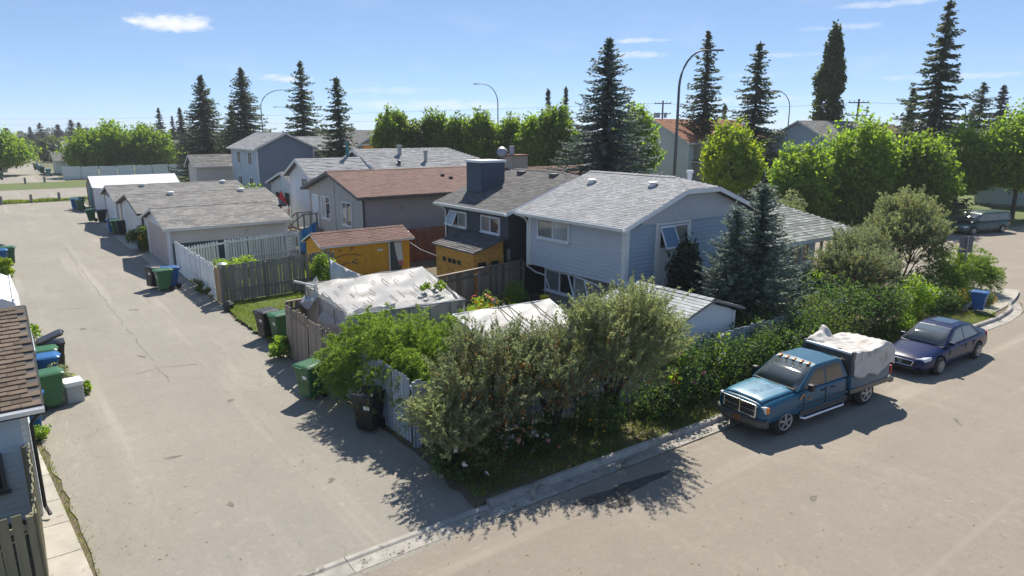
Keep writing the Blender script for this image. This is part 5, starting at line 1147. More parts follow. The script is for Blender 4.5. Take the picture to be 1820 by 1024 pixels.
    MB().hexa([(xf + .012, -.36, .40), (xf + .012, .36, .40), (xf - .14, .40, .40), (xf - .14, -.40, .40), (xf + .002, -.44, .60), (xf + .002, .44, .60), (xf - .14, .44, .62), (xf - .14, -.44, .62)]).build('grille', 'trim_black', r)
    if emblem:
        g = MB(); q = [(-.38, .42), (.38, .42), (.46, .605), (-.46, .605)]
        for (a, c) in zip(q, q[1:] + q[:1]): g.tube([(xf + .018, a[0], a[1]), (xf + .018, c[0], c[1])], .018, 6)
        g.build('grille_surround', 'chrome', r)
        e = MB()
        for k in range(16): a0, a1 = 2 * PI * k / 16, 2 * PI * (k + 1) / 16; e.tube([(xf + .026, .075 * math.cos(a0), .52 + .06 * math.sin(a0)), (xf + .026, .075 * math.cos(a1), .52 + .06 * math.sin(a1))], .007, 5)
        e.tube([(xf + .026, -.04, .475), (xf + .026, -.008, .575)], .007, 5); e.tube([(xf + .026, .04, .475), (xf + .026, .008, .575)], .007, 5); e.tube([(xf + .026, -.022, .515), (xf + .026, .022, .515)], .006, 5); e.build('emblem', 'chrome', r)
    MB().box(xf - .12, xf - .01, -.5, .5, .27, .36).build('air_intake', 'trim_black', r, bevel=.01)
    for (x, y) in wh: wheel(r, x, y, WR, .215, 'alloy', 7)
    MB().box(xr + .3, xf - .3, -w * .8, w * .8, .16, .30).build('underbody', 'trim_black', r)
    return r
sedan('sedan', 'dark blue sedan with sunroof parked behind the pickup truck', 'sedan_blue', (23.72, 8.70, 0), R(180 - 1.6))
sedan('minivan', 'dark green minivan parked across the side street on the right', 'van_green', (57.0, 19.3, 0), R(164), 'van', 5.0, 1.95, 1.75, 3.0, .98, emblem=False)
sedan('white_car', 'white car on the far road by the tent garage', 'car_white', (12.6, 102.6, 0), R(180), L=4.6, emblem=False)
sedan('parked_car', 'white car roof showing above the porch roof near the round bush', 'car_white', (40.0, 26.2, 0), R(110), L=4.6, emblem=False)
# ------------------------------------------------------------------ wheeled carts
def rrect(w, d, r, n=3):
    p = []
    for (cx, cy, a0) in ((w / 2 - r, d / 2 - r, 0), (-w / 2 + r, d / 2 - r, 90), (-w / 2 + r, -d / 2 + r, 180), (w / 2 - r, -d / 2 + r, 270)):
        for k in range(n + 1): a = R(a0 + 90 * k / n); p.append((cx + r * math.cos(a), cy + r * math.sin(a)))
    return p
CART = {}
def cart_meshes(col):
    if col in CART: return CART[col]
    m = 'cart_' + col; n = 16; b = MB()
    for (z, w_, d, dx) in ((.10, .46, .46, .02), (.16, .49, .49, .02), (.60, .58, .56, .0), (.88, .66, .60, .0), (.90, .70, .64, .0), (.96, .70, .64, .0)):
        b.v += [(x + dx, y, z) for x, y in rrect(w_, d, .06)]
    for i in range(5):
        for k in range(n): b.f.append((i * n + k, i * n + (k + 1) % n, (i + 1) * n + (k + 1) % n, (i + 1) * n + k)); b.mi.append(0)
    b.f += [tuple(range(n))[::-1], tuple(range(5 * n, 6 * n))]; b.mi += [0, 0]
    for y in (-.16, 0, .16): b.hexa([(.20, y - .03, .2), (.262, y - .03, .2), (.262, y + .03, .2), (.2, y + .03, .2), (.25, y - .03, .52), (.297, y - .03, .52), (.297, y + .03, .52), (.25, y + .03, .52)])
    body = b.mesh('body', m); l = MB()
    for (z, w_, d, dx) in ((.963, .74, .67, .01), (1.00, .75, .68, .01), (1.035, .68, .60, .0), (1.05, .52, .44, -.0)): l.v += [(x + dx, y, z) for x, y in rrect(w_, d, .08)]
    for i in range(3):
        for k in range(n): l.f.append((i * n + k, i * n + (k + 1) % n, (i + 1) * n + (k + 1) % n, (i + 1) * n + k)); l.mi.append(0)
    l.f += [tuple(range(n))[::-1], tuple(range(3 * n, 4 * n))]; l.mi += [0, 0]
    l.box(.34, .42, -.12, .12, .97, 1.0)
    lid = l.mesh('lid', m); h = MB(); h.tube([(-.34, -.26, .93), (-.44, -.24, .97), (-.44, .24, .97), (-.34, .26, .93)], .018, 8); hand = h.mesh('handle', m)
    w = MB(); w.lathe([(.03, -.03), (.12, -.03), (.13, -.015), (.13, .015), (.12, .03), (.03, .03)], 18, (0, 0, 0), 'y'); wh = w.mesh('wheel', 'black_rubber')
    s = MB(); s.hexa([(.318, .04, .66), (.318, .20, .66), (.314, .20, .66), (.314, .04, .66), (.334, .04, .76), (.334, .20, .76), (.328, .20, .76), (.328, .04, .76)]); st = s.mesh('sticker', 'sticker')
    CART[col] = (body, lid, hand, wh, st); return CART[col]
def cart(col, x, y, rz, label, group=None, tilt=0., lid=0., z=.008, sc=1.):
    r = thing('wheeled_cart', label, 'cart', (x, y, z), R(rz), group or 'wheeled carts', world=False); r.rotation_euler = (0, tilt, R(rz)); r.scale = (sc,) * 3
    b, l, h, w_, s = cart_meshes(col); inst('body', b, r); lo = inst('lid', l, r)
    if lid:
        lo.location = (-.36, 0, .965); lo.rotation_euler = (0, -lid, 0)
        off = Matrix.Translation((.36, 0, -.965)); 
        me = l.copy(); me.transform(off); lo.data = me
    inst('handle', h, r); inst('wheel', w_, r, (-.25, .26, .13)); inst('wheel', w_, r, (-.25, -.26, .13)); inst('sticker', s, r)
    return r
cart('green', 6.30, 17.75, 200, 'green wheeled cart standing alone in front of the weathered brown fence')
cart('black', 6.68, 14.85, 215, 'black wheeled cart against the pale blue fence')
cart('black', 7.15, 24.25, 195, 'black wheeled cart on the grass edge beside a green one'); cart('green', 7.42, 23.55, 190, 'green wheeled cart at the end post of the brown fence')
cart('green', 5.65, 34.55, 185, 'green wheeled cart in front of a blue one by the white lane fence'); cart('blue', 6.02, 34.95, 185, 'blue wheeled cart behind the green one by the white lane fence'); cart('black', 5.35, 35.35, 200, 'black wheeled cart leaning beside the blue and green pair', tilt=-.12, z=.03)
cart('blue', 6.35, 56.6, 180, 'blue wheeled cart at the second garage door'); cart('green', 6.5, 55.9, 180, 'green wheeled cart between blue and black at the second garage'); cart('black', 6.75, 55.2, 180, 'black wheeled cart nearest the second garage door')
cart('green', 5.9, 64.6, 175, 'green wheeled cart beside the farthest grey roofed garage', tilt=.10, z=.03); cart('black', 6.5, 63.8, 180, 'black wheeled cart beside the farthest grey roofed garage')
cart('green', 6.0, 74.4, 180, 'near green wheeled cart at the tent garage'); cart('blue', 5.7, 75.8, 180, 'blue lidded cart at the tent garage'); cart('green', 6.2, 77.0, 180, 'far green wheeled cart at the tent garage')
cart('green', .38, 21.3, 8, 'big green wheeled cart by the near garage beside a grey box'); cart('blue', -.16, 19.75, 0, 'blue wheeled cart tucked behind the near garage corner')
cart('black', .70, 24.6, 0, 'black wheeled cart with lid tipped open by the near garage', lid=.35); cart('green', .42, 23.75, 0, 'green wheeled cart behind leafy plants by the near garage'); cart('blue', .42, 22.95, 0, 'blue wheeled cart half hidden by leafy plants')
cart('green', .02, 46.5, 0, 'green wheeled cart on the left edge of the lane'); cart('blue', -.35, 45.6, 0, 'blue wheeled cart at the left picture edge'); cart('black', -.45, 47.5, 0, 'black wheeled cart behind the green one at the left edge')
cart('blue', 31.35, 10.15, -80, 'bright blue cart on the corner pavement by the yellow flowers', z=.13, sc=.8)
for k, (x, y, c, lb) in enumerate(((7.0, 133, 'teal', 'nearest teal cart in the far alley'), (6.6, 141, 'green', 'second green cart in the far alley'), (6.6, 147, 'blue', 'third blue cart in the far alley'), (6.3, 154, 'green', 'farthest green cart in the far alley'), (.6, 128, 'green', 'green cart on the left side of the far alley'))): cart(c, x, y, 180, lb, sc=1.15)

def grey_box():
    r = thing('storage_box', 'small pale grey plastic box beside the big green cart', 'box', (.95, 21.55, .006), R(5), world=False)
    b = MB(); b.prism(rrect(.42, .5, .04), 0, .48); b.build('body', 'grey_plastic', r, bevel=.01); l = MB(); l.prism(rrect(.46, .54, .05), .481, .60); l.build('lid', 'white_metal', r, bevel=.02); MB().box(.211, .216, .02, .14, .2, .32).build('sticker', 'sticker', r)
grey_box()
# bollards at the closed ends of the lane
for k, (x, y, lb) in enumerate(((.2, 85.2, 'leftmost short wooden bollard on the near grass strip'), (2.7, 85.7, 'middle wooden bollard on the near grass strip'), (5.2, 86.9, 'right wooden bollard on the near grass strip'), (3.3, 116.4, 'left wooden bollard across the far road'), (5.6, 117.6, 'right wooden bollard across the far road'))):
    b = MB(); b.lathe([(.13, 0), (.13, .78), (.10, .86), (.01, .88)], 10, (x, y, 0)); tag(b.build('bollard', 'grey_wood'), lb, 'bollard', 'wooden bollards closing the lane')
# street lamps
def lamp(label, x, y, h, az, arm=3.2, r0=.11):
    r = thing('street_lamp', label, 'lamp', (x, y, 0)); u = Vector((math.sin(R(az)), math.cos(R(az)), 0)); pts = [Vector((x, y, 0)), Vector((x, y, h * .5)), Vector((x, y, h * .80))]
    for k in range(1, 9): t = k / 8 * PI / 2; pts.append(Vector((x, y, h * .80)) + u * (arm * .62 * (1 - math.cos(t))) + Vector((0, 0, h * .195 * math.sin(t))))
    e = pts[-1] + u * arm * .2; pts.append(e)
    MB().tube(pts, [r0, r0 * .8] + [r0 * (.65 - .035 * k) for k in range(len(pts) - 2)], 8).build('pole', 'pole_metal', r, smooth=True)
    b = MB(); s = Vector((-u.y, u.x, 0)) * .13; q = [e - s, e + s, e + s * .6 + u * .7, e - s * .6 + u * .7]; b.hexa([tuple(p - Vector((0, 0, .06))) for p in q] + [tuple(p + Vector((0, 0, .05))) for p in q]); b.build('lamp_head', 'pole_metal', r); MB().tube([(x, y, 0), (x, y, .25)], r0 * 1.8, 8).build('base', 'pole_metal', r)
lamp('tall dark street lamp beside the dark spruce behind the corner house', 37.8, 31.6, 12.55, 127, 2.6, .13)
lamp('grey street lamp above the green tree row in the middle', 58.4, 81.2, 13.6, -60, 3.4); lamp('grey street lamp curving right between spruces on the left', 33.6, 108, 13.2, 115, 5.2); lamp('pale street lamp left of the tall bare spruce', 46.2, 128, 11.4, -55, 4.2)
lamp('grey street lamp left of the poplar', 91.5, 56.4, 12.8, -40, 3.6); lamp('pale street lamp right of the tallest spruce', 122.7, 45.5, 12.0, -45, 4); lamp('small street lamp under the pale lamp on the right', 128, 48.6, 10.0, 110, 3.6)
def power_pole(label, x, y, h, az, trans=True):
    r = thing('power_pole', label, 'pole', (x, y, 0)); MB().tube([(x, y, 0), (x, y, h)], [.17, .12], 8).build('pole', 'bark', r); u = Vector((math.cos(R(az)), math.sin(R(az)), 0))
    for z, L in ((h - .45, 1.3), (h - 2.0, 1.3)):
        a, c = Vector((x, y, z)) - u * L, Vector((x, y, z)) + u * L; MB().tube([a, c], .07, 4).build('crossarm', 'bark', r)
        for t in (-1, -.5, .5, 1): p = Vector((x, y, z)) + u * L * .92 * t; MB().tube([p, p + Vector((0, 0, .28))], .045, 6).build('insulator', 'grey_metal', r)
    if trans:
        for t in (-1.1, -.6, .45): p = Vector((x, y, h - 2.6)) + u * t; MB().tube([p, p + Vector((0, 0, .75))], .24, 10).build('transformer', 'grey_metal', r)
power_pole('wooden power pole with three transformers above the red roof', 84.8, 73.9, 11.7, -37); power_pole('plain wooden power pole right of the poplar', 89.3, 45.5, 11.1, -37, False)
def wires():
    specs = [((-60, 420, 13.2), (84.8, 73.9, 11.3), 2.0, 'long overhead wire crossing the left horizon, upper'), ((-60, 424, 11.4), (84.8, 73.9, 9.7), 2.0, 'long overhead wire crossing the left horizon, lower'), ((84.8, 73.9, 11.3), (89.3, 45.5, 10.7), .6, 'overhead wire between the two power poles'), ((89.3, 45.5, 10.7), (190, 10, 12.5), 1.0, 'overhead wire running off to the right')]
    for a, b_, sag, lb in specs:
        pts = [tuple(Vector(a) * (1 - t) + Vector(b_) * t - Vector((0, 0, sag * 4 * t * (1 - t)))) for t in [k / 24 for k in range(25)]]; tag(MB().tube(pts, .016, 4).build('overhead_wire', 'dark_metal'), lb, 'wire')
wires()
def street_sign():
    r = thing('street_sign', 'back of a grey road sign on a thin post by the hedge', 'sign', (33.9, 11.75, .1))
    MB().box(33.87, 33.93, 11.72, 11.78, .09, 2.75).build('post', 'grey_metal', r); o = MB(); o.box(-.30, .30, -.006, .006, 0, .72); p = o.build('sign_plate', 'sign_back', r); p.location = (0, .045, 1.93); p.rotation_euler = (0, 0, R(-35)); p.data.transform(Matrix.Translation((33.9, 11.75, .1)))
street_sign()
# yard clutter
def pots():
    r = thing('blue_barrel', 'blue plastic tub by the basement window', 'tub', (16.55, 20.1, .09)); b = MB(); b.lathe([(.30, .09), (.34, .5), (.36, .52), (.36, .56), (.30, .56)], 18, (16.55, 20.1, 0)); b.build('body', 'blue_plastic', r, smooth=True); MB().tube([(16.25, 20.1, .5), (16.85, 20.1, .5)], .01, 5).build('handle', 'grey_metal', r)
    r = thing('yellow_bucket', 'yellow bucket standing on the blue tub', 'bucket', (16.6, 20.0, .56)); b = MB(); b.lathe([(.14, .565), (.19, .98), (.20, 1.0), (.185, 1.0)], 18, (16.6, 20.0, 0)); b.build('body', 'yellow_plastic', r, smooth=True); MB().tube([(16.41, 20, .97), (16.46, 20, .8), (16.6, 19.82, .74), (16.74, 20, .8), (16.79, 20, .97)], .008, 5).build('handle', 'grey_metal', r)
    r = thing('blue_tarp_heap', 'bright blue tarp bundled against the back stairs', 'tarp', (14.6, 40.3, 0)); o = cloth('cloth', (14.1, 40.0, .05), (15.4, 40.0, .05), (14.5, 40.75, 1.3), (15.45, 40.75, 1.75), 16, 16, .12, 44, 'blue_plastic', r); o2 = cloth('cloth', (14.1, 40.0, .05), (14.3, 41.0, .05), (14.5, 40.75, 1.3), (14.6, 41.1, 1.2), 8, 10, .08, 45, 'blue_plastic', r)
    r = thing('wood_pile', 'jumble of pale scrap lumber at the foot of the stairs', 'lumber', (13.4, 40.2, 0)); rg = random.Random(6)
    for k in range(14): x, y, a = 13.3 + rg.uniform(-.6, .5), 40.0 + rg.uniform(-.5, .6), rg.uniform(0, 3.1); L = rg.uniform(.4, .8); z = .06 + k * .055; MB().tube([(x - L * math.cos(a), y - L * math.sin(a), z), (x + L * math.cos(a), y + L * math.sin(a), z + rg.uniform(-.05, .12))], .05, 4).build('plank', rg.choice(['grey_wood', 'white_paint_wood']), r)
    r = thing('umbrella', 'closed red patio umbrella in front of the white bungalow', 'umbrella', (17.9, 54.2, 0)); MB().tube([(17.9, 54.2, 0), (17.9, 54.2, 2.7)], .03, 6).build('pole', 'grey_metal', r)
    b = MB(); n = 16
    for (z, rr) in ((.95, .52), (1.2, .48), (1.8, .28), (2.35, .12), (2.6, .03)):
        for k in range(n): a = 2 * PI * k / n; q = rr * (1 + .18 * (-1) ** k); b.v.append((17.9 + q * math.cos(a), 54.2 + q * math.sin(a), z))
    for i in range(4):
        for k in range(n): b.f.append((i * n + k, i * n + (k + 1) % n, (i + 1) * n + (k + 1) % n, (i + 1) * n + k)); b.mi.append(0)
    b.build('canopy', 'umbrella_red', r)
    b = MB(); b.lathe([(.20, .01), (.22, .3), (.1, .42), (.01, .44)], 12, (7.05, 29.0, 0)); tag(b.build('pot', 'trim_black'), 'small black pot lying in the fence shadow on the lane', 'pot')
    b = MB(); b.lathe([(.20, 1.68), (.22, 1.72), (.1, 1.78), (.01, 1.79)], 12, (7.3, 30.5, 0)); tag(b.build('post_cap', 'grey_metal'), 'rounded metal cap on the corner fence post', 'cap')
    # satellite dish and box chimney beyond the charcoal house
pots()
# ------------------------------------------------------------------ trees and plants
def trunk_tube(b, p, h, r, rg, lean=.03):
    pts = []; x, y = p[0], p[1]; n = 6
    for k in range(n + 1): pts.append((x + rg.uniform(-lean, lean) * k * .3, y + rg.uniform(-lean, lean) * k * .3, h * k / n))
    b.tube(pts, [r * (1 - .85 * k / n) + .01 for k in range(n + 1)], 8); return pts
def spruce_np(rng, h, r, kind):
    dens = {'blue': (.24, 12, .17, .30, .12), 'dark': (.34, 10, .22, .42, .17), 'thin': (.40, 9, .22, .44, .18), 'tier': (.58, 11, .2, .46, .19), 'young': (.125, 11, .085, .17, .055)}[kind]
    step, nb, ds, sl, sw = dens; Cs, Us, Ws = [], [], []
    z = h * (.05 if kind != 'thin' else .10); ga = 0
    asym = rng.uniform(.8, 1.2, 16)
    while z < h - .15:
        t = z / h; R0 = 1.5 * r * (1 - t) ** (.92 if kind != 'thin' else .80) * (1 if t > .12 else .75 + t * 2) + .12
        n = max(4, int(nb * (1 - t * .45))); whorl = rng.uniform(.72, 1.12) if kind in ('thin', 'tier') else rng.uniform(.88, 1.06)
        for k in range(n):
            a = 2 * PI * (k + rng.uniform(-.35, .35)) / n + ga
            if kind == 'thin' and rng.random() < .10: continue
            L = R0 * whorl * rng.uniform(.70, 1.15) * asym[int((a % (2 * PI)) / (2 * PI) * 15.9)] ** .6; m = max(2, int(L / ds)); s = (np.arange(m) + rng.uniform(.2, .9)) / m
            dr = .34 if kind != 'young' else .12; up = .10 if t < .8 else .5
            d = np.array([math.cos(a), math.sin(a), 0]); pos = d[None] * (L * s)[:, None]; pos[:, 2] = z + rng.uniform(-.5, .5) * step + L * (up * s - dr * s ** 1.5 + .22 * s ** 4)
            side = np.array([-math.sin(a), math.cos(a), 0])
            for sg, fw in ((1, .6), (-1, .6), (0, 1.), (.6, .75), (-.6, .75)):
                C = pos + side[None] * sg * sl * .32 * (1.1 - s)[:, None] + rng.normal(size=pos.shape) * sl * .13
                U = unit(d[None] * fw + side[None] * sg + np.array([0, 0, -.28 if kind in ('thin', 'tier', 'dark') else .05]) + rng.normal(size=pos.shape) * .25); f = rng.uniform(.7, 1.25, (m, 1)) * (1.15 - .35 * s)[:, None]
                W = unit(np.cross(U, rng.normal(size=pos.shape) * .6 + np.array([0, 0, 1.]))); Cs.append(C); Us.append(U * f * sl * .55); Ws.append(W * sw * .5 * f)
        ga += 2.4; z += step * (1 - .35 * t) * rng.uniform(.75, 1.2)
    # leader
    if kind == 'young': h += .35
    zz = np.linspace(h - .6, h, 8); C = np.stack([rng.normal(size=8) * .03, rng.normal(size=8) * .03, zz], 1); U = unit(rng.normal(size=(8, 3)) * .4 + [0, 0, 1]); Cs.append(C); Us.append(U * sl * .4); Ws.append(unit(np.cross(U, rng.normal(size=(8, 3)))) * sw * .4)
    return diamonds(np.concatenate(Cs), np.concatenate(Us), np.concatenate(Ws))
SPR = {}
def spruce(kind, x, y, h, r, label, seed, mt=None, cache=None, group=None):
    rng = np.random.default_rng(seed); rg = random.Random(seed); t = thing('spruce_tree', label, 'tree', (x, y, 0), group=group, world=False)
    mt = mt or {'blue': 'needle_blue', 'young': 'needle_young'}.get(kind, 'needle_dark')
    if cache and cache in SPR: me, h0, r0 = SPR[cache]
    else:
        V, Q = spruce_np(rng, h, r, kind); me = np_mesh('crown', V, Q, mt); h0, r0 = h, r
        if cache: SPR[cache] = (me, h, r)
    o = inst('crown', me, t, (0, 0, 0), (0, 0, rg.uniform(0, 6.28)), (r / r0, r / r0, h / h0))
    b = MB(); trunk_tube(b, (0, 0), h * .97, .02 * h * .75, rg, .0); b.build('trunk', 'bark_dark', t, smooth=True)
    return t
def crown_np(rng, rx, ry, rz, cz, ncl, cr, nl, leaf, bottom=.75, lobes=5, taper=0.):
    """clumps of leaves gathered into a few uneven lobes"""
    lb = unit(rng.normal(size=(lobes, 3))); lb[:, 2] = np.abs(lb[:, 2]) * .9 - .25
    d = unit(rng.normal(size=(ncl, 3))); rr = rng.uniform(.45, .98, (ncl, 1)) ** .6
    bump = .66 + .46 * np.max(np.clip(d @ lb.T, 0, 1) ** 4, axis=1, keepdims=True)
    c = d * rr * bump * np.array([rx, ry, rz]); c[:, 2] = np.where(c[:, 2] < 0, c[:, 2] * bottom, c[:, 2]) + cz
    rad = cr * rng.uniform(.5, 1.45, (ncl, 1)); n = ncl * nl; k = np.repeat(np.arange(ncl), nl)
    e = unit(rng.normal(size=(n, 3))); q = rng.uniform(.25, 1.0, (n, 1)) ** .5; pos = c[k] + e * q * rad[k] * np.array([1.0, 1.0, .78])
    # sprays that push out of the clumps, mostly upwards
    ns = ncl * 2; ks = rng.integers(0, ncl, ns); D = unit(unit(c[ks] - np.array([0, 0, cz - rz * .5])) * .8 + np.array([0, 0, .8]) + rng.normal(size=(ns, 3)) * .5); ss = rng.uniform(.4, 1.75, (ns, 10, 1)); sp = (c[ks][:, None] + D[:, None] * rad[ks][:, None] * ss + rng.normal(size=(ns, 10, 3)) * leaf * .35).reshape(-1, 3)
    pos = np.concatenate([pos, sp]); e = np.concatenate([e, np.repeat(D, 10, 0)])
    if taper:
        f = 1 - taper * np.clip((pos[:, 2] - cz + rz) / (2 * rz), 0, 1) ** 1.3; pos[:, :2] *= f[:, None]
    V, Q = rleaves(rng, pos, leaf, leaf * .62, .1, nrm=e + np.array([0, 0, .5]), flat=.8); return V, Q, c
def tree(label, x, y, h, r, mt, seed, trunk=.28, leaf=.27, ncl=None, nl=46, cat='tree', name='broadleaf_tree', bark='bark', bottom=.8, cr=None, rz=None, group=None, lobes=6, taper=0.):
    rng = np.random.default_rng(seed); rg = random.Random(seed); t = thing(name, label, cat, (x, y, 0), group=group, world=False)
    z0 = h * trunk; rz_ = (h - z0) / (1 + bottom); cz = h - rz_; cr = cr or max(.28, r * .26); ncl = ncl or int(170 * max(1, (rz_ / r)) ** .7)
    V, Q, c = crown_np(rng, r - cr * .4, r - cr * .4, rz_ - cr * .3, cz, ncl, cr, nl, leaf, bottom, lobes, taper); np_obj('crown', V, Q, mt, t)
    b = MB(); pts = trunk_tube(b, (0, 0), h * .72, .035 * r + .05, rg, .05); b.build('trunk', bark, t, smooth=True)
    lm = MB()
    for k in range(9):
        q = c[rg.randrange(len(c))]; s = pts[2 + k % 3]; m_ = ((s[0] + q[0]) / 2, (s[1] + q[1]) / 2, (s[2] * .45 + q[2] * .55)); lm.tube([s, m_, tuple(q)], [.03 * r + .02, .02 * r + .012, .01], 5)
    lm.build('limbs', bark, t, kind='stuff'); return t
def shoots_np(rng, B, D, L, k, lL, lW, spread=.8, curve=.0, fwd=.7):
    N = len(B); s = rng.uniform(.05, 1, (N, k, 1)); pos = B[:, None] + D[:, None] * (L[:, None, None] * s); pos[..., 2] -= (curve * L[:, None] ** 1.0 * s[..., 0] ** 2.2)
    U = D[:, None] * fwd + rng.normal(size=(N, k, 3)) * spread; U[..., 2] -= curve * s[..., 0] * .8; C = (pos).reshape(-1, 3); U = unit(U.reshape(-1, 3)); W = unit(np.cross(U, rng.normal(size=U.shape))); f = rng.uniform(.6, 1.2, (len(C), 1))
    return diamonds(C + U * lL * .5 * f, U * lL * .5 * f, W * lW * .5 * f)
def berries_np(rng, C, r):
    o = np.array([[1, 0, 0], [-1, 0, 0], [0, 1, 0], [0, -1, 0], [0, 0, 1], [0, 0, -1]]) * r; F = np.array([[0, 2, 4], [2, 1, 4], [1, 3, 4], [3, 0, 4], [2, 0, 5], [1, 2, 5], [3, 1, 5], [0, 3, 5]])
    n = len(C); V = (C[:, None] + o[None] * rng.uniform(.7, 1.3, (n, 1, 1))).reshape(-1, 3); Q = (F[None] + np.arange(n)[:, None, None] * 6).reshape(-1, 3); return V, Q
def ellip(rng, n, c, rad, inner=.2, p=.5):
    d = unit(rng.normal(size=(n, 3))); return np.array(c) + d * (rng.uniform(inner, 1, (n, 1)) ** p) * np.array(rad), d
def buckthorn(label, x, y, h, r, seed, n=420, k=46, mt='leaf_buckthorn', nb=900, lL=.075, lW=.020, cz=None, rz=None, lean=(0, 0), z0=.09, stems=9):
    rng = np.random.default_rng(seed); rg = random.Random(seed); t = thing('berry_shrub', label, 'shrub', (x, y, z0), world=False)
    cz = cz or h * .60; rz = rz or h - cz
    # several sub-clumps so the outline is ragged
    nc = 16; cc, cd_ = ellip(rng, nc, (lean[0], lean[1], cz), (r * .74, r * .74, rz * .70), .3); parts = []; ber = []
    for q in range(nc):
        m = n // nc; rr = r * rng.uniform(.30, .48); B, d = ellip(rng, m, cc[q], (rr, rr, rr * .9), .1, .6); out = B - np.array([lean[0], lean[1], cz * .55]); D = unit(unit(out) * .9 + np.array([0, 0, .75]) + rng.normal(size=B.shape) * .45)
        parts.append(shoots_np(rng, B, D, rng.uniform(.26, .70, m) * min(1.15, .6 + r * .35), k, lL, lW, .52, .10))
        if nb:
            pick = rng.integers(0, m, nb // nc); s = rng.uniform(0, .45, (len(pick), 1)); ber.append(B[pick] + D[pick] * s * .4 + rng.normal(size=(len(pick), 3)) * .02)
    V, Q = joinq(parts); np_obj('foliage', V, Q, mt, t)
    if nb:
        C = np.concatenate(ber); g = rng.random(len(C)) < .5; C = np.concatenate([C, C[g] + rng.normal(size=(g.sum(), 3)) * .03]); V, Q = berries_np(rng, C, .017); np_obj('berries', V, Q, 'berry', t, 'stuff')
    b = MB()
    for q in range(stems):
        e = cc[q % nc]; s = (rg.uniform(-.18, .18), rg.uniform(-.12, .12), 0); m_ = (s[0] * .6 + e[0] * .45 + rg.uniform(-.1, .1), s[1] * .6 + e[1] * .45 + rg.uniform(-.1, .1), e[2] * .5); b.tube([s, m_, tuple(e)], [.035, .026, .010], 6)
        for w_ in range(3): e2 = cc[(q * 3 + w_) % nc]; b.tube([m_, tuple((np.array(m_) + e2) / 2 + rng.normal(size=3) * .08), tuple(e2)], [.018, .013, .006], 5)
    b.build('stems', 'bark_dark', t, kind='stuff'); return t
def leafy(label, x, y, h, r, mt, seed, nl=2600, leaf=.10, name='shrub', cat='shrub', z0=.09, ry=None, flowers=None, nclump=26, wdt=.6, cr=.30):
    rng = np.random.default_rng(seed); t = thing(name, label, cat, (x, y, z0), world=False); ry = ry or r
    cc, d = ellip(rng, nclump, (0, 0, h * .5), (r * .8, ry * .8, h * .42), .25); kk = rng.integers(0, nclump, nl); e = unit(rng.normal(size=(nl, 3))); rad = cr * min(r, h) * 1.25; C = cc[kk] + e * rng.uniform(.2, 1, (nl, 1)) ** .5 * rad; C[:, 2] = np.maximum(C[:, 2], .03)
    V, Q = rleaves(rng, C, leaf, leaf * wdt, .15, nrm=e + np.array([0, 0, .6]), flat=.8); np_obj('foliage', V, Q, mt, t)
    b = MB(); rg = random.Random(seed)
    for q in range(6): e_ = cc[q]; b.tube([(rg.uniform(-.1, .1), rg.uniform(-.1, .1), 0), (e_[0] * .5, e_[1] * .5, e_[2] * .6), tuple(e_)], [.018, .012, .006], 5)
    b.build('stems', 'bark', t, kind='stuff')
    if flowers:
        for fm, n, s in flowers:
            pk = rng.integers(0, nclump, n); e = unit(rng.normal(size=(n, 3)) + [-.3, -.5, .5]); C = cc[pk] + e * rad * rng.uniform(.9, 1.15, (n, 1)); parts = []
            for a in range(5):
                U = unit(np.cross(e, rng.normal(size=e.shape)) + .0 * e); parts.append(diamonds(C + U * s * .3, U * s * .5, unit(np.cross(U, e + .35 * rng.normal(size=e.shape))) * s * .32))
            V, Q = joinq(parts); np_obj('flowers', V, Q, fm, t, 'stuff')
    return t
def feather(label, x, y, h, r, seed, n=260, k=70, mt='leaf_feather', z0=.09, nc=26):
    """ferny plumes in ragged bunches: most rise and arch, the outer ones hang"""
    rng = np.random.default_rng(seed); t = thing('feathery_bush', label, 'bush', (x, y, z0), world=False); parts = []
    a = rng.uniform(0, 2 * PI, nc); q = rng.uniform(0, 1, nc) ** .55; tops = np.stack([np.cos(a) * q * r * .85, np.sin(a) * q * r * .85, h * (.50 + .45 * (1 - q ** 1.7)) * rng.uniform(.68, 1.12, nc)], 1)
    for c in range(nc):
        m = n // nc; out = np.array([math.cos(a[c]), math.sin(a[c]), 0]) * q[c]; B = tops[c] + rng.normal(size=(m, 3)) * np.array([.13, .13, .16]); D = unit(out[None] * .8 + np.array([0, 0, .75]) + rng.normal(size=(m, 3)) * .55)
        parts.append(shoots_np(rng, B, D, rng.uniform(.22, .62, m), k, .085, .017, .75, rng.uniform(.2, .8), .75))
        lo = B.copy(); lo[:, 2] *= rng.uniform(.35, .85, m); parts.append(shoots_np(rng, lo, unit(D + [0, 0, -.5]), rng.uniform(.2, .5, m), k // 2, .085, .017, .75, .5, .7))
    V, Q = joinq(parts); np_obj('foliage', V, Q, mt, t); b = MB()
    for j in range(nc): e = tops[j]; b.tube([(e[0] * .3, e[1] * .3, 0), (e[0] * .8, e[1] * .8, e[2] * .6), tuple(e)], [.012, .009, .004], 5)
    b.build('stems', 'leaf_feather', t, kind='stuff'); return t
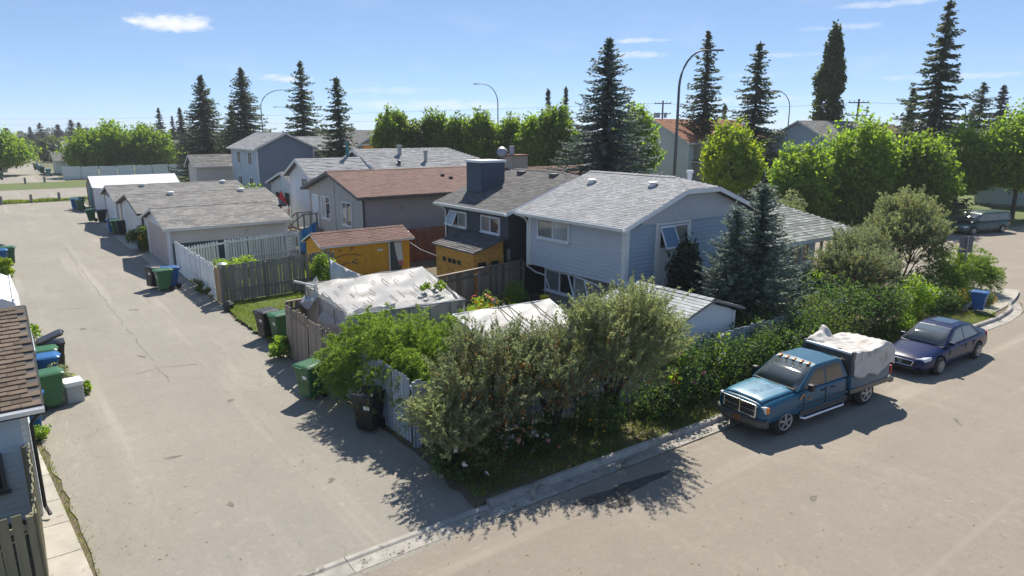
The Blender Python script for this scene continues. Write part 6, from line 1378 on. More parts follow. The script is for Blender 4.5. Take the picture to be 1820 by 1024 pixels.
def grass(name, poly, n, hgt, z, seed, mt='grass_blade', wd=.012):
    rng = np.random.default_rng(seed); P = np.array(poly); lo, hi = P.min(0), P.max(0); pts = rng.uniform(lo, hi, (n * 2, 2)); ins = np.zeros(len(pts), bool)
    x, y = pts[:, 0], pts[:, 1]
    for i in range(len(P)):
        a, b = P[i], P[(i + 1) % len(P)]; c = ((a[1] > y) != (b[1] > y)) & (x < (b[0] - a[0]) * (y - a[1]) / (b[1] - a[1] + 1e-9) + a[0]); ins ^= c
    pts = pts[ins][:n]; m = len(pts); pat = .55 + .45 * np.sin(pts[:, 0] * 2.1 + 1.3 * np.sin(pts[:, 1] * 1.7)) * np.cos(pts[:, 1] * 1.3)
    h = hgt * rng.uniform(.5, 1.3, m) * (.6 + .6 * pat); a = rng.uniform(0, 2 * PI, m); ln = np.stack([np.cos(a), np.sin(a)], 1) * (h * rng.uniform(.2, .8, m))[:, None]
    C = np.concatenate([pts, np.full((m, 1), z)], 1); T = C.copy(); T[:, :2] += ln; T[:, 2] += h; S = np.stack([-np.sin(a), np.cos(a), 0 * a], 1) * wd * .5 * rng.uniform(.7, 1.5, (m, 1)); Mi = C * .45 + T * .55; Mi[:, :2] -= ln * .15
    V = np.stack([C - S, C + S, Mi + S * .8, T, Mi - S * .8], 1).reshape(-1, 3); o = np_obj(name, V, np.arange(m * 5).reshape(m, 5), mt); o['kind'] = 'stuff'; return o

# roadside planting, corner first
feather('bright feathery bush spilling over the lane fence beside the plastic greenhouse', 7.7, 16.7, 2.45, 1.35, 11, 560); feather('feathery green bush hanging over the blue fence above the black cart', 7.85, 15.1, 2.45, 1.3, 12, 560); feather('feathery bush behind the fence corner next to the berry shrubs', 8.4, 13.9, 2.55, 1.3, 13, 520); feather('feathery bush in front of the torn greenhouse wall', 9.2, 16.2, 2.0, 1.2, 16, 360)
buckthorn('low silvery shrub on the verge corner beside the lane', 7.2, 11.75, 1.6, .95, 21, 460, 46, nb=160, lL=.09, lW=.026, mt='leaf_buckthorn_light')
buckthorn('grey green berry shrub full of orange berries near the verge corner', 8.4, 11.9, 2.85, 1.3, 22, 860, 46, nb=1900, lL=.085, lW=.025)
buckthorn('orange berried shrub between the corner shrub and the tallest one', 9.95, 11.65, 2.75, 1.2, 23, 760, 46, nb=1700, lL=.085, lW=.025)
buckthorn('tallest silvery berry shrub in the middle of the street verge', 11.7, 11.45, 3.65, 1.6, 24, 1400, 46, 'leaf_buckthorn_light', nb=800, lL=.085, lW=.025)
leafy('dark low shrub at the foot of the corner berry shrubs', 9.4, 11.45, .75, .75, 'leaf_hedge', 31, 1800, .085, flowers=(('petal_white', 10, .10), ('petal_pink', 8, .09))); leafy('dark leafy plant under the tallest berry shrub', 11.2, 11.2, 1.05, .85, 'leaf_hedge', 32, 2200, .085, flowers=(('petal_yellow', 6, .07),)); leafy('pink and white flowering plant on the verge corner', 8.25, 11.55, .8, .55, 'leaf_hedge', 33, 1300, .075, flowers=(('petal_white', 16, .11), ('petal_pink', 14, .10)))
leafy('small dark plant right of the tallest berry shrub', 12.9, 10.95, .95, .75, 'leaf_hedge', 34, 1900, .085)
leafy('dark hedge bush with one pink hollyhock behind the truck nose', 14.3, 11.35, 1.75, 1.1, 'leaf_hedge', 35, 4200, .09, flowers=(('petal_pink', 7, .12),)); leafy('dark hedge bush beside the pickup hood', 16.0, 11.2, 1.75, 1.15, 'leaf_hedge', 36, 4200, .09); leafy('dark hedge bush beside the pickup cab', 17.7, 11.05, 1.75, 1.15, 'leaf_hedge', 37, 4200, .09); leafy('dark hedge bush behind the tarpaulin', 19.4, 11.0, 1.85, 1.2, 'leaf_hedge', 38, 4200, .09); leafy('olive bush between tarpaulin and blue sedan', 21.2, 11.2, 2.1, 1.25, 'leaf_dull', 39, 4000, .09)
leafy('shrub with yellow tinged tips below the young spruces', 19.4, 12.5, 1.9, 1.1, 'leaf_dull', 40, 4200, .08)
leafy('dark hedge bush in front of the porch garden', 22.9, 11.6, 2.3, 1.35, 'leaf_hedge', 41, 4600, .10); leafy('dark hedge bush left of the sunny clump', 24.8, 11.4, 2.1, 1.3, 'leaf_hedge', 42, 4200, .10)
buckthorn('wide orange berried shrub behind the dark blue sedan', 26.6, 12.9, 3.2, 1.6, 51, 900, 44, nb=1400, lL=.10, lW=.030); buckthorn('tall orange berried tree shrub before the side street', 33.4, 14.2, 4.3, 2.05, 52, 1300, 44, 'leaf_buckthorn_light', nb=2200, lL=.12, lW=.036); buckthorn('berry shrub squeezed between porch and tall berry tree', 29.6, 14.6, 3.0, 1.35, 53, 600, 40, nb=500, lL=.11, lW=.032)
leafy('light green flowering clump behind the sedan roof', 28.4, 11.5, 1.55, .95, 'leaf_bright', 43, 3000, .10, flowers=(('petal_white', 26, .10),)); leafy('sunny low clump at the verge beside the sedan bonnet', 26.0, 10.55, .55, .75, 'leaf_bright', 44, 1500, .08, flowers=None); leafy('dark plant mass below the berry trees', 30.0, 11.6, 1.2, 1.3, 'leaf_hedge', 45, 3600, .10)
leafy('yellow flowered clump beside the bright blue cart', 30.9, 11.1, .95, .75, 'leaf_dull', 46, 2000, .08, flowers=(('petal_yellow', 40, .10),)); leafy('yellow flowers right of the bright blue cart', 32.6, 10.3, .7, .4, 'leaf_dull', 47, 800, .08, flowers=(('petal_yellow', 30, .10),))
feather('rounded bright hedge left of the road sign', 33.0, 12.3, 1.9, 1.2, 14, 420); feather('rounded bright hedge right of the road sign at the corner', 35.0, 11.9, 1.75, 1.25, 15, 440)
leafy('bright green shrub in the porch garden', 28.0, 15.6, 1.3, 1.1, 'leaf_bright', 48, 2200, .10); leafy('broad bright bush along the porch rail', 30.9, 15.9, 1.3, 1.2, 'leaf_green', 49, 2200, .10)
spruce('young', 20.9, 13.55, 5.65, 1.55, 'right young blue spruce in front of the corner house gable', 61); spruce('young', 19.75, 13.75, 4.9, 1.25, 'left young blue spruce in front of the corner house gable', 62); spruce('young', 21.7, 14.3, 3.0, .8, 'short young spruce behind the two taller young ones', 63)
tree('dark leaved crabapple against the white wall panel', 19.35, 15.45, 4.0, .78, 'leaf_crab', 64, .12, .11, 120, 60, bark='bark_dark')
# the vegetable garden
leafy('yellow flowers between the two plastic greenhouses', 11.9, 17.5, 1.65, .75, 'leaf_green', 71, 2600, .07, flowers=(('petal_yellow', 46, .10),)); leafy('yellow sunflowers beside the torn greenhouse corner', 13.0, 19.2, 1.35, .8, 'leaf_bright', 72, 2200, .08, flowers=(('petal_yellow', 40, .11),)); leafy('red and cream dahlias in front of the wood fence', 14.0, 20.2, 1.35, .75, 'leaf_crab', 73, 2000, .09, flowers=(('petal_red', 16, .16), ('petal_white', 10, .18), ('petal_yellow', 14, .1)))
leafy('yellow green flower bed in the middle garden', 14.4, 18.6, .95, 1.1, 'leaf_bright', 74, 2600, .08, flowers=(('petal_yellow', 26, .09),)); leafy('rounded green bush beside the yellow bucket', 15.9, 20.9, 1.5, .7, 'leaf_bright', 75, 2600, .08); leafy('smaller green bush left of the blue tub', 15.2, 19.6, .95, .65, 'leaf_bright', 76, 1800, .08, flowers=(('petal_yellow', 5, .10),)); leafy('green flower bed behind the low plastic frame', 12.6, 17.4, .9, .9, 'leaf_green', 77, 2000, .08, flowers=(('petal_yellow', 20, .09),))
leafy('tall yellow flowers in front of the torn greenhouse wall', 11.2, 16.6, 1.75, .55, 'leaf_green', 78, 1700, .07, flowers=(('petal_yellow', 36, .10),))
leafy('broad leaved vine lying on the greenhouse sheet', 11.0, 19.0, .28, .55, 'leaf_green', 79, 420, .10, z0=2.2, nclump=8)
for k, (x, y, h_, r_, m_, f_, lb) in enumerate(((13.6, 19.9, 1.5, .55, 'leaf_bright', (('petal_yellow', 34, .12),), 'tall yellow daisies left of the red dahlias'), (12.4, 20.6, 1.45, .6, 'leaf_bright', (('petal_yellow', 30, .11),), 'yellow flowers right behind the plastic greenhouse'), (14.9, 20.9, 1.35, .6, 'leaf_green', (('petal_yellow', 18, .11), ('petal_red', 6, .13)), 'mixed flowers against the wood fence middle'), (13.4, 17.9, 1.15, .7, 'leaf_bright', (('petal_yellow', 22, .10), ('petal_pink', 6, .10)), 'bushy flowers at the back of the low plastic frame'), (15.3, 18.3, 1.1, .8, 'leaf_green', (('petal_yellow', 16, .10),), 'leafy vegetables in front of the leaning frame'), (14.8, 17.4, 1.0, .7, 'leaf_bright', (('petal_yellow', 14, .10),), 'leafy vegetables beside the low plastic frame'))): leafy(lb, x, y, h_, r_, m_, 500 + k, 1900, .085, flowers=f_)
leafy('dark low shrub at the very corner of the verge', 7.0, 11.35, .8, .5, 'leaf_hedge', 510, 1300, .08, flowers=(('petal_white', 5, .09),)); leafy('dark shrub under the low silvery corner shrub', 7.6, 11.15, .95, .6, 'leaf_dull', 511, 1500, .08, flowers=(('petal_white', 7, .10),))
# lane side weeds and bushes
leafy('bright green bush at the foot of the brown fence post', 6.75, 21.7, .75, .42, 'leaf_bright', 81, 1300, .11, z0=.0); leafy('tall leafy shrub against the orange shed corner', 11.5, 29.6, 1.75, .7, 'leaf_green', 82, 2400, .11); leafy('reddish green bush at the cream garage door', 6.65, 47.0, 1.7, .85, 'leaf_dull', 83, 2200, .14, z0=0, flowers=(('petal_yellow', 14, .10),)); leafy('pale leafy plant growing among the left hand carts', .72, 22.35, .95, .42, 'leaf_buckthorn_light', 84, 900, .11, z0=0); leafy('yellow green weeds beside the grey box', 1.2, 21.9, .45, .22, 'leaf_bright', 85, 420, .09, z0=0); leafy('weeds at the end of the concrete walk', .02, 19.15, .35, .28, 'leaf_bright', 86, 420, .08, z0=0)
leafy('weedy shrub at the left edge behind the camper', .25, 26.8, 1.3, .35, 'leaf_bright', 87, 900, .10, z0=0); leafy('yellow bush at the left picture edge', -.25, 42.5, 1.1, .5, 'leaf_yellow', 88, 900, .14, z0=0)
leafy('tall bright weeds inside the white fence', 8.4, 34.2, 1.3, .8, 'leaf_bright', 89, 2200, .12, z0=0); leafy('bright bushy plant on the back lawn', 9.6, 35.6, .9, .9, 'leaf_bright', 90, 2000, .12, z0=0); leafy('green vegetable bed on the back lawn', 8.6, 31.9, .55, .9, 'leaf_green', 91, 1600, .12, z0=0)
leafy('weeds along the foot of the white fence', 6.95, 33.2, .5, .3, 'leaf_dull', 92, 900, .09, z0=0, ry=2.4); leafy('green bush beside the second garage roof', 16.6, 58.5, 3.0, 1.9, 'leaf_green', 93, 2600, .25, z0=0)
leafy('pale olive bush in front of the corner lawn trees', 42.6, 25.6, 3.7, 1.35, 'leaf_buckthorn_light', 94, 3000, .20, z0=0, wdt=.35)
def hollyhock(label, x, y, h, seed, pm='petal_pink'):
    rng = np.random.default_rng(seed); t = thing('hollyhock', label, 'flower', (x, y, .09), world=False); MB().tube([(0, 0, 0), (.03, .02, h * .5), (.02, .05, h)], [.014, .012, .006], 5).build('stem', 'leaf_green', t)
    z = rng.uniform(.1, h, 130); C = np.stack([rng.normal(size=130) * .09, rng.normal(size=130) * .09, z], 1); V, Q = rleaves(rng, C, .11, .085, .1); np_obj('leaves', V, Q, 'leaf_green', t); z = rng.uniform(h * .45, h, 16); C = np.stack([rng.normal(size=16) * .05, rng.normal(size=16) * .05, z], 1); V, Q = rleaves(rng, C, .10, .10); np_obj('blossoms', V, Q, pm, t)
hollyhock('pink hollyhock spire among the dark hedge', 13.6, 10.9, 1.7, 3); hollyhock('pale hollyhock spire beside the truck hood', 15.2, 10.75, 1.9, 4, 'petal_white'); hollyhock('reddish hollyhock near the verge middle', 13.2, 10.7, 1.3, 5, 'petal_red'); hollyhock('white hollyhock behind the sedan', 27.3, 11.1, 1.9, 6, 'petal_white')
# grass
VERGE = [(6.9, 10.4), (10, 10.15), (14.5, 9.98), (20, 9.82), (25, 9.66), (28.2, 9.52), (31, 9.42), (34, 10.2), (34, 12), (24, 11.4), (16, 11.4), (10, 12.2), (7.1, 13)]
grass('verge_grass', VERGE, 52000, .065, .088, 1); grass('lawn_grass', [(6.95, 23.0), (6.85, 27.5), (7.15, 30), (17, 30), (17, 22.5), (7.1, 22.4)], 42000, .07, .10, 2); grass('back_lawn_grass', [(7.3, 30.5), (15, 31), (15, 38.4), (7.3, 38.4)], 26000, .08, .02, 3, wd=.02)
grass('walk_weeds', [(.50, 11.2), (.62, 11.2), (.10, 18.6), (-.05, 18.6)], 900, .07, .006, 4)
grass('verge_far_grass', [(-3, 85.4), (7, 86.8), (24, 85.2), (24, 87.7), (-3, 87.7)], 9000, .25, .01, 5, wd=.06)
def stones():
    rng = np.random.default_rng(19); n = 900; y = rng.uniform(10.4, 30, n); side = rng.random(n) < .72; x = np.where(side, 6.95 - np.abs(rng.normal(size=n)) * .35, .35 + np.abs(rng.normal(size=n)) * .4); C = np.stack([x, y, np.full(n, .012)], 1)
    n2 = 300; C2 = np.stack([rng.uniform(.6, 7, n2), rng.uniform(10, 36, n2), np.full(n2, .012)], 1); n3 = 250; C3 = np.stack([rng.uniform(2, 26, n3), rng.uniform(1, 9.6, n3), np.full(n3, .012)], 1); V, Q = berries_np(rng, np.concatenate([C, C2, C3]), .009); np_obj('loose_gravel', V, Q, 'gravel', None, 'stuff')
mat('gravel', (.30, .27, .23), .9, .3, 3, island=.5); stones()
def litter():
    rng = np.random.default_rng(9); n = 900; x = rng.uniform(4, 31, n); ky = np.interp(x, [3, 6.6, 10, 14.5, 20, 25, 28.2, 31], [10.12, 10.05, 9.95, 9.78, 9.62, 9.46, 9.32, 9.22]); y = ky - .03 - np.abs(rng.normal(size=n)) * .22; C = np.stack([x, y, np.full(n, .026)], 1)
    n2 = 260; C2 = np.stack([rng.uniform(1, 22, n2), rng.uniform(2, 9, n2), np.full(n2, .012)], 1); n3 = 260; C3 = np.stack([rng.uniform(.6, 7, n3), rng.uniform(11, 30, n3) , np.full(n3, .014)], 1); C = np.concatenate([C, C2, C3]); U = rng.normal(size=C.shape); U[:, 2] *= .15; U = unit(U); W = np.cross(U, [0, 0, 1]) * .3; V, Q = diamonds(C, U * .035 * rng.uniform(.3, 1.1, (len(C), 1)), W * .05 * rng.uniform(.3, 1.1, (len(C), 1))); V[:, 2] = np.maximum(V[:, 2], .011); np_obj('leaf_litter', V, Q, 'litter', None, 'stuff')
mat('litter', (.30, .22, .10), .9, .3, 3, island=.5, c2=(.20, .17, .09)); litter()

# ------------------------------------------------------------------ houses beyond
def simple_house(name, label, axis, a0, a1, b0, b1, ze, zr, wm, rm, gm=None, clip0=(0, 0), clip1=(0, 0), over=.4, seed=1, tm='white_paint', wins=(), pitch=.2, doors=(), base=0., parent=None):
    cx, cy = (a0, b0) if axis == 'x' else (b0, a0); r = parent or thing(name, label, 'house', (cx, cy, 0)); hw = (b1 - b0) / 2 + over
    walls(r, axis, a0, a1, b0, b1, .25 + base, ze, zr, hw, (clip0[0], clip1[0]), wm, gm, tm, pitch); ro = roof(r, axis, a0 - over, a1 + over, (b0 + b1) / 2, hw, ze, zr, clip0, clip1, rm, tm, .22, .45, seed=seed, gutters=(0, 1), lift=.03)
    for (P, u, n, s0, s1, z0, z1, pn, gmm) in wins: window(r, P, u, n, s0, s1, z0, z1, pn, gm=gmm)
    for (P, u, n, s0, s1, z0, z1, mm) in doors: door(r, P, u, n, s0, s1, z0, z1, mm)
    return r, ro
r, ro = simple_house('white_house', 'white gabled house with long pale grey roof behind the taupe house', 'x', 17.5, 22.5, 46.2, 50.6, 4.15, 5.3, 'white_siding', 'shingle_light', wins=(((17.5, 50.6), YM, XM, 2.4, 3.5, 3.3, 4.0, 2, 'glass_dark'),), seed=31)
simple_house('', '', 'x', 22.5, 31.8, 45.6, 54.0, 4.2, 5.85, 'white_siding', 'shingle_light', 'dusk_blue_siding', clip1=(2.2, 1.7), seed=32, parent=r)
flue(ro, 25.5, 48.6, 5.0, 6.1, .16, 'grey_metal'); flue(ro, 27.0, 47.2, 4.7, 5.7, .14, 'grey_metal'); flue(ro, 21.2, 48.6, 5.0, 6.4, .12, 'teal_cloth'); vent(ro, 24.5, 46.8, 4.9, 'dark_metal', .16, .2)
simple_house('bungalow', 'small white bungalow with dark windows behind the red umbrella', 'x', 19.2, 25, 53.6, 60.4, 2.9, 3.9, 'white_siding', 'shingle_grey', wins=(((19.2, 60.4), YM, XM, 1.0, 2.2, 1.0, 2.2, 1, 'glass_dark'), ((19.2, 60.4), YM, XM, 3.2, 4.6, .4, 2.3, 1, 'glass_dark')), seed=33, doors=(((19.2, 60.4), YM, XM, 5.4, 6.3, .3, 2.3, 'glass_dark'),))
g, go = simple_house('blue_house', 'two storey slate blue house with plain gable on the left', 'y', 73.2, 82.5, 22.0, 28.0, 5.35, 7.0, 'pale_blue_siding', 'shingle_light', 'dusk_blue_siding', seed=34, wins=[((22.0, 82.5), YM, XM, s, s + 1.3, z, z + 1.3, 2, 'glass_dark') for s in (2.2, 6.2) for z in (1.0, 3.7)])
vent(go, 24.0, 76, 6.4); vent(go, 24.0, 80, 6.4)
simple_house('', '', 'x', 28.4, 33.5, 75.5, 82, 5.1, 6.5, 'dusk_blue_siding', 'shingle_light', seed=35, parent=g)
simple_house('small_garage', 'cream garage with dark roof beside the blue two storey house', 'x', 18.2, 23.2, 83.4, 86.6, 3.3, 4.5, 'cream_siding', 'shingle_grey', seed=36)
simple_house('dark_gable_house', 'low dark grey gable house beyond the white panel fence', 'y', 132, 142, 22.5, 31.0, 3.2, 5.4, 'slate_paint', 'shingle_grey', seed=37)
simple_house('far_garage', 'small grey roofed garage in the far alley', 'x', 8.4, 14, 136, 143, 2.4, 3.6, 'white_siding', 'shingle_grey', seed=38)
simple_house('far_bungalow', 'white far bungalow beyond the alley trees', 'x', 14, 24, 190, 200, 3.0, 4.6, 'white_siding', 'shingle_light', seed=39); simple_house('far_cottage', 'far left cottage with pale gable behind the bright tree', 'y', 175, 185, -8, 0, 3.0, 4.8, 'white_siding', 'shingle_grey', seed=40)
o, oo = simple_house('orange_sided_house', 'tan house with orange wall under repair behind the grey roofs', 'y', 96, 106, 43.5, 51.0, 5.0, 7.2, 'tan_siding', 'shingle_grey', 'grey_siding', seed=41, wins=(((43.5, 96), XP, YM, 4.0, 5.4, 3.2, 4.6, 2, 'glass_dark'),))
wbox(MB(), (43.5, 96), XP, YM, .8, 3.0, .02, .10, 3.6, 5.3).build('orange_sheathing', 'orange_paint', o); wbox(MB(), (43.5, 96), XP, YM, 5.9, 7.0, .02, .10, 4.0, 5.0).build('orange_sheathing', 'orange_paint', o); MB().tube([(41.5, 95.4, 5.05), (52, 95.4, 5.25)], .09, 6).build('scaffold_pole', 'white_metal', o); MB().box(50.6, 52.0, 94.5, 95.6, 2.0, 4.3).build('chimney', 'white_siding', o); flue(oo, 51.3, 95, 4.3, 6.3, .3, 'teal_cloth')
# houses on the right
h, ho = simple_house('red_roof_house', 'pale house with red roof behind the tall street lamp', 'x', 56.5, 70, 45.6, 55.0, 6.0, 8.4, 'white_siding', 'shingle_red', seed=42)
simple_house('', '', 'y', 42.5, 45.4, 57.5, 61.5, 4.2, 5.2, 'grey_siding', 'shingle_dark', seed=43, parent=h, wins=(((57.5, 42.5), XP, YM, 1.5, 3.0, 1.4, 3.0, 2, 'glass_dark'),)); MB().box(57.3, 59.6, 44.2, 45.5, 0, 6.2).build('chimney', 'grey_siding', h); flue(ho, 58.4, 45, 6.2, 6.8, .16, 'dark_metal'); MB().box(57.4, 58.6, 42.2, 42.44, .2, 1.0).build('bench', 'red_wood', h)
simple_house('pale_blue_house', 'pale blue gabled house behind the poplar and yellow tree', 'x', 66.5, 78, 36.0, 43.5, 6.0, 8.2, 'pale_blue_siding', 'shingle_grey', seed=44); simple_house('blue_bungalow', 'low pale blue house with dark gable roof under the poplar', 'x', 61.8, 66.3, 34.0, 39.5, 3.4, 5.0, 'pale_blue_siding', 'shingle_dark', seed=45, tm='slate_paint', wins=(((61.8, 39.5), YM, XM, 1.2, 2.8, .8, 2.4, 2, 'glass_dark'), ((61.8, 34.0), XP, YM, 1.2, 2.8, .8, 2.4, 2, 'glass_dark')))
simple_house('tan_house', 'tan gabled house with brown roof above the corner lawn trees', 'x', 80.0, 92, 38.0, 46.5, 5.4, 7.9, 'tan_siding', 'shingle_brown', seed=46); simple_house('white_gable_house', 'grey roofed house with small white gable beside the tallest spruce', 'y', 30.5, 40, 92.0, 98.0, 4.9, 7.4, 'grey_siding', 'shingle_dark', seed=47); t, to = simple_house('teal_house', 'teal house with pale roof trim near the right edge', 'x', 100, 112, 28.0, 36.0, 5.2, 7.5, 'teal_cloth', 'shingle_dark', seed=48); flue(to, 101.5, 31, 6.6, 8.1, .25, 'white_metal')
simple_house('street_house', 'shaded house behind the trees at the right edge', 'x', 78, 90, 17.0, 27.0, 4.8, 6.6, 'pale_blue_siding', 'shingle_grey', seed=49)
# brick chimney and dish of the house behind the charcoal one
simple_house('pink_roof_house', 'house with pale pinkish roof mostly hidden behind the charcoal house', 'x', 25.4, 33, 32.5, 39.5, 3.6, 4.9, 'tan_siding', 'shingle_brown', seed=50); 
def dish():
    r = thing('satellite_dish', 'grey satellite dish on the roof behind the boxed chimney', 'dish', (26.4, 36.3, 4.7), world=False); MB().tube([(0, 0, -.1), (0, 0, 1.05)], .03, 6).build('mast', 'grey_metal', r); b = MB(); b.lathe([(.02, .08), (.2, .05), (.36, 0), (.37, .01), (.2, .07), (.02, .10)], 20); o = b.build('reflector', 'grey_metal', r, smooth=True); o.location = (0, -.05, 1.2); o.rotation_euler = (R(70), 0, R(-25))
    c = thing('chimney_stack', 'tan boxed chimney with metal flue behind the charcoal roof', 'chimney', (27.1, 36, 4.5)); MB().box(26.6, 27.9, 35.5, 36.4, 4.4, 5.68).build('stack', 'tan_siding', c); MB().box(26.5, 28.0, 35.4, 36.5, 5.681, 5.75).build('cap', 'red_wood', c); MB().tube([(27.0, 36, 5.7), (27.0, 36, 6.3)], .18, 10).build('flue', 'grey_metal', c)
dish()
# ------------------------------------------------------------------ trees beyond
SP = [
('blue', 31.9, 32.4, 12.9, 3.9, 'huge blue spruce behind the charcoal and corner houses'),
('dark', 25.0, 106.3, 14.7, 4.4, 'broad dark spruce, left of the two crooked ones'),
('dark', 28.1, 97.6, 15.4, 4.0, 'bushy spruce beside the left street lamp'),
('dark', 27.3, 100.8, 10.8, 1.95, 'short spruce tucked under the bushy one'),
('thin', 31.7, 85.5, 15.4, 3.3, 'tall bare spruce, taller of the close pair'),
('thin', 30.3, 71.3, 12.7, 2.59, 'darker spruce of the close pair by the grey roofs'),
('thin', 60.5, 47.1, 17.1, 3.0, 'tall dark spruce next to the tall street lamp'),
('thin', 63.9, 43.3, 16.0, 3.2, 'dark spruce behind the yellow green tree'),
('tier', 71.3, 29.0, 18.9, 3.7, 'tallest layered spruce above the right hand trees'),
('thin', 104.6, 37.1, 13.3, 3.07, 'dark spruce near the right picture edge'),
('thin', 112.0, 37.3, 13.1, 2.83, 'dark spruce at the right picture edge'),
('dark', 82.3, 36.0, 11.7, 1.93, 'small spruce left of the tallest layered one'),
('dark', 29.8, 165.2, 11.7, 2.05, 'pointed spruce left of the broad one'),
('dark', 31.2, 151.6, 11.5, 1.91, 'pointed spruce touching the broad one'),
('dark', 34.1, 174.4, 10.2, 1.54, 'tiny spruce between the two pointed ones'),
('thin', 67.3, 80.8, 13.1, 1.26, 'thin spruce tip, left of two above the green row'),
('thin', 69.4, 79.2, 13.5, 0.84, 'thinnest spruce tip above the green row'),
('dark', 79.9, 58.8, 10.6, 1.07, 'small spruce between the two dark ones'),
('dark', 116.6, 62.6, 10.4, 1.45, 'small spruce right of the poplar'),
('dark', 140.4, 50.9, 11.2, 1.81, 'small spruce under the right street lamps'),
('dark', 159.4, 55.5, 10.2, 1.01, 'tiny spruce near the right street lamps'),
('dark', 12.9, 315.3, 8.2, 2.3, 'far spruce, first from the left horizon'),
('dark', 15.7, 307.0, 9.6, 3.48, 'far spruce, second from the left horizon'),
('dark', 20.4, 297.2, 9.0, 3.61, 'far spruce above the parked alley'),
('dark', 23.4, 282.4, 10.4, 3.85, 'far spruce pair member left of the round trees'),
('dark', 26.0, 286.8, 9.7, 2.95, 'far spruce just left of the round trees'),
('dark', 34.2, 274.3, 10.4, 2.12, 'far spruce tip above the round trees'),
('dark', 5.9, 333.1, 7.8, 4.99, 'low dark spruce at the left picture edge')]
for k, (kind, x, y, h_, r_, lb) in enumerate(SP):
    far = math.hypot(x, y) > 118; spruce(kind, x, y, h_, r_, lb, 200 + k, mt='needle_far' if far else None, cache=('far%d' % (k % 2)) if far else (('t%d' % (k % 2)) if r_ < 1.3 else None), group='spruces beyond the houses')
DE = [
('leaf_bright', 12.2, 128.7, 7.4, 3.7, 'left of the three rounded green trees beyond the far road'),
('leaf_bright', 16.0, 129.6, 8.6, 4.4, 'middle of the three rounded green trees beyond the far road'),
('leaf_green', 20.6, 126.8, 8.0, 4.6, 'right of the three rounded green trees beyond the far road'),
('leaf_bright', 1.0, 140.5, 6.8, 4.6, 'bright green tree at the left picture edge'),
('leaf_dull', 12.2, 203.3, 5.6, 2.6, 'pale drooping birch beyond the far alley'),
('leaf_green', 33.5, 64.9, 10.4, 2.6, 'first tree of the long green row, farthest left'),
('leaf_dull', 35.4, 64.0, 9.4, 2.3, 'second tree of the green row'),
('leaf_green', 37.5, 63.1, 10.3, 2.5, 'third tree of the green row'),
('leaf_green', 38.8, 60.9, 9.6, 2.6, 'fourth tree of the green row'),
('leaf_green', 40.2, 58.6, 10.2, 2.6, 'fifth tree of the green row above the boxed chimney'),
('leaf_green', 41.8, 56.2, 9.5, 2.6, 'sixth tree of the green row'),
('leaf_bright', 42.5, 53.2, 9.6, 2.5, 'seventh tree of the green row'),
('leaf_green', 43.0, 50.3, 10.6, 2.5, 'eighth tree of the green row beside the blue spruce'),
('leaf_bright', 49.2, 46.4, 10.8, 2.6, 'green tree half hidden behind the blue spruce'),
('leaf_yellow', 48.6, 34.9, 8.4, 3.0, 'yellow green round tree in front of the dark spruces'),
('leaf_bright', 49.6, 28.8, 6.8, 3.0, 'left of the big bright green trees on the corner lawn'),
('leaf_bright', 53.2, 26.3, 8.9, 3.6, 'middle of the big bright green trees on the corner lawn'),
('leaf_green', 55.8, 23.2, 7.3, 2.7, 'right of the big bright green trees on the corner lawn'),
('leaf_bright', 67.2, 24.8, 8.0, 3.6, 'green tree with dark trunk beside the minivan'),
('leaf_bright', 68.0, 20.6, 9.8, 3.9, 'green tree at the right picture edge'),
('leaf_green', 32.3, 200.8, 9.4, 2.46, 'small green tree between the round trees and spruces'),
('leaf_dull', 76.6, 30.8, 7.2, 2.4, 'dull green tree behind the corner lawn trees')]
for k, (mt_, x, y, h_, r_, lb) in enumerate(DE):
    d = math.hypot(x, y); low = lb.endswith('corner lawn'); tree(lb, x, y, h_, r_, mt_, 300 + k, -.06 if low else (.04 if 'row' in lb or 'rounded' in lb else .12), .21 + d * .0014, int(150 + 36 * r_), 50, bottom=1.0 if low or 'row' in lb else .8, cr=max(.45, r_ * .24), group='broadleaf trees beyond the houses', lobes=8)
tree('tall narrow poplar behind the bright green corner trees', 76.6, 42.5, 21.6, 2.6, 'leaf_poplar', 340, .05, .34, 300, 40, cr=.6, bottom=1.0, taper=.72)
leafy('dark undergrowth beneath the left corner lawn tree', 50.0, 27.0, 2.6, 2.6, 'leaf_green', 350, 3000, .28, z0=0); leafy('dark undergrowth beneath the middle corner lawn trees', 53.0, 24.6, 2.6, 2.9, 'leaf_green', 351, 3400, .28, z0=0); leafy('dark undergrowth beside the minivan', 56.0, 22.6, 2.4, 2.2, 'leaf_dull', 352, 2600, .28, z0=0)
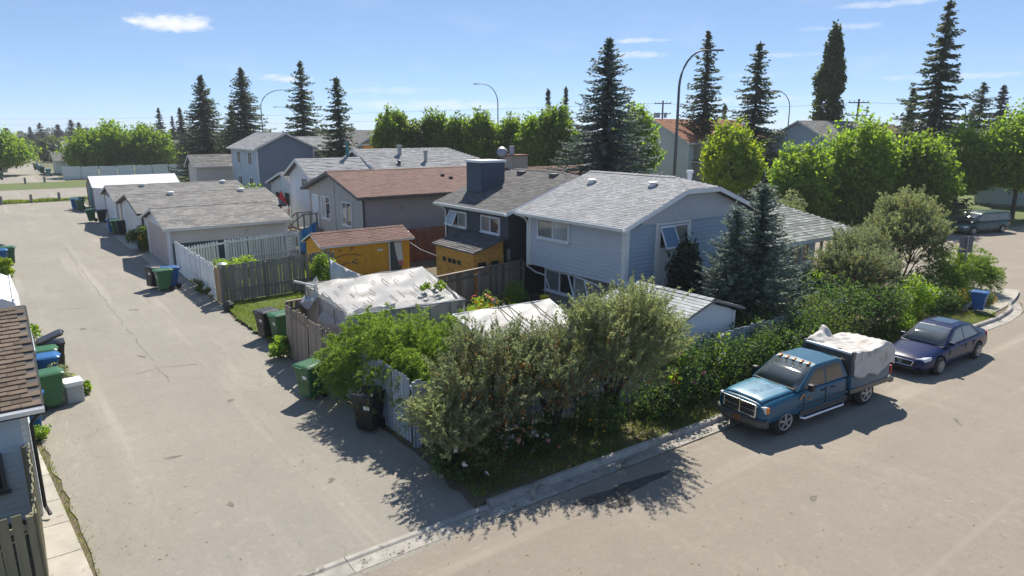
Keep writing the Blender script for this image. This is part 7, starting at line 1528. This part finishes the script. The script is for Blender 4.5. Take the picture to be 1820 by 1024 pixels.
# the far suburb that reads as one mass of tree tops and roofs along the skyline
def skyline():
    rng = np.random.default_rng(77); parts = []
    for k in range(420):
        az = R(rng.uniform(-12, 82)); d = rng.uniform(190, 620); x, y = d * math.sin(az), d * math.cos(az)
        if -3 < x < 10: continue
        h = rng.uniform(4.5, 7.4) + (rng.random() < .12) * rng.uniform(.5, 2.0); r = rng.uniform(2.5, 6); n = 150; C, e = ellip(rng, n, (x, y, h * .5), (r, r, h * .5), .5); parts.append(rleaves(rng, C, 1.5, 1.1, 0, nrm=e + np.array([0, 0, .4]), flat=.6))
    V, Q = joinq(parts); o = np_obj('distant_trees', V, Q, 'leaf_far', None, 'stuff'); o['label'] = 'band of distant tree tops along the skyline'
    rg = random.Random(5); k = 0; places = [('left of the far alley', -9, 150), ('past the broad spruce', 44, 150), ('behind the bushy spruce', 52, 128), ('right of the far alley', 18, 168), ('behind the green row', 60, 96), ('in the gap by the red roof house', 84, 92), ('left of the power pole', 98, 88), ('behind the poplar', 104, 66), ('beyond the tan house', 112, 52), ('beyond the layered spruce', 126, 40), ('at the far right horizon', 140, 62), ('behind the orange sided house', 60, 132)]
    for (w_, x, y) in places:
        k += 1; simple_house('distant_house', 'small distant house ' + w_, rg.choice('xy'), *((x, x + 10, y, y + 8) if rg.random() < 2 else ()), 2.9, 4.7 + rg.random(), rg.choice(['white_siding', 'tan_siding', 'cream_siding', 'pale_blue_siding']), rg.choice(['shingle_grey', 'shingle_dark', 'shingle_brown']), seed=60 + k) if False else None
        ax = 'x' if k % 2 else 'y'; a, b = (x, y) if ax == 'x' else (y, x); simple_house('distant_house', 'small distant house ' + w_, ax, a, a + 11, b, b + 8.5, 3.0, 4.9, ['white_siding', 'tan_siding', 'cream_siding', 'pale_blue_siding'][k % 4], ['shingle_grey', 'shingle_dark', 'shingle_brown'][k % 3], seed=60 + k, pitch=.4)
skyline()


# ------------------------------------------------------------------ thin summer haze
def haze():
    b = MB(); b.box(-1520, 1520, -1520, 1520, -1.2, 23.5); me = b.mesh('haze', []); o = bpy.data.objects.new('haze', me); COL.objects.link(o); o['kind'] = 'stuff'
    m = bpy.data.materials.new('haze'); m.use_nodes = True; N = m.node_tree.nodes; N.remove(N['Principled BSDF']); v = N.new('ShaderNodeVolumePrincipled'); v.inputs['Color'].default_value = (.90, .95, 1, 1); v.inputs['Density'].default_value = .00038; v.inputs['Anisotropy'].default_value = .2
    m.node_tree.links.new(v.outputs[0], N['Material Output'].inputs['Volume']); me.materials.append(m)
haze()
